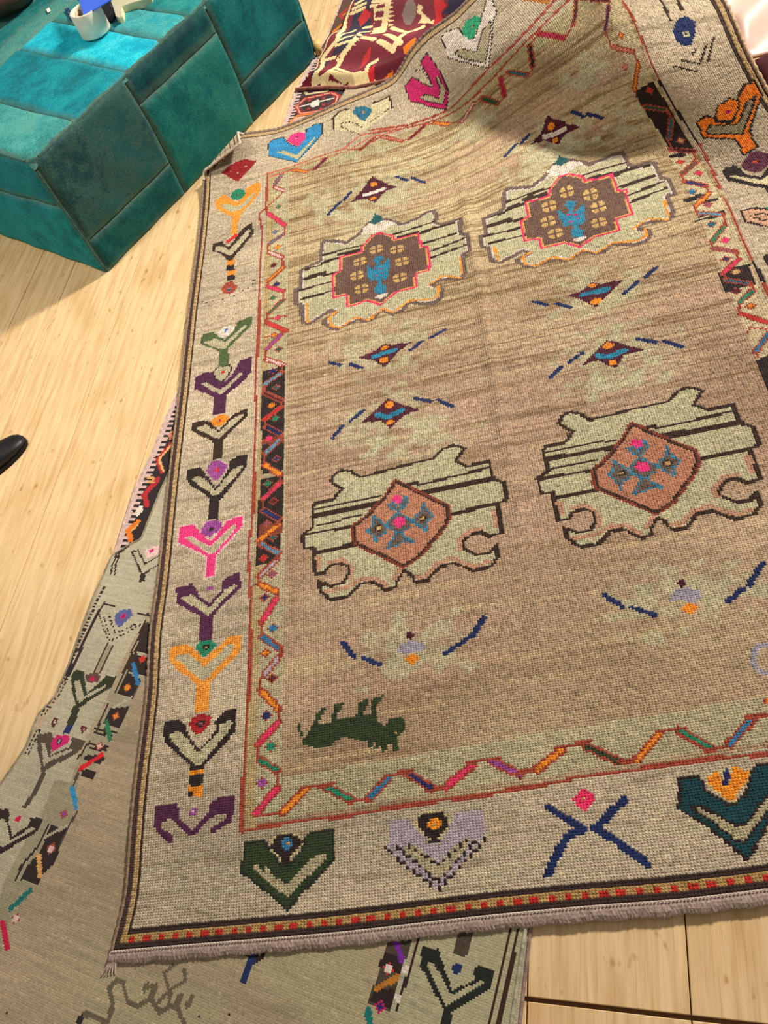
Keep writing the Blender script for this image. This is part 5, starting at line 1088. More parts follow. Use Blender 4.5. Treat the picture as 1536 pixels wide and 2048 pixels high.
GREY_OPS=[
 (0,'p',[(0, 'kborder')],0,[(8.9,357.5),(9.3,340.4),(14,306.6),(-1.3,292.7),(12.6,204.8),(9.7,176.9),(4.8,152.5),(-3.7,105.3),(39,48.9),(39.6,83.2),(35.8,104.8),(34.7,123.6),(36.3,143.9),(35.1,164.3),(45.1,165.6),(41.2,182),(41.7,213),(40.5,230.4),(41.3,242.7),(41.7,259.9),(38,280.1),(21.5,336.7)]),
 (0,'l',[(0, 'black')],1.2,[(6.3,326),(8,307.5),(6.2,303.5),(1.8,295.4),(2.5,287.4),(4.8,281.5)]),
 (0,'l',[(0, 'black')],1.2,[(9.5,326.5),(10.2,308.8),(8.5,302.9),(3.6,295.7),(4.7,287.8),(7.9,281.2)]),
 (0,'l',[(0, 'black')],1.2,[(10,258.2),(9.3,247.2),(10.4,227),(8.3,214.3)]),
 (0,'l',[(0, 'black')],1.2,[(10.3,263.4),(10.1,250.7),(11.2,229.6),(10.8,214.8)]),
 (0,'l',[(0, 'black')],-1.1,[(8.1,232.6),(9.5,213.3),(9.2,206),(7.3,193.9)]),
 (0,'l',[(0, 'black')],-1.1,[(10.3,233),(11.6,213.7),(11.3,206.4),(9.4,194.4)]),
 (0,'l',[(0, 'black')],-1.1,[(9.9,185),(9.4,172.5)]),
 (0,'l',[(0, 'black')],-1.1,[(11.9,185.5),(11.4,173)]),
 (0,'l',[(0, 'black')],1.3,[(11.9,262.4),(18.5,262.5)]),
 (0,'l',[(0, 'black')],1.3,[(35.8,261.7),(43,261.9)]),
 (1,'l',[(0, 'black')],-2.2,[(5.4,272),(5.2,260.7),(6.2,252.4),(6.8,238.4),(7.4,226.4),(7.5,214.1)]),
 (2,'l',[(0, 'black')],-2,[(8.1,232.6),(7.9,223.6),(6.7,212.6),(5.1,202.4),(6.3,196.2)]),
 (3,'p',[(0, 'kband')],0,[(50.8,279.3),(44.9,260.5),(42.8,239.9),(44,214.9),(42.7,182.3),(45.1,165.6),(35.1,164.3),(36.3,143.9),(34.7,123.6),(35.8,104.8),(39.6,83.2),(50.7,85.5),(46.7,105.7),(52.4,119),(51.5,135.6),(54.6,148.8),(48.2,170.3),(55.4,174.8),(55.2,189.5),(60.6,200.4),(57.4,215.1),(60,225.8),(56,242.7)]),
 (3,'p',[(0, 'black')],0,[(42.3,256.4),(49.3,257),(56.4,240.1),(45.7,240.2)]),
 (3,'p',[(0, 'black')],0,[(48,236.7),(57.5,238),(61.5,228.9),(46.6,225.6)]),
 (3,'p',[(0, 'black')],0,[(47.6,237.6),(55.7,238),(58.3,227.4),(47.7,227.7)]),
 (3,'p',[(0, 'black')],0,[(46.7,225.5),(57,225.9),(57,215),(47.3,215)]),
 (3,'p',[(0, 'black')],0,[(46.9,206.3),(57.5,210.1),(58.1,198.4),(47.4,197.7)]),
 (3,'p',[(0, 'black')],0,[(45.5,177.5),(46.7,181.1),(58.5,182.3),(56.5,178.2)]),
 (3,'p',[(0, 'black')],0,[(47.6,173.4),(56.9,173.8),(56.6,172.3),(47.8,171.9)]),
 (3,'p',[(0, 'black')],0,[(44.9,144.3),(56.3,144.7),(56,135.9),(44.5,135.9)]),
 (3,'p',[(0, 'black')],0,[(46.1,136.6),(55.2,136.5),(56.9,133.1),(56.7,127.3),(53.6,120.7),(53.5,117),(42.7,116.4),(42.9,122.7),(46,131.3)]),
 (3,'l',[(0, 'black')],1.2,[(49,171.1),(57,171.1)]),
 (3,'l',[(0, 'black')],1.2,[(44,194.5),(57.5,195.5)]),
 (3,'l',[(0, 'black')],1.2,[(44.5,192.4),(55,193.4)]),
 (3,'l',[(0, 'black')],1.2,[(45.8,186.3),(56.4,187.1)]),
 (3,'l',[(0, 'black')],1.2,[(46.8,184.8),(56,185.2)]),
 (3,'l',[(0, 'kline')],1.6,[(44.8,137.7),(56.1,147.4)]),
 (3,'l',[(0, 'kline')],1.6,[(48.6,207.4),(57,215)]),
 (3,'l',[(0, 'kline')],1.6,[(47.9,227.4),(58.3,227.4)]),
 (3,'l',[(0, 'kline')],1.6,[(48.1,239.1),(55.8,239.6)]),
 (3,'l',[(0, 'dbrown')],1.1,[(42.4,258),(43.7,242.1),(45.3,223)]),
 (3,'l',[(0, 'dbrown')],1.1,[(44.8,257.7),(45.7,241.8),(47.7,223.5)]),
 (3,'l',[(0, 'dbrown')],1.1,[(45.9,237.9),(45.8,215)]),
 (3,'l',[(0, 'dbrown')],1.1,[(47.6,238.9),(47.1,215.3)]),
 (3,'l',[(0, 'dbrown')],1.1,[(44.3,208.3),(45.3,192.3)]),
 (3,'l',[(0, 'dbrown')],1.1,[(44.2,187.2),(42.8,177.8)]),
 (3,'l',[(0, 'black')],1.2,[(43.3,143.8),(43.4,132.6),(39.9,121.9),(40.5,115.7)]),
 (3,'l',[(0, 'ktaupe')],1.2,[(57.2,224),(57.3,214.4)]),
 (3,'l',[(0, 'ktaupe')],1.2,[(46.8,172.3),(47.3,164.2)]),
 (3,'l',[(0, 'ktaupe')],1.2,[(56.3,153),(55.7,145.6),(55.7,136.3)]),
 (4,'l',[(0, 'blue2')],2.6,[(48.5,232.5),(56.6,223.2)]),
 (5,'l',[(0, 'green')],2.6,[(48.7,199.3),(55.3,191.7)]),
 (6,'l',[(0, 'red3')],2.6,[(55.3,182.7),(47,173.2)]),
 (7,'l',[(0, 'sky')],2.6,[(47.5,163.1),(55.1,154.9)]),
 (8,'l',[(0, 'tano')],2.6,[(46.6,128.9),(52.6,121.1)]),
 (9,'l',[(0, 'teal2')],2.6,[(51.3,113.8),(45.5,103.8)]),
 (10,'l',[(0, 'crimson2')],2.6,[(44.5,97.1),(53.3,88.5)]),
 (11,'s',[(0, 'rust'), (1, 'red')],0,[(52.9,236.1)]),
 (12,'s',[(0, 'rust'), (1, 'orange')],0,[(51.4,219.8)]),
 (13,'s',[(0, 'rust'), (1, 'orange')],0,[(52.4,203.2)]),
 (14,'s',[(0, 'rust'), (1, 'pinkw')],0,[(51,186.4)]),
 (15,'s',[(0, 'rust'), (1, 'violet')],0,[(49.9,150.7)]),
 (16,'s',[(0, 'rust'), (1, 'pinkw')],0,[(51.4,134.1)]),
 (17,'s',[(0, 'rust'), (1, 'pinkw')],0,[(50.4,100.4)]),
 (18,'s',[(0, 'rust'), (1, 'pinkw')],0,[(51.6,133.1)]),
 (19,'p',[(0, 'black'), (1, 'kborder')],0,[(10.8,297.9),(15.6,299.8),(24.9,292.3),(32.8,300.8),(36.1,294.3),(27.6,285.5),(30,281.4),(26.5,280.1),(24.9,285.2)]),
 (19,'p',[(0, 'black')],0,[(24.5,285.6),(27.5,286.6),(30,281.4),(26.5,280.1)]),
 (19,'p',[(0, 'pinkw')],0,[(20.3,299.1),(22.9,303.1),(29.5,305.2),(30.6,299.5),(24.3,295.3)]),
 (19,'d',[(0, 'mag')],2.6,[(24.7,300.7)]),
 (20,'p',[(0, 'kstem')],0,[(26.3,240.5),(30.1,240.1),(30.2,223.5),(26.7,222.7)]),
 (20,'l',[(0, 'black')],-1,[(11.7,255.2),(19.4,247.6),(27.4,241.9),(34,248.2),(41.3,255.8)]),
 (20,'l',[(0, 'black')],-1,[(15.6,254.3),(25.5,244.4)]),
 (20,'l',[(0, 'black')],-1,[(18.6,255.7),(28.2,247),(38,255.1)]),
 (20,'l',[(0, 'dbrown')],0.9,[(26.5,240.1),(26.7,222.7)]),
 (20,'l',[(0, 'dbrown')],0.9,[(30.1,240.1),(30.2,223.5)]),
 (20,'p',[(0, 'peri')],0,[(21.9,256.4),(23,260.8),(29.5,262.9),(32.6,259.4),(28.9,250.8),(24.6,252.8)]),
 (20,'d',[(0, 'mag')],3.2,[(27.2,257.9)]),
 (20,'d',[(0, 'purple')],1.3,[(27.2,257.9)]),
 (21,'p',[(0, 'kgreen')],0,[(12.6,221.3),(19.4,222.5),(23.2,217),(28.4,211.3),(32.8,217.5),(35.1,222.9),(42.5,223.6),(41.5,217.2),(28.3,203.1),(29.5,197.8),(30.1,192.4),(25.8,191.3),(24.1,201),(24.8,203.7),(13.7,215.5)]),
 (21,'h',[(0, 'kborder')],0,[(16.5,215.4),(19.3,216.7),(27.1,209.1),(37.8,218.2),(38.6,217.2),(27.7,206.8),(27.1,204.4),(23.8,206.7)]),
 (21,'p',[(0, 'navy')],0,[(25.6,191.3),(29.8,192.9),(29.9,188.1),(26,187.3)]),
 (21,'p',[(0, 'kplum')],0,[(21.5,220.3),(26.5,223),(32.3,222.2),(32.4,218.3),(24.9,216.6)]),
 (21,'d',[(0, 'crimson2')],2.6,[(27.6,219.2)]),
 (22,'p',[(0, 'ktaupe')],0,[(12.4,183.6),(19.6,186.4),(21.9,183.5),(25.4,175.2),(26.4,176.1),(33.7,181.5),(33.4,187),(41.8,187.2),(42,183),(40.7,179.9),(27.1,167.7),(28.5,163.2),(27.8,156),(26.2,147.1),(23.2,147),(25.1,155.6),(25.5,164.2),(23.5,167.5),(12.4,179.9)]),
 (22,'h',[(0, 'kborder')],0,[(16.1,179.6),(18.2,180.6),(24.3,173.6),(36.1,181.4),(37.5,180.5),(25.6,171.5),(24.5,168.9)]),
 (22,'p',[(0, 'mag')],0,[(21.4,181),(23.4,185.9),(30.8,187.2),(32.3,184.1),(25.9,176.9)]),
 (22,'d',[(0, 'navy2')],3,[(26.6,183.1)]),
 (22,'d',[(0, 'tan')],1.4,[(26.7,183)]),
 (23,'p',[(0, 'black')],0,[(7.2,142.1),(17,144.2),(20.6,138.3),(26.3,133.1),(32.4,139.8),(31.1,144),(39.2,145.6),(38.6,138.7),(27.4,126),(23.8,122.5),(21.3,121.8)]),
 (23,'h',[(0, 'kborder')],0,[(11.9,137.6),(17.7,139.2),(26.5,130.9),(35,140.4),(37,139.8),(24.1,126.5),(17.4,129.6)]),
 (23,'d',[(0, 'crimson2')],3,[(24.8,141.1)]),
 (24,'p',[(0, 'maroon'), (1, 'kborder')],0,[(15.6,191.4),(15.8,193.6),(18.7,194),(19.7,191.1),(17.9,188.5)]),
 (25,'p',[(0, 'maroon'), (1, 'kborder')],0,[(35.3,192.4),(35.2,194.2),(38.5,194.3),(38.6,192.2),(37.4,189.8)]),
 (26,'p',[(0, 'kdark')],0,[(230,150.9),(239.8,153.8),(239.7,139.7),(240.2,121.1),(228.9,121.5),(230.3,136.2)]),
 (26,'p',[(0, 'black')],0,[(229.7,140.9),(238.5,141.2),(239,135.3),(229.3,134.7)]),
 (26,'p',[(0, 'black')],0,[(230.6,126.7),(240.1,129.8),(240,121.6),(229.2,121.6)]),
 (26,'l',[(0, 'violet2')],2.6,[(231.4,148.8),(238.1,140.4)]),
 (26,'l',[(0, 'ochre')],2.6,[(238.1,133.8),(231.2,127.2)]),
 (26,'l',[(0, 'teal2')],3,[(230,118.4),(234.4,110.7)]),
 (26,'s',[(0, 'red'), (1, 'white')],0,[(233.7,135.4)]),
 (26,'s',[(0, 'mag'), (1, 'navy2')],0,[(234.4,121.8)]),
 (26,'l',[(0, 'kline')],1.6,[(240.8,152.9),(240.2,138.1),(240.2,121.1)]),
 (26,'l',[(0, 'black')],1.2,[(242.4,153.4),(241.9,122.2)]),
 (26,'d',[(0, 'white')],3,[(240.9,137.1)]),
 (26,'d',[(0, 'white')],3,[(280,138.2)]),
 (26,'d',[(0, 'white')],3,[(240.8,126.7)]),
 (27,'p',[(0, 'kborder2')],0,[(242.6,157.2),(286.1,172.6),(288,125.1),(242.5,110),(242.3,122.9),(242.7,138.9)]),
 (27,'l',[(0, 'dbrown')],1.3,[(278.4,169.1),(278.6,128.5)]),
 (27,'l',[(0, 'dbrown')],1.6,[(281.5,170),(282.1,129.7)]),
 (28,'p',[(0, 'kdark')],0,[(257.3,161.5),(263.2,163.3),(264.1,149.7),(257.9,148.9)]),
 (28,'p',[(0, 'kblack')],0,[(244.9,147.5),(251.9,148.6),(254.9,144.4),(261.6,136),(269.3,142.9),(267.6,145.7),(269.9,147.9),(275.6,148.4),(276.2,141.5),(263.3,129.1),(265,120.8),(259.7,119),(259.6,128.8),(246,140.8)]),
 (28,'h',[(0, 'kborder2')],0,[(248.2,142.4),(251.9,142.8),(261.2,134.6),(271.9,143.2),(273.2,142.5),(260.4,130.4),(258.5,132)]),
 (28,'d',[(0, 'navy')],4,[(261.3,144.3)]),
 (29,'l',[(0, 'navy')],3.4,[(174,126.3),(173.9,121.2),(173.5,112.3)]),
 (29,'d',[(0, 'black')],2.5,[(170.4,122)]),
 (29,'d',[(0, 'black')],2.5,[(176.5,121.6)]),
 (29,'d',[(0, 'black')],2.5,[(178,123.7)]),
 (30,'l',[(0, 'ktaupe2')],2.2,[(119.1,93.8),(114.7,93.5),(113.2,89.7),(118.4,84.4),(118.8,77.4),(119,73.1)]),
 (30,'l',[(0, 'ktaupe2')],2,[(118.7,93.7),(124.2,88.4),(130.4,87.8),(134.6,93.3),(133,97.6)]),
 (30,'l',[(0, 'ktaupe2')],2,[(134.2,92.7),(141.1,89.1),(145.3,93.1),(149,92.7),(154.3,89)]),
 (30,'l',[(0, 'ktaupe2')],1.6,[(141.6,97.7),(135.8,103.4),(138.9,107.1)]),
 (30,'l',[(0, 'ktaupe2')],1.6,[(138.6,92.5),(141.6,97.7),(147.4,104.3),(144.8,107.3)]),
 (30,'l',[(0, 'ktaupe2')],2.4,[(130.5,96.8),(130.3,94.6)]),
 (30,'l',[(0, 'ktaupe2')],2.4,[(134.5,97.6),(134.5,94.9)]),
 (30,'l',[(0, 'ktaupe2')],2.4,[(147.7,98),(147.7,93.9)]),
 (30,'l',[(0, 'ktaupe2')],2.4,[(153,98.7),(152.5,95.4)]),
 (30,'l',[(0, 'ktaupe2')],1.8,[(143,97.6),(143.7,93.6)]),
 (30,'l',[(0, 'black')],2.4,[(105.8,76.6),(105.5,73.4)]),
 (30,'l',[(0, 'ktaupe2')],2.6,[(106.8,77.5),(112.4,78.2),(118.8,77.4)]),
]
DARK_PARTS=[
 ('field', 'black-brown woven ground', None),
 ('chevron_motif', 'orange and red chevrons beside the toothed edge', None),
 ('chevron_motif', None, None),
 ('chevron_motif', None, None),
 ('chevron_motif', None, None),
 ('diamond_motif', 'white diamond', None),
 ('cross_motif', 'small pink cross', None),
 ('hook_motif', 'small yellow hook', None),
 ('medallion', 'red octagon with white barbell at the edge of the dark kilim', None),
 ('chevron_motif', 'orange chevrons on brown behind the stool', None),
]
DARK_OPS=[
 (1,'l',[(0, 'tano')],2.5,[(48.8,375),(43,362.2),(49.6,353.1)]),
 (1,'l',[(0, 'red2')],1.6,[(47.1,375),(41.5,362),(48.9,352)]),
 (2,'l',[(0, 'red2')],3,[(47.9,347.5),(41.7,335.2),(46.8,328.8)]),
 (3,'l',[(0, 'red2')],3.4,[(48.8,346.3),(42.5,335.2),(47.6,327.3)]),
 (4,'l',[(0, 'orange2')],3.6,[(45.8,315.4),(41.1,309.2),(45.6,302.5)]),
 (4,'l',[(0, 'tano')],1.4,[(46.6,313.1),(43.6,308.8)]),
 (5,'p',[(0, 'white')],0,[(40.5,322.8),(42.2,327.2),(45.4,326.3),(45.7,323),(44,318.7)]),
 (6,'l',[(0, 'peach')],2,[(43.5,382.1),(47.6,379.7)]),
 (6,'l',[(0, 'peach')],2,[(45.9,378.5),(45.1,384.5)]),
 (7,'l',[(0, 'tano')],1.3,[(40.6,348),(45,348),(45.6,346.4),(41.9,344.6),(46.7,344.7)]),
 (8,'p',[(0, 'peach2')],0,[(42.5,701.4),(48.3,716.1),(75.2,715.8),(79.2,711.5),(77.4,694.6),(47.8,695.2)]),
 (8,'l',[(0, 'orange2')],2,[(41.7,703.3),(48,717.5),(74.8,717.7)]),
 (8,'d',[(0, 'black')],2.5,[(58.8,706.9)]),
 (8,'p',[(0, 'red2'), (1.6, 'ycream'), (2.4, 'red2'), (3.6, 'maroon')],0,[(42.4,731.7),(49.1,742.6),(74.6,746.1),(83.8,738.5),(83.1,728.8),(76,718.8),(49.8,718.5)]),
 (8,'p',[(0, 'black')],0,[(48.9,730.3),(52.2,738.7),(73.5,740.9),(78,736.7),(73,725.2),(56.6,721.5)]),
 (8,'l',[(0, 'white')],1.6,[(47.9,730.5),(78.2,735.7)]),
 (8,'p',[(0, 'white')],0,[(57.5,729.8),(58.1,734.7),(63.5,737.1),(66.1,733),(66.3,728.4),(61.3,726.8)]),
 (8,'d',[(0, 'red2')],3,[(57.3,725.8)]),
 (8,'d',[(0, 'red2')],3,[(70.4,728.4)]),
 (8,'d',[(0, 'red2')],3,[(55.1,737.2)]),
 (8,'d',[(0, 'red2')],3,[(68.2,737.9)]),
 (8,'d',[(0, 'red2')],3,[(69.3,723.3)]),
 (8,'l',[(0, 'ycream')],2.6,[(40.5,761.8),(50.8,746.8),(59.8,747.6),(69.4,747.7)]),
 (8,'l',[(0, 'purple')],2.2,[(43.1,762.6),(53.2,749.5),(64.1,749.9)]),
 (9,'p',[(0, 'kdkbrown')],0,[(48,901.9),(60.2,898.1),(61.6,856.2),(52.3,813.2),(41.7,820),(48.2,830.6),(50.6,870.1)]),
 (9,'l',[(0, 'red2')],3,[(61.7,882.1),(53.8,867.5),(59.9,859.3)]),
 (9,'l',[(0, 'orange2')],2.5,[(61.5,871.2),(57.4,867.6)]),
 (9,'l',[(0, 'orange2')],3,[(59,850.6),(53.3,841.7),(59.9,829.4)]),
 (9,'l',[(0, 'peach2')],2.5,[(60.1,842.9),(56.7,840.7),(61,833.3)]),
]
WINE_PARTS=[
 ('field', 'burgundy woven ground', None),
 ('navy_panel', 'navy blue side panel', None),
 ('navy_panel', 'navy patch by the raised rug', None),
 ('comb_motif', 'cream combs and serrated stripes', None),
 ('diamond_motif', None, None),
 ('diamond_motif', None, None),
 ('diamond_motif', None, None),
 ('diamond_motif', None, None),
 ('flame_motif', None, None),
 ('flame_motif', None, None),
 ('field_patch', None, None),
 ('oval_motif', 'grey oval', None),
]
WINE_OPS=[
 (0,'p',[(0, 'wine2')],0,[(151.6,54.7),(184.6,52.3),(197.2,68.3),(209.2,83.9),(225.2,73.2),(198.7,44.6),(161.3,23.4),(150.7,36.7)]),
 (1,'p',[(0, 'knavy')],0,[(148.3,166.6),(164.3,151.6),(158,136.7),(156.9,121.5),(150.2,94),(145.7,89.9),(135.4,83.2),(110.9,84.2),(98.7,61.6),(104.9,54.2),(111,74.8),(126.7,94.2),(131.2,113.6),(141.4,142.8)]),
 (2,'p',[(0, 'knavy')],0,[(218.9,77.3),(225.4,78.8),(228.3,87),(246.7,74.1),(241,70),(228.3,71.3)]),
 (3,'l',[(0, 'kcream')],4,[(147.1,167.4),(133.1,141.4),(127,97.1),(111.5,89.6),(108.3,67.2),(100.7,61.5)]),
 (3,'l',[(0, 'kcream')],3,[(139.6,144.6),(153.2,140.5)]),
 (3,'l',[(0, 'kcream')],3,[(142.2,147.5),(154.5,144.6)]),
 (3,'l',[(0, 'kcream')],3,[(145.3,150.9),(154.4,150.1)]),
 (3,'l',[(0, 'kcream')],3,[(127.7,98.5),(141.4,121.7)]),
 (3,'l',[(0, 'kcream')],3,[(126.2,96),(141.1,98.2)]),
 (3,'l',[(0, 'kcream')],3,[(125.2,92.4),(139.2,89.4)]),
 (3,'l',[(0, 'kcream')],3,[(159.5,137.6),(173.8,126.1)]),
 (3,'l',[(0, 'kcream')],3,[(161.3,141.2),(176.2,129.1)]),
 (3,'l',[(0, 'kcream')],3,[(149.2,121),(156.5,117.5)]),
 (3,'l',[(0, 'kcream')],3,[(146.3,112.3),(156.2,109)]),
 (3,'l',[(0, 'kcream')],4.5,[(144.5,88.3),(129.6,79.5),(116.1,60.4),(108.9,56.4)]),
 (3,'l',[(0, 'kcream')],5,[(150.4,88.1),(160,77.3)]),
 (3,'l',[(0, 'kcream')],5,[(163.8,71.7),(174.7,55.5)]),
 (3,'l',[(0, 'kcream')],5,[(169.9,81.9),(181.6,58.3)]),
 (3,'l',[(0, 'kcream')],4.5,[(175.1,99.5),(188.1,73.1)]),
 (3,'l',[(0, 'kcream')],4.5,[(174,55.3),(189.2,74.5),(202.1,76.6)]),
 (3,'l',[(0, 'kcream')],5,[(118.7,61),(129.8,49.3)]),
 (3,'l',[(0, 'kcream')],4,[(121.4,69.7),(134,49.6)]),
 (3,'l',[(0, 'kcream')],5,[(137.2,47.1),(148.9,45.3)]),
 (3,'l',[(0, 'kcream')],4,[(148.6,44.6),(151.6,54.7),(158.8,55.5)]),
 (3,'l',[(0, 'kcream')],6,[(134.4,45.4),(152.1,39.1)]),
 (3,'l',[(0, 'kcream')],5,[(109.4,57.8),(124.7,46.8)]),
 (3,'l',[(0, 'kcream')],3,[(109.9,86.4),(122.3,82.8)]),
 (3,'l',[(0, 'kcream')],4,[(102.5,60.7),(113.3,60.2)]),
 (3,'p',[(0, 'kcream')],0,[(161.6,133.8),(180.9,131.3),(174.7,120),(168.1,93.4),(155.7,95.6)]),
 (3,'p',[(0, 'wine')],0,[(162.8,128.9),(170.6,123.3),(168.7,118.8),(161.3,124.3)]),
 (3,'p',[(0, 'wine')],0,[(160.2,122.1),(167.4,116.9),(165.3,110.3),(158.5,113.9)]),
 (3,'p',[(0, 'wine')],0,[(165,133.7),(171.7,129.4),(171.7,125.9),(163.6,131.3)]),
 (3,'p',[(0, 'kcream')],0,[(143.3,97.9),(150.4,89.7),(145,116.8)]),
 (3,'p',[(0, 'kcream')],0,[(140.3,90.5),(146.7,83.8),(143.3,97.1)]),
 (3,'p',[(0, 'kcream')],0,[(136.9,87.2),(142.7,80.9),(140.2,90.2)]),
 (3,'p',[(0, 'kcream')],0,[(133.4,85),(138.5,78.9),(136.8,87)]),
 (3,'p',[(0, 'kcream')],0,[(129.7,83.3),(134.4,77.1),(133.2,84.9)]),
 (3,'p',[(0, 'kcream')],0,[(126,81.7),(130.2,75.2),(129.6,83.2)]),
 (3,'p',[(0, 'kcream')],0,[(122.4,79.8),(126.1,72.5),(125.9,81.6)]),
 (3,'p',[(0, 'kcream')],0,[(176.1,128.4),(181.1,122.3),(175.3,125.5)]),
 (3,'p',[(0, 'kcream')],0,[(175.5,124.1),(180.5,118.3),(174.6,121.5)]),
 (3,'p',[(0, 'kcream')],0,[(174.8,120.2),(179.8,114.6),(173.9,117.8)]),
 (3,'p',[(0, 'kcream')],0,[(174.1,116.5),(179.1,110.9),(173.2,114)]),
 (3,'p',[(0, 'kcream')],0,[(173.4,112.7),(178.4,106.9),(172.6,109.8)]),
 (3,'p',[(0, 'kcream')],0,[(172.7,108.2),(177.8,102.1),(172,104.5)]),
 (3,'p',[(0, 'kcream')],0,[(201.2,102.5),(206.1,94.3),(203.3,93.1),(212.8,77.1),(211.1,73.8),(198.2,84.7),(202.7,89.8),(198.7,96.1)]),
 (4,'p',[(0, 'kred')],0,[(145.2,134.7),(153.1,139.9),(158.1,131.5),(156.5,128.2),(146.9,125.2)]),
 (5,'p',[(0, 'kred')],0,[(142.8,53.8),(147.9,66.3),(156.7,71.4),(153.5,61.8)]),
 (6,'p',[(0, 'kred')],0,[(150.6,47.3),(157.9,52),(153.2,38.7),(149.6,37.3)]),
 (7,'p',[(0, 'kred')],0,[(215.2,96.1),(220.5,91.2),(224.6,80.5),(219.3,79.2),(218.6,69.9),(210.8,71.8)]),
 (8,'p',[(0, 'orange2')],0,[(183.1,53.5),(195.2,59.6),(193.4,51),(183.6,47)]),
 (9,'p',[(0, 'orange2')],0,[(161.9,39),(171.1,42),(169.8,38.4)]),
 (10,'p',[(0, 'wine')],0,[(202.4,95.2),(210.1,95.5),(213.6,87.5),(214.3,78.5),(209.4,78.4)]),
 (11,'p',[(0, 'kgrey')],0,[(185.4,105.5),(190.8,113.4),(195.7,116.4),(199.7,101.3),(197,93.7),(191.4,89.3),(186.9,93.6)]),
]
GREY_LEFT=[(-0.047,3.163),(-0.038,2.985),(-0.047,2.902),(-0.055,2.777),(0.035,1.446),(0.036,1.399),(0.037,1.362),(0.046,1.293),(0.055,1.229),(0.011,1.190),(-0.005,1.171),(0.000,1.119),(0.003,1.072),(0.029,0.905),(0.038,0.816),(0.021,0.774),(0.031,0.706),(0.014,0.609),(-0.005,0.484)]
GREY_RIGHT=[(1.139,0.879),(1.137,0.672),(1.147,0.529),(1.151,0.474)]
DARK_LEFT=[(0.212,3.861),(0.199,3.578),(0.196,3.341),(0.150,3.030),(0.155,2.855),(0.157,2.644),(0.151,1.670),(0.146,1.576),(0.145,1.455),(0.136,1.354),(0.148,1.208),(0.151,1.099),(0.150,1.039),(0.147,0.919),(0.143,0.829),(0.128,0.753)]
DARK_RIGHT=[(1.244,0.723),(1.222,0.519),(1.219,0.377),(1.218,0.322)]
# ================================================================ floor
root = new_obj('floor', None, kind='structure', label='pale yellow wood plank floor with dark joints')
base = bmesh.new(); bmesh.ops.create_cube(base, size=1)
for v in base.verts: v.co = Vector((v.co.x*8-.4, v.co.y*8+1.6, v.co.z*.02-.017))
new_obj('subfloor', bm_mesh('subfloor',base), root, mat_plain('dark_joint',(96,70,48),.9))
def mat_wood():
    mt, nt, b = mat_base('plank_wood'); L = nt.links
    tc = N(nt,'ShaderNodeTexCoord'); oi = N(nt,'ShaderNodeObjectInfo')
    off = N(nt,'ShaderNodeVectorMath',operation='SCALE'); cb = N(nt,'ShaderNodeCombineXYZ'); L.new(oi.outputs['Random'],cb.inputs[0]); L.new(oi.outputs['Random'],cb.inputs[1]); L.new(cb.outputs[0],off.inputs[0]); off.inputs['Scale'].default_value=37
    ad = N(nt,'ShaderNodeVectorMath',operation='ADD'); L.new(tc.outputs['Object'],ad.inputs[0]); L.new(off.outputs[0],ad.inputs[1])
    def noise(scale,st,detail=5,dist=0.0):
        mp=N(nt,'ShaderNodeMapping'); mp.inputs['Scale'].default_value=st; L.new(ad.outputs[0],mp.inputs[0]); n=N(nt,'ShaderNodeTexNoise'); n.inputs['Scale'].default_value=scale; n.inputs['Detail'].default_value=detail; n.inputs['Distortion'].default_value=dist; L.new(mp.outputs[0],n.inputs['Vector']); return n.outputs['Fac']
    g1=noise(9,(9,.55,1),6,.4); g2=noise(60,(5,.12,1),3); st=noise(5,(1.6,.9,1),5); sp=noise(42,(1.2,.6,1),2)
    r=N(nt,'ShaderNodeValToRGB'); e=r.color_ramp.elements; e[0].position=.3; e[0].color=rgba((214,180,128)); e[1].position=.62; e[1].color=rgba((238,208,158)); L.new(g1,r.inputs[0])
    def mul(a,fac,lo,hi,dark):
        mr=N(nt,'ShaderNodeMapRange'); mr.inputs[1].default_value=lo; mr.inputs[2].default_value=hi; mr.inputs[3].default_value=1; mr.inputs[4].default_value=0; L.new(fac,mr.inputs[0])
        mx=N(nt,'ShaderNodeMix',data_type='RGBA'); mx.blend_type='MULTIPLY'; L.new(mr.outputs[0],mx.inputs[0]); L.new(a,mx.inputs[6]); mx.inputs[7].default_value=dark; return mx.outputs[2]
    c=mul(r.outputs[0],g2,.28,.46,(.88,.81,.7,1)); c=mul(c,st,.3,.5,(.9,.84,.74,1)); c=mul(c,sp,.24,.34,(.68,.58,.46,1))
    L.new(c,b.inputs['Base Color']); b.inputs['Roughness'].default_value=.5; b.inputs['Specular IOR Level'].default_value=.3
    bp=N(nt,'ShaderNodeBump'); bp.inputs['Strength'].default_value=.15; bp.inputs['Distance'].default_value=.001; L.new(g2,bp.inputs['Height']); L.new(bp.outputs[0],b.inputs['Normal']); return mt
WOOD = mat_wood()
xs = [-3.22,-2.975,-2.82,-2.575,-2.348,-2.103,-1.858,-1.706,-1.461,-1.215,-1.055,-.81,-.565,-.44,-.195,.05,.295,.54,.7,.945,1.19,1.435,1.68]
for i in range(len(xs)-1):
    for y0,y1 in ((-1.4,.062),(.069,4.6)):
        bm = bmesh.new(); bmesh.ops.create_cube(bm,size=1); w=xs[i+1]-xs[i]-.002; l=y1-y0
        for v in bm.verts: v.co = Vector((v.co.x*w, v.co.y*l, v.co.z*.007))
        bmesh.ops.bevel(bm, geom=[e for e in bm.edges if abs(e.verts[0].co.z-e.verts[1].co.z)<1e-6 and e.verts[0].co.z>0], offset=.0012, segments=1, affect='EDGES')
        o=new_obj('plank', bm_mesh('plank',bm), root, WOOD); o.location=((xs[i]+xs[i+1])/2,(y0+y1)/2,-.0035)
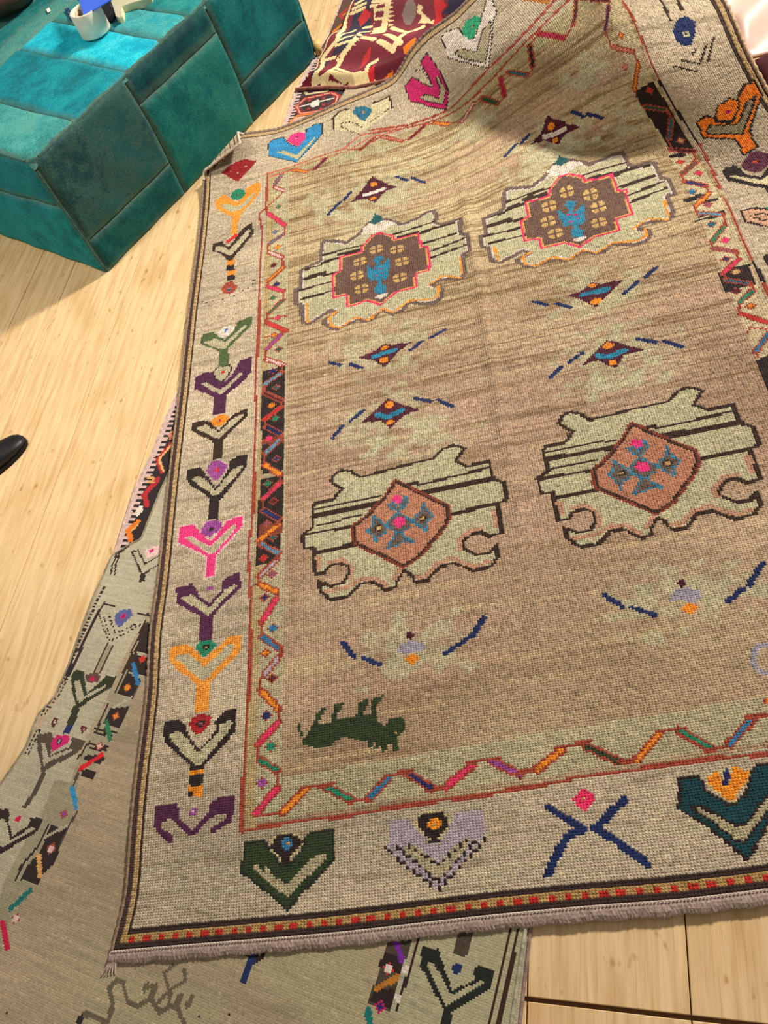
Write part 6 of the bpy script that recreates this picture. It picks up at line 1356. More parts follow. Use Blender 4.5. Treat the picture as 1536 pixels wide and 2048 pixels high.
# ================================================================ large rug surface
TH = math.radians(9.8); EU = np.array([math.cos(TH),math.sin(TH)]); EV = np.array([-EU[1],EU[0]]); RO = np.array([-0.93649616,0.06765262]); Z0 = .014
def tps_fit(P,D,lam=1e-4):
    n=len(P); r2=((P[:,None]-P[None])**2).sum(-1); Mx=np.zeros((n+3,n+3)); Mx[:n,:n]=tps_k(r2)+lam*np.eye(n); Mx[:n,n]=1; Mx[:n,n+1:]=P; Mx[n,:n]=1; Mx[n+1:,:n]=P.T
    return np.linalg.solve(Mx,np.r_[D,np.zeros((3,D.shape[1]))])
def tps_k(r2): return np.where(r2>1e-12,r2*np.log(np.maximum(r2,1e-12)),0)
PIN = np.array(RUG_PINS); PP = PIN[:,:2]; PW = tps_fit(PP, np.c_[PIN[:,2:4]-PP, PIN[:,4]-Z0])
def surf(uv):
    """fabric coordinates (m) of the rug -> where that point lies in the room"""
    uv=np.atleast_2d(uv).astype(float); out=np.empty((len(uv),3))
    for i in range(0,len(uv),40000):
        q=uv[i:i+40000]; r2=((q[:,None]-PP[None])**2).sum(-1); out[i:i+40000]=tps_k(r2)@PW[:-3]+PW[-3]+q@PW[-2:]
    t=uv+out[:,:2]; xy=RO+t[:,:1]*EU+t[:,1:]*EV
    return np.c_[xy,np.maximum(out[:,2]+Z0,Z0*.7)]
KU,KV,RW,RH = .0054,.0046,1.73,2.475
nu,nv = int(round(RW/KU)), int(round(RH/KV))
U,V = np.meshgrid((np.arange(nu)+.5)*KU,(np.arange(nv)+.5)*KV)
vred = .18+.027*(U-.244)/.96
field = (U>.245)&(U<1.485)&(V>vred)&(V<2.24)
col = np.empty((nv,nu,3)); pid = np.zeros((nv,nu),int)
RP = [('border','grey beige knotted border ground',None),('field','tan knotted field with brown streaks',None),('edge_stripe','dark and tan guard stripes along the edge, dashed red along the bottom',None)]
# field ground: tan with abrash streaks along the weft
s1 = smooth_noise(nv,nu,70,3); s2 = smooth_noise(nv,nu,16,2); s3 = smooth_noise(nv,nu,90,60); s4=smooth_noise(nv,nu,160,14)
def mix(a,b,t): return a+(b-a)*np.clip(t,0,1)[...,None]
top,mid,low = lin((194,174,134)),lin((188,161,134)),lin((182,158,126))
fc = mix(np.broadcast_to(low,col.shape),mid,(V-.35)/.4); fc = mix(fc,top,(V-1.15)/.5)
fc = fc*(1+.10*s3[...,None]*np.array([.8,1,1.1])); amp=np.clip((V-.25)/1.1,.25,1)
dk = np.clip((s1+.5*s2-.55)/.8,0,1)*amp; fc = mix(fc,lin((136,104,60)),dk*.6); fc = mix(fc,lin((210,190,144)),np.clip((-s1-.7)/1.2,0,1)*.5)
s5=smooth_noise(nv,nu,80,1); fc = mix(fc,lin((122,92,54)),np.clip((s5-.45)/.8,0,1)*.62*np.clip((V-.5)/.7,.15,1))
fc = mix(fc,lin((196,162,138)),np.clip((s4-.5)/1.2,0,1)*.45)
s6=smooth_noise(nv,nu,9,7)
for cx,cy,rx,ry in RUG_CLOUDS:
    d=np.hypot((U/KU-cx)/rx,(V/KV-cy)/ry); fc = mix(fc,lin((196,192,156)),np.clip((1.0-d)*1.4+.55*s6,0,1)*(d<1.25)*.7)
bc = np.broadcast_to(lin((195,179,153)),col.shape)*(1+.07*s3[...,None]); bc = mix(bc,lin((150,136,104)),np.clip((s1+.7*s2-.8)/1.4,0,1)*.55); bc = mix(bc,lin((196,188,154)),np.clip((-s1-.6)/1.2,0,1)*.5)
col[:] = np.where(field[...,None],fc,bc); pid[field] = 1
def zones(k):
    if k==0: return (U>.262)&(U<.318)&(V>vred+.02)&(V<2.2)
    if k==1: return (V>vred+.012)&(V<vred+.088)&(U>.262)&(U<1.47)
    if k==2: return (V>2.19)&(V<2.236)&(U>.32)&(U<1.4)
    return (U>1.408)&(U<1.472)&(V>vred+.02)&(V<2.2)
gsel = (U>.245)&(U<=.262)&field; col[gsel] = mix(col[gsel],lin((186,166,112)),np.full(gsel.sum(),.6))
# guard stripes
eu_ = np.minimum(U,RW-U)/KU; ev_ = V/KV; tv_ = (RH-V)/KV
def stripe(mask,c): col[mask]=lin(c); pid[mask]=2
side=(eu_<5); stripe(side,(196,166,116)); stripe(eu_<1.5,(72,52,46)); stripe((eu_>=3.8)&(eu_<5),(66,46,32)); stripe((eu_>2.4)&(eu_<3)&(((V/KV)%3)<1.3),(160,128,84))
stripe(tv_<5,(190,162,118)); stripe(tv_<1.4,(116,96,80)); stripe((tv_>=3.8)&(tv_<5)&(eu_>3.8),(74,54,38))
bot=(ev_<6.6)&(eu_>1.5); stripe(bot,(180,146,90)); stripe((ev_<2.4)&(eu_>.2),(60,42,36)); stripe((ev_>=5.2)&bot&(eu_>3.8),(56,38,32)); stripe((ev_>=2.4)&(ev_<4.3)&(((U/KU)%5.2)<2.3)&(eu_>1.5),(190,44,32))
# mirrored continuation of the side band and border outside the picture
MIR=[]; PARTS=list(RP)+[(n,l,None if q is None else q+3) for n,l,q in RUG_PARTS]; mirparts={}; mops=[]
right_band=[i for i,p in enumerate(PARTS) if p[0]=='zigzag_band'][3]; mirparts[0]=right_band
for p_,k_,c_,w_,q_ in RUG_OPS:
    n,l,par=RUG_PARTS[p_]; band=(p_==0 or par==0)
    if k_=='zone' or not q_: continue
    xm,ym=max(x for x,y in q_),max(y for x,y in q_)
    if not ((band and ym<205) or (n in('tulip_motif','blossom') and xm<46 and ym<225)): continue
    if p_ not in mirparts:
        mirparts[p_]=len(PARTS); PARTS.append((n,None,None if par is None else mirparts.get(par)))
    mops.append((mirparts[p_],k_,c_,w_,[(nu-x,y) for x,y in q_]))
weave(RUG_OPS,nu,nv,col,pid,zones=zones,parts_offset=3)
GL=[i for i,p in enumerate(PARTS) if p[0]=='guard_line'][0]; AR=[i for i,p in enumerate(PARTS) if p[0]=='arc_motif'][0]; BB=[i for i,p in enumerate(PARTS) if p[0]=='zigzag_band'][1]
ue=1.487/KU; ve=float(.18+.027*(1.487-.244)/.96)/KV; mops.insert(0,(GL,'l',[(0,'rust')],1.4,[(ue,1.19/KV),(ue-.5,.7/KV),(ue,ve),(1.19/KU,.2075/KV)]))
for k,c in enumerate(('orange','teal','pink','navy2')):   # bottom zigzag carried on to the corner
    x0=(1.215+.055*k)/KU; y0,y1=(.228/KV,.285/KV) if k%2 else (.285/KV,.228/KV)
    mops.append((BB,'l',[(0,'rust')],3.2,[(x0,y0),(x0+8,y1)])); mops.append((BB,'l',[(0,c)],1.5,[(x0,y0),(x0+8,y1)]))
weave(mops,nu,nv,col,pid)
tone = 1+.10*rng.standard_normal((nv,nu))+.05*smooth_noise(nv,nu,9,1)
col *= np.clip(tone,.6,1.4)[...,None]; col = np.clip(col,.004,.95)
# knots as little pyramids of wool
gu,gv = np.meshgrid(np.arange(nu+1)*KU,np.arange(nv+1)*KV); ju=rng.uniform(-.16,.16,gu.shape)*KU; jv=rng.uniform(-.16,.16,gu.shape)*KV
ju[:,[0,-1]]=0; jv[[0,-1]]=0
crease = (.0022+.0042*np.clip((gv-.7)/.5,0,1))*np.exp(-((gu-.845)/.016)**2)*np.clip((gv-.3)/.2,0,1)*np.clip((2.15-gv)/.2,0,1)
wave = crease+.0016*np.sin(gv*31+2.2*np.sin(gu*5))*np.sin(gu*3.1)*np.clip((gv-.9)/.5,0,1)
VV = surf(np.c_[(gu+ju).ravel(),(gv+jv).ravel()]); VV[:,2]+= (wave+rng.uniform(-.00025,.00025,gu.shape)).ravel(); VV=VV.reshape(nv+1,nu+1,3)
CC = (VV[:-1,:-1]+VV[1:,:-1]+VV[1:,1:]+VV[:-1,1:])/4; CC[...,2]+=.0017+rng.uniform(-.0005,.0006,(nv,nu))
FK0,FK1 = np.array([0,2.27]),np.array([.15,2.475])
keep = ~((V-FK0[1]) > U*(FK1[1]-FK0[1])/FK1[0])
rug = thing('large_rug','large knotted tan rug with bright tulip border and four medallions on the floor','rug')
rug_objs = knot_cloth(rug,PARTS,pid,keep,VV,CC,col,WOOL,None)
# backing sheet
bu,bv = np.meshgrid(np.linspace(.002,RW-.002,70),np.linspace(.002,RH-.002,100)); B=surf(np.c_[bu.ravel(),bv.ravel()]); B[:,2]-=.0055
J,I=np.meshgrid(np.arange(99),np.arange(69),indexing='ij'); a=(J*70+I).ravel(); F=np.stack([a,a+70,a+71,a+1],1)
cu,cv=(bu[:-1,:-1].ravel()+.012),(bv[:-1,:-1].ravel()+.012); F=F[~((cv+.02-FK0[1])>(cu-.02)*(FK1[1]-FK0[1])/FK1[0])]
new_obj('backing', sub_mesh('backing',B,F,np.tile(lin((170,150,118)),(len(F),1)),True), rug, FLAT)
# overcast cords along the sides and the raised end
def cord(name,uvs,r,c,label):
    P=surf(uvs); P[:,2]-=.002; rr=r*(1+.18*np.sin(np.arange(len(P))*1.9)+.08*rng.standard_normal(len(P))); Vt,Ft=tube(P,rr,7); fcx=np.repeat(np.array([lin(c)*t for t in rng.uniform(.75,1.2,len(P)-1)]),7,axis=0)
    new_obj(name, arr_mesh(name,Vt,Ft,fcx,True), rug, WOOL, label=label)
n=420; cord('side_cord',np.c_[np.full(n,-.002),np.linspace(0,2.27,n)],.0042,(150,124,98),'overcast wool cord along the left edge')
cord('side_cord',np.c_[np.full(n,RW+.003),np.linspace(0,RH,n)],.0060,(186,156,124),'overcast wool cord along the right edge')
cord('end_cord',np.c_[np.linspace(.15,RW,300),np.full(300,RH+.002)],.0062,(142,122,106),'rolled grey brown end of the raised edge')
# folded-over corner showing the back of the rug
axis=(FK1-FK0)/np.linalg.norm(FK1-FK0); FL=np.linalg.norm(FK1-FK0)
A3,B3=surf([FK0])[0],surf([FK1])[0]; ax=(B3-A3)/np.linalg.norm(B3-A3); out=np.cross([0,0,1.0],ax); out/=np.linalg.norm(out); upv=np.cross(ax,out); 
nn,mm=110,64; Vf=[];Cf=[];idx={}
corner=np.array([0,RH])-FK0; tc_=corner@axis; dc_=abs(corner[0]*axis[1]-corner[1]*axis[0])
for i in range(nn+1):
    t=i/nn*FL; dmax=dc_*(t/tc_ if t<tc_ else (FL-t)/(FL-tc_))
    for j in range(mm+1):
        d=dmax*j/mm; r=.010
        if d<math.pi*r: o_,u_=r*math.sin(d/r),r*(1-math.cos(d/r))
        else: q=d-math.pi*r; tau=.36; o_,u_=-q*math.cos(tau),2*r+q*math.sin(tau)*(1-.9*q)
        Vf.append(A3+ax*t*np.linalg.norm(B3-A3)/FL+out*o_+upv*u_)
        fu=FK0+axis*t+np.array([-axis[1],axis[0]])*d; Cf.append(fu)
Vf=np.array(Vf)+np.array([0,0,.001])*rng.standard_normal((len(Vf),1))*.4; Cf=np.array(Cf); J,I=np.meshgrid(np.arange(nn),np.arange(mm),indexing='ij'); a=(J*(mm+1)+I).ravel(); F=np.stack([a,a+mm+1,a+mm+2,a+1],1)
cen=Cf[F].mean(1); du_,dv_=cen[:,0]/KU,(RH-cen[:,1])/KV; fcx=np.tile(lin((196,172,136)),(len(F),1)); 
for q,lo,hi,c in ((du_,2.2,3.6,(74,54,38)),(du_,6.6,7.8,(92,68,48)),(dv_,4,5.4,(80,58,42)),(dv_,9,10,(86,62,44)),(dv_,14,15,(92,68,48)),(dv_,19,20,(92,68,48)),(dv_,24,25,(92,68,48))): fcx[(q>=lo)&(q<hi)]=lin(c)
fcx*=rng.uniform(.86,1.1,(len(F),1)); new_obj('folded_corner', arr_mesh('folded_corner',Vf,F,fcx,True), rug, WOOL, label='turned-over corner showing the striped back')
e1=Vf.reshape(nn+1,mm+1,3)[:,mm]; Vt,Ft=tube(e1[1:-1],.0042,6); new_obj('corner_hem', arr_mesh('corner_hem',Vt,Ft,np.tile(lin((212,196,178)),(len(Ft),1)),True), rug, WOOL)
# fringe: woolly roll, white stitches
n=640; us=np.linspace(-.004,RW+.004,n); prof=[(-.001,.002),(-.005,.0045),(-.011,.005),(-.017,.0035),(-.022,.0005),(-.024,-.006)]; Vr=[]
for k,(dv,dz) in enumerate(prof):
    P=surf(np.c_[us,np.full(n,dv)]); P[:,2]+=dz-.001+rng.normal(0,.0003,n); P[:,:2]+=EV*(rng.normal(0,.0007,n)*(k>3)+.0012*np.sin(us*90)*(k>2))[:,None]; Vr.append(P)
Vr=np.array(Vr).reshape(-1,3); Vr[:,2]=np.maximum(Vr[:,2],.006); J,I=np.meshgrid(np.arange(len(prof)-1),np.arange(n-1),indexing='ij'); a=(J*n+I).ravel(); F=np.stack([a,a+n,a+n+1,a+1],1)
fcx=lin((180,158,146))*rng.uniform(.86,1.12,(len(F),1)); fr=new_obj('fringe', arr_mesh('fringe',Vr,F,fcx), rug, WOOL, label='fuzzy lilac grey fringe roll along the near edge')
Vs=[];Fs=[]
for k in range(2600):
    u=rng.uniform(-.006,RW+.005); p=surf([(u,rng.uniform(-.022,-.004))])[0]; p[2]=max(.009,p[2]-.001); dr=-EV*rng.uniform(.4,1)+EU*rng.uniform(-.5,.5); L_=rng.uniform(.003,.007); q=p+np.r_[dr*L_,rng.uniform(-.004,.003)]; q[2]=max(q[2],.006); s_=np.r_[EU*.0006,0]; i=len(Vs); Vs+=[p-s_,p+s_,q,p+np.array([0,0,.0009])]; Fs+=[(i,i+1,i+2),(i,i+2,i+3),(i+1,i+3,i+2)]
new_obj('fringe_fuzz', arr_mesh('fringe_fuzz',Vs,Fs,lin((172,150,138))*rng.uniform(.85,1.15,(len(Fs),1))), fr, WOOL, kind='stuff')
Vb=[];Fb=[]
for k in range(300):
    c0=surf([((k+.5)*RW/300,-.0035)])[0]+np.array([0,0,.0058]); r=.0019; i=len(Vb); Vb+=[c0+np.array(d)*r for d in ((1.4,0,0),(0,1,0),(-1.4,0,0),(0,-1,0),(0,0,1),(0,0,-1))]; Fb+=[(i+x,i+y,i+z) for x,y,z in ((0,1,4),(1,2,4),(2,3,4),(3,0,4),(1,0,5),(2,1,5),(3,2,5),(0,3,5))]
new_obj('white_stitches', arr_mesh('white_stitches',Vb,Fb,np.tile(lin((226,214,202)),(len(Fb),1))), fr, WOOL, kind='stuff')
# tassel at the near left corner
for k in range(5):
    p=surf([(-.004+.003*k,-.02)])[0]; p[2]=.011; q=np.array([p+np.r_[(-EU*(.004*s+.006*(2-k)*s*.4)-EV*.012*s),0] for s in np.linspace(0,1.6,6)]); q[:,2]=np.linspace(.011,.0095,6)
    Vt,Ft=tube(q,np.linspace(.003,.0012,6),6); new_obj('tassel', arr_mesh('tassel',Vt,Ft,np.tile(lin((196,172,158)),(len(Ft),1)),True), fr, WOOL)
# ================================================================ flat-woven kilims under the rug
CU=.004
def in_rug(xy):  # signed room: how deep below the large rug (fabric metres, >0 inside)
    t=xy-RO; u,v=t@EU,t@EV; return np.minimum(np.minimum(u,RW-u),np.minimum(v,RH-v))
def flat_kilim(root,parts,ops,org,deg,u_rng,v_rng,left,right,z,basefn,relief,deep=.22):
    a=math.radians(deg); e=np.array([math.cos(a),math.sin(a)]); f=np.array([-e[1],e[0]]); i0,i1=int(u_rng[0]/CU),int(u_rng[1]/CU); j0,j1=int(v_rng[0]/CU),int(v_rng[1]/CU); nu,nv=i1-i0,j1-j0
    Uc,Vc=np.meshgrid((np.arange(nu)+.5+i0)*CU,(np.arange(nv)+.5+j0)*CU)
    L=np.array(left)[::-1]; R=np.array(right)[::-1]; lx=np.interp(Vc,L[:,1],L[:,0]); rx=np.interp(Vc,R[:,1],R[:,0])
    col=np.empty((nv,nu,3)); pid=np.zeros((nv,nu),int); basefn(col,pid,Uc,Vc,lx,rx)
    weave(ops,nu,nv,col,pid,u0=i0,v0=j0,parts_offset=len(parts)-len_ops[id(ops)])
    col*=np.clip(1+.06*rng.standard_normal((nv,nu))+.05*smooth_noise(nv,nu,20,1),.6,1.4)[...,None]; col=np.clip(col,.004,.95)
    xy=org+Uc[...,None]*e+Vc[...,None]*f; keep=(Uc>lx)&(Uc<rx)&(in_rug(xy.reshape(-1,2)).reshape(nv,nu)<deep)
    gu,gv=np.meshgrid((np.arange(nu+1)+i0)*CU,(np.arange(nv+1)+j0)*CU); gx=org+gu[...,None]*e+gv[...,None]*f
    gz=z+relief(gu,gv); VV=np.dstack([gx,gz]); CC=(VV[:-1,:-1]+VV[1:,:-1]+VV[1:,1:]+VV[:-1,1:])/4; CC[...,2]+=.0004
    objs=knot_cloth(root,parts,pid,keep,VV,CC,col,FLAT,None)
    return lambda q: np.array([np.r_[org+x*e+y*f, z+float(relief(np.array(x),np.array(y)))] for x,y in q])
len_ops={id(GREY_OPS):len(GREY_PARTS),id(DARK_OPS):len(DARK_PARTS),id(WINE_OPS):len(WINE_PARTS)}
KO=np.array([-1.45,-.25])
def dense(q,n=160):
    q=np.array(q); s=np.r_[0,np.cumsum(np.hypot(*np.diff(q,axis=0).T))]; t=np.linspace(0,s[-1],n); return np.c_[np.interp(t,s,q[:,0]),np.interp(t,s,q[:,1])]
def ropes(root,name,P,r,c,label):
    Vt,Ft=tube(P,r,6); fcx=np.repeat(lin(c)*rng.uniform(.7,1.25,(len(P)-1,1)),6,axis=0); new_obj(name,arr_mesh(name,Vt,Ft,fcx,True),root,FLAT,label=label)
def dark_base(col,pid,U,V,lx,rx):
    col[:]=LPAL['dark']; pid[:]=0
    for d,w0,w1 in ((U-lx,.013,.030),(rx-U,.008,.026)):
        m1=d<w1; teeth=(d<w1)&(d>=w0)&((V%.0165)<.0080); col[m1]=LPAL['lilac']; col[teeth]=LPAL['dark']; pid[m1]=1
    c=(U-lx>.40); col[c]=LPAL['kborder']
dk_root=thing('dark_kilim','black flat-woven kilim with lilac toothed edges lying lowest on the planks','kilim')
DP=[('field','black woven ground',None),('toothed_edge','lilac selvedge with black teeth',None)]+[(n,l,None) for n,l,s in DARK_PARTS]
dfn=flat_kilim(dk_root,DP,DARK_OPS,KO,-4.5,(-.1,1.4),(.05,3.95),DARK_LEFT+[(.128,.0)],[(1.24,4.0)]+DARK_RIGHT+[(1.21,0)],.0030,dark_base,lambda u,v:.0006*np.sin(v*40+u*9))
ropes(dk_root,'selvedge',dfn(dense(DARK_LEFT,300)),.0028,(206,180,172),'lilac selvedge cord'); ropes(dk_root,'selvedge',dfn(dense(DARK_RIGHT,80)),.0032,(150,124,116),'lilac selvedge cord')
def grey_base(col,pid,U,V,lx,rx):
    n_=smooth_noise(*U.shape,60,30); s_=smooth_noise(*U.shape,80,2); col[:]=LPAL['kfield']; col*=(1+.06*n_+.035*s_)[...,None]; g=np.clip((.8-V)/.5+.4*n_,0,1)*np.clip((U-.25)/.4,0,1); col[:]=mix(col,lin((168,160,124)),g*.8); pid[:]=0
    fl=smooth_noise(*U.shape,3,2)*smooth_noise(*U.shape,4,2); col[fl>2.6]*=1.25
    sp=rng.random(U.shape)>.9992; col[sp]=LPAL['dbrown']; pid[:]=0
gr_root=thing('grey_kilim','pale grey flat-woven kilim with sparse tulips, half hidden under the large rug','kilim')
GP=[('field','plain beige grey woven field',None)]+[(n,l,None) for n,l,s in GREY_PARTS]
gfn=flat_kilim(gr_root,GP,GREY_OPS,KO,-12,(-.2,1.3),(-.1,3.2),GREY_LEFT+[(-.05,.2),(-.10,-.2)],[(1.14,3.3)]+GREY_RIGHT+[(1.17,-.2)],.0062,grey_base,lambda u,v:.0016*np.sin(v*26+3*np.sin(u*6))*np.exp(-((u-.1)/.18)**2)+.0006*np.sin(u*33+v*11)+.0012)
ropes(gr_root,'selvedge',gfn(dense(GREY_LEFT,320)),.0026,(150,140,116),'grey selvedge cord'); ropes(gr_root,'selvedge',gfn(dense(GREY_RIGHT,90)),.0034,(176,172,146),'grey selvedge cord')
# bunched burgundy kilim behind the raised end
def sst(x): x=np.clip(x,0,1); return x*x*(3-2*x)
def wine_front(a): return np.interp(a,[.3,.36,.45,.55,.7,1.3],[2.665,2.645,2.61,2.555,2.54,2.54])
def wine_z(a,b):
    d=b-wine_front(a); return .008+.04*sst(d/.05)+.07*sst((a-.55)/.5)*sst(d/.2)+.018*np.sin((b*1.3+a)*17)*sst(d/.12)
wi_root=thing('burgundy_kilim','burgundy and navy kilim with cream combs bunched up behind the rug','kilim')
WP=[(n,l,None) for n,l,s in WINE_PARTS]; i0,i1,j0,j1=int(.26/CU),int(1.35/CU),int(.02/CU),int(.95/CU); wnu,wnv=i1-i0,j1-j0
Uc,Vc=np.meshgrid((np.arange(wnu)+.5+i0)*CU,(np.arange(wnv)+.5+j0)*CU); wcol=np.empty((wnv,wnu,3)); wcol[:]=LPAL['wine']; wpid=np.zeros((wnv,wnu),int)
weave(WINE_OPS,wnu,wnv,wcol,wpid,u0=i0,v0=j0); wcol=np.clip(wcol*(1+.06*rng.standard_normal((wnv,wnu,1))),.004,.95)
def bline(V_): return np.interp(V_,[.257,.264,.28,.359,.389,.459,.569,.628,.8,1.0],[.336,.377,.415,.426,.461,.499,.532,.576,.588,.60])
wkeep=((Vc+2.4)>(wine_front(Uc)-.004))&(Uc>bline(Vc))
gu,gv=np.meshgrid((np.arange(wnu+1)+i0)*CU,(np.arange(wnv+1)+j0)*CU); gx=RO+gu[...,None]*EU+(gv+2.4)[...,None]*EV; VVw=np.dstack([gx,wine_z(gu,gv+2.4)]); CCw=(VVw[:-1,:-1]+VVw[1:,:-1]+VVw[1:,1:]+VVw[:-1,1:])/4; CCw[...,2]+=.0004
knot_cloth(wi_root,WP,wpid,wkeep,VVw,CCw,wcol,FLAT,None)
def wpt(a,b,dz=0): return np.r_[RO+a*EU+b*EV, wine_z(a,b)+dz]
aa=np.linspace(.335,1.3,120); ropes(wi_root,'fold_roll',np.array([np.r_[(RO+x*EU+float(wine_front(x)+.004)*EV),.011] for x in aa]),.006,(150,96,80),'rolled fold at the front of the bunch')
bb=np.linspace(2.668,3.3,80); ropes(wi_root,'selvedge',np.array([wpt(float(bline(np.array(y-2.4))),y,-.004) for y in bb]),.005,(232,206,152),'cream selvedge')
# ================================================================ patchwork stool
PB=np.array([-1.5589,1.9313,0.0]); P1=np.array([.47755,.87860,0]); P2=np.array([-.87860,.47755,0]); PL,PD,PH=1.151,1.12,.41
pouf=_th('patchwork_stool','large square stool upholstered in teal patchwork carpet, left of the rugs','stool',tuple(PB),None)
def edge_round(*ds,r=.020):
    q=sum(np.maximum(0,r-d)**2 for d in ds); return r-np.sqrt(np.maximum(r*r-np.minimum(q,r*r),0))
def pouf_pt(face,s,t,h):
    """face coords (m) and height above the cover -> point relative to the stool base"""
    if face=='top':
        drop=edge_round(s,PL-s,t,PD-t); z=PH-drop+h+.012*np.sin(np.pi*s/PL)*np.sin(np.pi*t/PD); return s[...,None]*P1+t[...,None]*P2+z[...,None]*np.array([0,0,1.0])
    if face in('front','back'):
        drop=edge_round(s,PL-s,PH-t); o=h-drop+.016*np.sin(np.pi*np.clip(t/PH,0,1))*np.sin(np.pi*s/PL); b0=0 if face=='front' else PD; sg=-1 if face=='front' else 1
        return s[...,None]*P1+(b0+sg*o)[...,None]*P2+t[...,None]*np.array([0,0,1.0])
    drop=edge_round(s,PD-s,PH-t); o=h-drop+.016*np.sin(np.pi*np.clip(t/PH,0,1))*np.sin(np.pi*s/PD); b0=0 if face=='left' else PL; sg=-1 if face=='left' else 1
    return s[...,None]*P2+(b0+sg*o)[...,None]*P1+t[...,None]*np.array([0,0,1.0])
def mat_patch(name,c1,c2,c3,scale=7,weave=False):
    mt,nt,b=mat_base(name); L=nt.links; tc=N(nt,'ShaderNodeTexCoord')
    def nz(sc,det=4,st=(1,1,1)):
        mp=N(nt,'ShaderNodeMapping'); mp.inputs['Scale'].default_value=st; L.new(tc.outputs['Object'],mp.inputs[0]); n=N(nt,'ShaderNodeTexNoise'); n.inputs['Scale'].default_value=sc; n.inputs['Detail'].default_value=det; L.new(mp.outputs[0],n.inputs['Vector']); return n.outputs['Fac']
    def comb(a,b_,op,k=None):
        m_=N(nt,'ShaderNodeMath',operation=op); L.new(a,m_.inputs[0])
        if k is None: L.new(b_,m_.inputs[1])
        else: m_.inputs[1].default_value=k
        return m_.outputs[0]
    f1=nz(scale,5); f2=nz(26,6); f3=nz(95,3); t1=comb(comb(f1,None,'MULTIPLY',.5),comb(comb(f2,None,'MULTIPLY',.32),comb(f3,None,'MULTIPLY',.18),'ADD'),'ADD')
    r=N(nt,'ShaderNodeValToRGB'); e=r.color_ramp.elements; e[0].position=.41; e[0].color=rgba(c1); e[1].position=.59; e[1].color=rgba(c3); x=e.new(.5); x.color=rgba(c2); L.new(t1,r.inputs[0])
    n2=N(nt,'ShaderNodeTexNoise'); n2.inputs['Scale'].default_value=380; n2.inputs['Detail'].default_value=2; L.new(tc.outputs['Object'],n2.inputs['Vector']); mr=N(nt,'ShaderNodeMapRange'); mr.inputs[1].default_value=.3; mr.inputs[2].default_value=.7; mr.inputs[3].default_value=.5; mr.inputs[4].default_value=1.45; L.new(n2.outputs['Fac'],mr.inputs[0])
    vm=N(nt,'ShaderNodeVectorMath',operation='SCALE'); L.new(r.outputs[0],vm.inputs[0]); L.new(mr.outputs[0],vm.inputs['Scale']); at=N(nt,'ShaderNodeAttribute',attribute_name='wear'); wf=comb(at.outputs['Fac'],nz(60,3),'MULTIPLY'); wf=comb(wf,None,'MULTIPLY',1.3); mx=N(nt,'ShaderNodeMix',data_type='RGBA'); mx.clamp_factor=True; L.new(wf,mx.inputs[0]); L.new(vm.outputs[0],mx.inputs[6]); mx.inputs[7].default_value=rgba((104,128,112)); L.new(mx.outputs[2],b.inputs['Base Color'])
    bp=N(nt,'ShaderNodeBump'); bp.inputs['Strength'].default_value=.5; bp.inputs['Distance'].default_value=.0015; L.new(n2.outputs['Fac'],bp.inputs['Height']); L.new(bp.outputs[0],b.inputs['Normal'])
    b.inputs['Roughness'].default_value=.9; b.inputs['Specular IOR Level'].default_value=.15; b.inputs['Sheen Weight'].default_value=.25; b.inputs['Sheen Tint'].default_value=rgba((90,200,200)); return mt
# dark core
bm=bmesh.new(); bmesh.ops.create_cube(bm,size=1)
for v in bm.verts:
    s,t,z=(v.co.x+.5),(v.co.y+.5),(v.co.z+.5); p=P1*(.008+s*(PL-.016))+P2*(.008+t*(PD-.016)); v.co=Vector((p[0],p[1],.004+z*(PH-.012)))
bmesh.ops.bevel(bm,geom=bm.edges[:],offset=.024,segments=3,affect='EDGES')
new_obj('core',bm_mesh('core',bm,True),pouf,mat_plain('seam_brown',(70,84,74),.95,.3,60))
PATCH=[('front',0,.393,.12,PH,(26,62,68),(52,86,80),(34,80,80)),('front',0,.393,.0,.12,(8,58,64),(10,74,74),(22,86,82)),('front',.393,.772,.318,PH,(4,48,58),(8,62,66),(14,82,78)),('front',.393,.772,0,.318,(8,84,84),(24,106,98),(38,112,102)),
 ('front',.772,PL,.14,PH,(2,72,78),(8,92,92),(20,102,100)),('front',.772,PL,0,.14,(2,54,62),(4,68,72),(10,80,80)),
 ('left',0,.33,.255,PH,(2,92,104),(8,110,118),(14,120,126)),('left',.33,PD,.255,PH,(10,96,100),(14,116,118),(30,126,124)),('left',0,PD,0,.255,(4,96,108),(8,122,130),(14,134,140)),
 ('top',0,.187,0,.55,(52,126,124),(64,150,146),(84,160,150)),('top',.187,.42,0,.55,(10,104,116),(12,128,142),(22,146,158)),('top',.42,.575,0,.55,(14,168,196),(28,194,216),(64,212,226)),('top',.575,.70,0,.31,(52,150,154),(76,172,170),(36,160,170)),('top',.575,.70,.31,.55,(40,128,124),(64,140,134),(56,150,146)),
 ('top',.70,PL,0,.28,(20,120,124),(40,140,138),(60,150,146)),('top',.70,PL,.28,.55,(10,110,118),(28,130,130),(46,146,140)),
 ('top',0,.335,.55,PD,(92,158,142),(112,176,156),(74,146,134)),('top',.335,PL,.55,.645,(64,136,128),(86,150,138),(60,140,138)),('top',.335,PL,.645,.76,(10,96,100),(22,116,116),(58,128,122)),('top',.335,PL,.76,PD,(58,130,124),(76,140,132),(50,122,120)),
 ('right',0,PD,0,PH,(4,74,80),(10,92,92),(20,102,100)),('back',0,PL,0,PH,(4,74,80),(10,92,92),(20,102,100))]
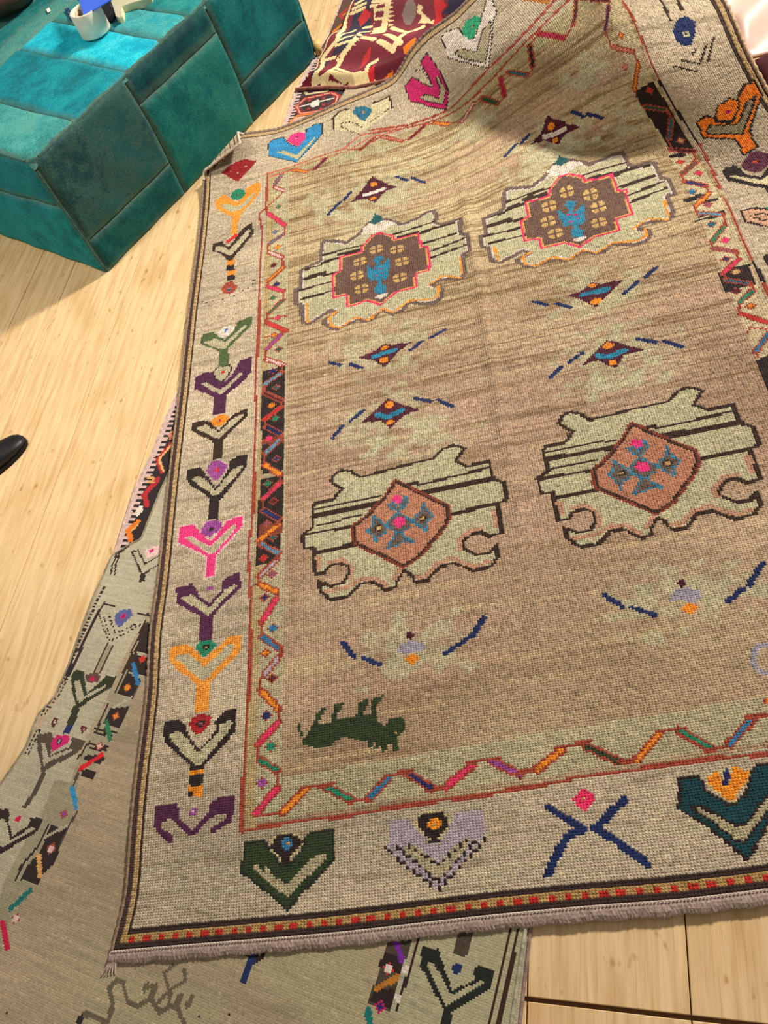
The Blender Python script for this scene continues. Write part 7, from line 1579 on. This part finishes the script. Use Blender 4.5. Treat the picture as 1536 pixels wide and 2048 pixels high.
for k,(face,s0,s1,t0,t1,c1,c2,c3) in enumerate(PATCH):
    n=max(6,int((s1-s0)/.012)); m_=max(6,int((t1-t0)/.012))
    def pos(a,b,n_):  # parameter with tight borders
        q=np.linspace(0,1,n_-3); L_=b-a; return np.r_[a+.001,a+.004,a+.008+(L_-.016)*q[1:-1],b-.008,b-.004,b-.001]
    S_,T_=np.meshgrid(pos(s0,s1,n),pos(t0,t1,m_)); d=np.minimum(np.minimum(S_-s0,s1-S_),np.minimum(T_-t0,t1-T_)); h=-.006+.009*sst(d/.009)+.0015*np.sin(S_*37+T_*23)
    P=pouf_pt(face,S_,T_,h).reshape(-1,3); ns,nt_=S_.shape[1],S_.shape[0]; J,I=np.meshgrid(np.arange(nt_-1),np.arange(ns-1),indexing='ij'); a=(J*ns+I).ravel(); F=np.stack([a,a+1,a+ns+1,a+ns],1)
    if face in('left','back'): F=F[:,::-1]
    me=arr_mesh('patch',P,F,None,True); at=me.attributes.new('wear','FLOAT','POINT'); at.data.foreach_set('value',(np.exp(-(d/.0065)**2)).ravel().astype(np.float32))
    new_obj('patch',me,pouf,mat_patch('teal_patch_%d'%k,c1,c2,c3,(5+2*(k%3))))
# raised seams where the cover turns the corners
PIPE=mat_plain('seam_cord',(60,96,88),.95,.35,90)
def pipe(pts): 
    Vt,Ft=tube(np.array(pts),.0042,6); new_obj('seam',arr_mesh('seam',Vt,Ft,None,True),pouf,PIPE)
q=np.linspace(.03,1-.03,40)
pipe([P1*PL*x+P2*.006+np.array([0,0,PH-.007]) for x in q]); pipe([P2*PD*x+P1*.006+np.array([0,0,PH-.007]) for x in q]); pipe([P1*.004+P2*.004+np.array([0,0,.012+x*(PH-.03)]) for x in q]); pipe([P1*(PL-.004)+P2*.004+np.array([0,0,.012+x*(PH-.03)]) for x in q])
# carved outlines of the floral patch
FLM=mat_plain('floral_outline',(46,100,92),.95)
for cx,cy,r0 in ((.20,.62,.030),(.25,.66,.028),(.29,.61,.024),(.16,.69,.032),(.23,.74,.03)):
    th=np.linspace(0,2*math.pi,26); s=cx+r0*np.cos(th)*(1+.2*np.sin(3*th)); t=cy+r0*np.sin(th); P=pouf_pt('top',s,t,np.full(26,.0045)); Vt,Ft=tube(P,.0018,5); new_obj('floral_outline',arr_mesh('floral_outline',Vt,Ft,None,True),pouf,FLM)
bm=bmesh.new(); bmesh.ops.create_cone(bm,cap_ends=True,segments=14,radius1=.011,radius2=.019,depth=.045); ft=new_obj('foot',bm_mesh('foot',bm,True),pouf,mat_plain('pale_wood',(226,190,120),.5),label='small pale wooden foot'); ft.location=tuple(P1*(PL+.018)+P2*.012+np.array([0,0,.0235]))
ft.location=tuple(P1*(PL+.012)+P2*.004+np.array([0,0,.0235]))
# ================================================================ things on the stool
def on_top(px,z):   # point of the stool top seen at a place measured on the photograph
    v=CAM_R@np.array([px[0]-768,px[1]-1024,FPX]); t=(z-CAM_H)/v[2]; return np.array([v[0]*t,v[1]*t,z])
def lathe(prof,n=40):
    V=[];F=[]
    for i,(r,z) in enumerate(prof):
        for k in range(n): V.append((r*math.cos(2*math.pi*k/n),r*math.sin(2*math.pi*k/n),z))
    for i in range(len(prof)-1):
        for k in range(n): F.append((i*n+k,i*n+(k+1)%n,(i+1)*n+(k+1)%n,(i+1)*n+k))
    return np.array(V),np.array(F)
TOPZ=PH+.017
def slab(name,poly,th,mat,parent=None,**kw):
    bm=bmesh.new(); vs=[bm.verts.new(Vector(p)) for p in poly]; f=bm.faces.new(vs); bm.normal_update(); nrm=f.normal.copy(); r=bmesh.ops.extrude_face_region(bm,geom=[f]); 
    for v in r['geom']:
        if isinstance(v,bmesh.types.BMVert): v.co+=nrm*th
    bmesh.ops.recalc_face_normals(bm,faces=bm.faces[:]); bmesh.ops.bevel(bm,geom=bm.edges[:],offset=min(.0015,th*.3),segments=2,affect='EDGES'); return new_obj(name,bm_mesh(name,bm),parent,mat,**kw)
CARD=mat_plain('card_white',(232,226,206),.7,.05)
rp=on_top((193,64),TOPZ); roll=_th('tape_roll','white cardboard tape roll standing on the teal stool','tape roll',tuple(rp),None)
Vl,Fl=lathe([(.040,.0),(.047,.0),(.049,.003),(.049,.070),(.0475,.073),(.0435,.073),(.042,.070),(.040,.05),(.0395,.003),(.040,0)]); new_obj('shell',arr_mesh('shell',Vl,Fl,None,True),roll,CARD)
for k in range(4):   # crumpled liner inside
    a0=k*1.57+.4; V_=[];F_=[]
    for i in range(9):
        for j in range(5): a=a0+i/8*1.9; r=.036-.008*abs(math.sin(i*1.7+k)); V_.append((r*math.cos(a),r*math.sin(a),0.018+j*.012+.006*math.sin(i*2.1+k)))
    for i in range(8):
        for j in range(4): F_.append((i*5+j,i*5+j+5,i*5+j+6,i*5+j+1))
    new_obj('liner',arr_mesh('liner',V_,F_,None,True),roll,mat_plain('liner_cream',(226,204,160),.8,.15,60))
c0=on_top((168,34),.492); c1=on_top((157,-6),.503); c2=on_top((150,-50),.52); c3=on_top((262,-40),.525); c4=on_top((225,0),.508)
o=slab('blue_card',[c0,c4,c3,c2,c1],.003,mat_plain('blue_plastic',(74,118,248),.45,.05,30)); o['label']='bright blue plastic card stuck upright in the tape roll'; o['category']='card'
def lie(px,z): return [on_top(p,z) for p in px]
gun=_th('tagging_gun','cream plastic pistol-grip tagging tool with black body on the stool','tool',tuple(on_top((240,15),TOPZ)),None)
def lying(name,px,z,th,mat): 
    P=[p-np.array(gun.location) for p in lie(px,z)]; return slab(name,P[::-1] if np.cross(P[1]-P[0],P[2]-P[1])[2]<0 else P,th,mat,gun)
lying('grip',[(219,-4),(226,16),(231,32),(237,36),(244,32),(244,13),(262,6),(280,1),(300,-8),(300,-34),(240,-30)],TOPZ+.012,.026,mat_plain('cream_plastic',(232,226,184),.4,.05,20))
lying('body',[(196,20),(206,10),(219,0),(226,14),(232,33),(222,44),(212,47),(205,36)],TOPZ+.001,.016,mat_plain('black_plastic',(20,24,34),.4,.2,50))
for k in range(3):
    lying('ridge',[(210+5*k,14-2*k),(212+5*k,13-2*k),(215+5*k,20-2*k),(213+5*k,21-2*k)],TOPZ+.0145,.002,mat_plain('ridge_grey',(120,130,150),.4,.1))
# printed tag
tp=lie([(129.5,20),(137.5,16),(148,37),(141.5,43)],TOPZ+.001); tag=_th('printed_tag','small navy tag with pale letters leaning by the tape roll','tag',tuple(tp[0]),None)
loc=[p-tp[0] for p in tp]; slab('card',loc if np.cross(loc[1]-loc[0],loc[2]-loc[1])[2]>0 else loc[::-1],.002,mat_plain('navy_tag',(14,44,84),.5,.1),tag)
LET=mat_plain('tag_letters',(66,132,146),.5,.05); ea=loc[1]; eb=loc[2]-loc[1]
def stroke(a0,b0,a1,b1):
    p=[ea*a+eb*b for a,b in ((a0,b0),(a1,b0),(a1,b1),(a0,b1))]; p=[x+np.array([0,0,.0021]) for x in p]; slab('letter_stroke',p if np.cross(p[1]-p[0],p[2]-p[1])[2]>0 else p[::-1],.0006,LET,tag)
for b0 in (.12,.44): stroke(.22,b0,.80,b0+.05); stroke(.22,b0+.2,.80,b0+.25); stroke(.74,b0,.82,b0+.25)
stroke(.22,.74,.80,.79); stroke(.48,.74,.55,.92)
sp=lie([(92,20),(98.5,15.5),(102,22),(96,26)],TOPZ); o=slab('paper_scrap',sp if np.cross(sp[1]-sp[0],sp[2]-sp[1])[2]>0 else sp[::-1],.0015,mat_plain('scrap_white',(244,240,232),.7,.03)); o['label']='tiny white paper scrap on the stool top'; o['category']='paper'
o2=lie([(160,167),(163,165.5),(164,168),(161,169.5)],TOPZ-.006)
bw=on_top((24,8),TOPZ+.0005); bowl=_th('bowl','dark brown round bowl with green cloth at the far corner of the stool','bowl',tuple(bw),None)
Vl,Fl=lathe([(.0,.0),(.07,.0),(.11,.012),(.140,.04),(.150,.07),(.146,.074),(.136,.066),(.11,.03),(.05,.018),(0,.016)],48); new_obj('body',arr_mesh('body',Vl,Fl,None,True),bowl,mat_plain('bowl_brown',(92,62,46),.45,.45,14))
V_=[];F_=[]
for i in range(13):
    for j in range(25):
        r=.128*i/12; a=2*math.pi*j/24; V_.append((r*math.cos(a),r*math.sin(a),.062+.014*math.sin(5*a+r*60)*(r/.13)+.016*(1-r/.13)))
for i in range(12):
    for j in range(24): F_.append((i*25+j,i*25+j+25,i*25+j+26,i*25+j+1))
new_obj('green_cloth',arr_mesh('green_cloth',V_,F_,None,True),bowl,mat_plain('cloth_green',(44,120,84),.8,.5,18,c2=(96,170,90)))
# ================================================================ shoe at the left edge
tip=np.array([-1.612,1.286,0]); back=np.array([-1.672,1.214,0])-tip; back/=np.linalg.norm(back); side=np.array([-back[1],back[0],0])
shoe=_th('shoe','black leather shoe, only the toe reaching in at the left edge','shoe',tuple(tip),None)
sec=[(0,.004,.012,.010),(.006,.020,.022,.02),(.02,.031,.030,.026),(.045,.039,.036,.032),(.075,.043,.044,.04),(.11,.043,.056,.05),(.15,.038,.070,.066),(.19,.034,.075,.075),(.23,.035,.074,.074),(.262,.031,.072,.072),(.275,.018,.066,.066),(.28,.004,.05,.05)]
V_=[];F_=[];n=18
for (s,w,h,_) in sec:
    for k in range(n):
        a=math.pi*2*k/n; x=w*math.cos(a); z=.010+ (h-.010)*max(0,math.sin(a))**.75 if math.sin(a)>0 else .010; V_.append(back*s+side*x*(1 if math.sin(a)>=0 else .96)+np.array([0,0,z]))
for i in range(len(sec)-1):
    for k in range(n): F_.append((i*n+k,i*n+(k+1)%n,(i+1)*n+(k+1)%n,(i+1)*n+k))
LE=mat_plain('black_leather',(26,24,28),.42,.2,30,.3,120,.4); new_obj('upper',arr_mesh('upper',V_,F_,None,True),shoe,LE)
bm=bmesh.new(); ring=[]
for (s,w,h,_) in sec: ring.append(back*s+side*(w+.003))
for (s,w,h,_) in sec[::-1]: ring.append(back*s-side*(w+.003))
f=bm.faces.new([bm.verts.new(Vector(p)+Vector((0,0,.001))) for p in ring]); r=bmesh.ops.extrude_face_region(bm,geom=[f])
for v in r['geom']:
    if isinstance(v,bmesh.types.BMVert): v.co.z+=.010
bmesh.ops.recalc_face_normals(bm,faces=bm.faces[:]); new_obj('sole',bm_mesh('sole',bm),shoe,mat_plain('sole_black',(18,16,16),.7))
Vt,Ft=tube(np.array([back*.055+side*x+np.array([0,0,.0385-(x/.04)**2*.016]) for x in np.linspace(-.034,.034,14)]),.0014,5); new_obj('toe_seam',arr_mesh('toe_seam',Vt,Ft,None,True),shoe,LE)
# ================================================================ cloths at the far right
def mound(name,a0,a1,b0,b1,fn,mat,n=60,m_=60,**kw):
    a,b=np.meshgrid(np.linspace(a0,a1,n),np.linspace(b0,b1,m_)); xy=RO+a[...,None]*EU+b[...,None]*EV; P=np.dstack([xy,fn(a,b)]).reshape(-1,3); J,I=np.meshgrid(np.arange(m_-1),np.arange(n-1),indexing='ij'); q=(J*n+I).ravel(); F=np.stack([q,q+1,q+n+1,q+n],1)
    me=arr_mesh(name,P,F,None,True); o=new_obj(name,me,None,mat,**kw); md=o.modifiers.new('thick','SOLIDIFY'); md.thickness=.003; md.offset=-1; return o
mound('white_cloth',1.665,2.35,2.13,2.95,lambda a,b:.006+.052*(.5+.5*np.sin((b-.45*a)*22+1.2*np.sin(a*9)))*sst((a-1.66)/.05)*sst((b-2.13)/.04)*sst((2.35-a)/.06)*sst((2.95-b)/.06),mat_plain('pink_white_satin',(214,182,168),.38,.05,12,.05,200,.5),label='pinkish white satin cloth in soft folds beyond the rug edge',category='cloth')
mound('maroon_cloth',1.70,2.2,1.94,2.12,lambda a,b:.006+.030*np.sin(np.pi*(b-1.94)/.18)**.7*sst((a-1.70)/.04)*sst((2.2-a)/.05),mat_plain('maroon_wool',(70,24,32),.9,.3,40),30,20,label='dark maroon folded cloth beside the white satin',category='cloth')
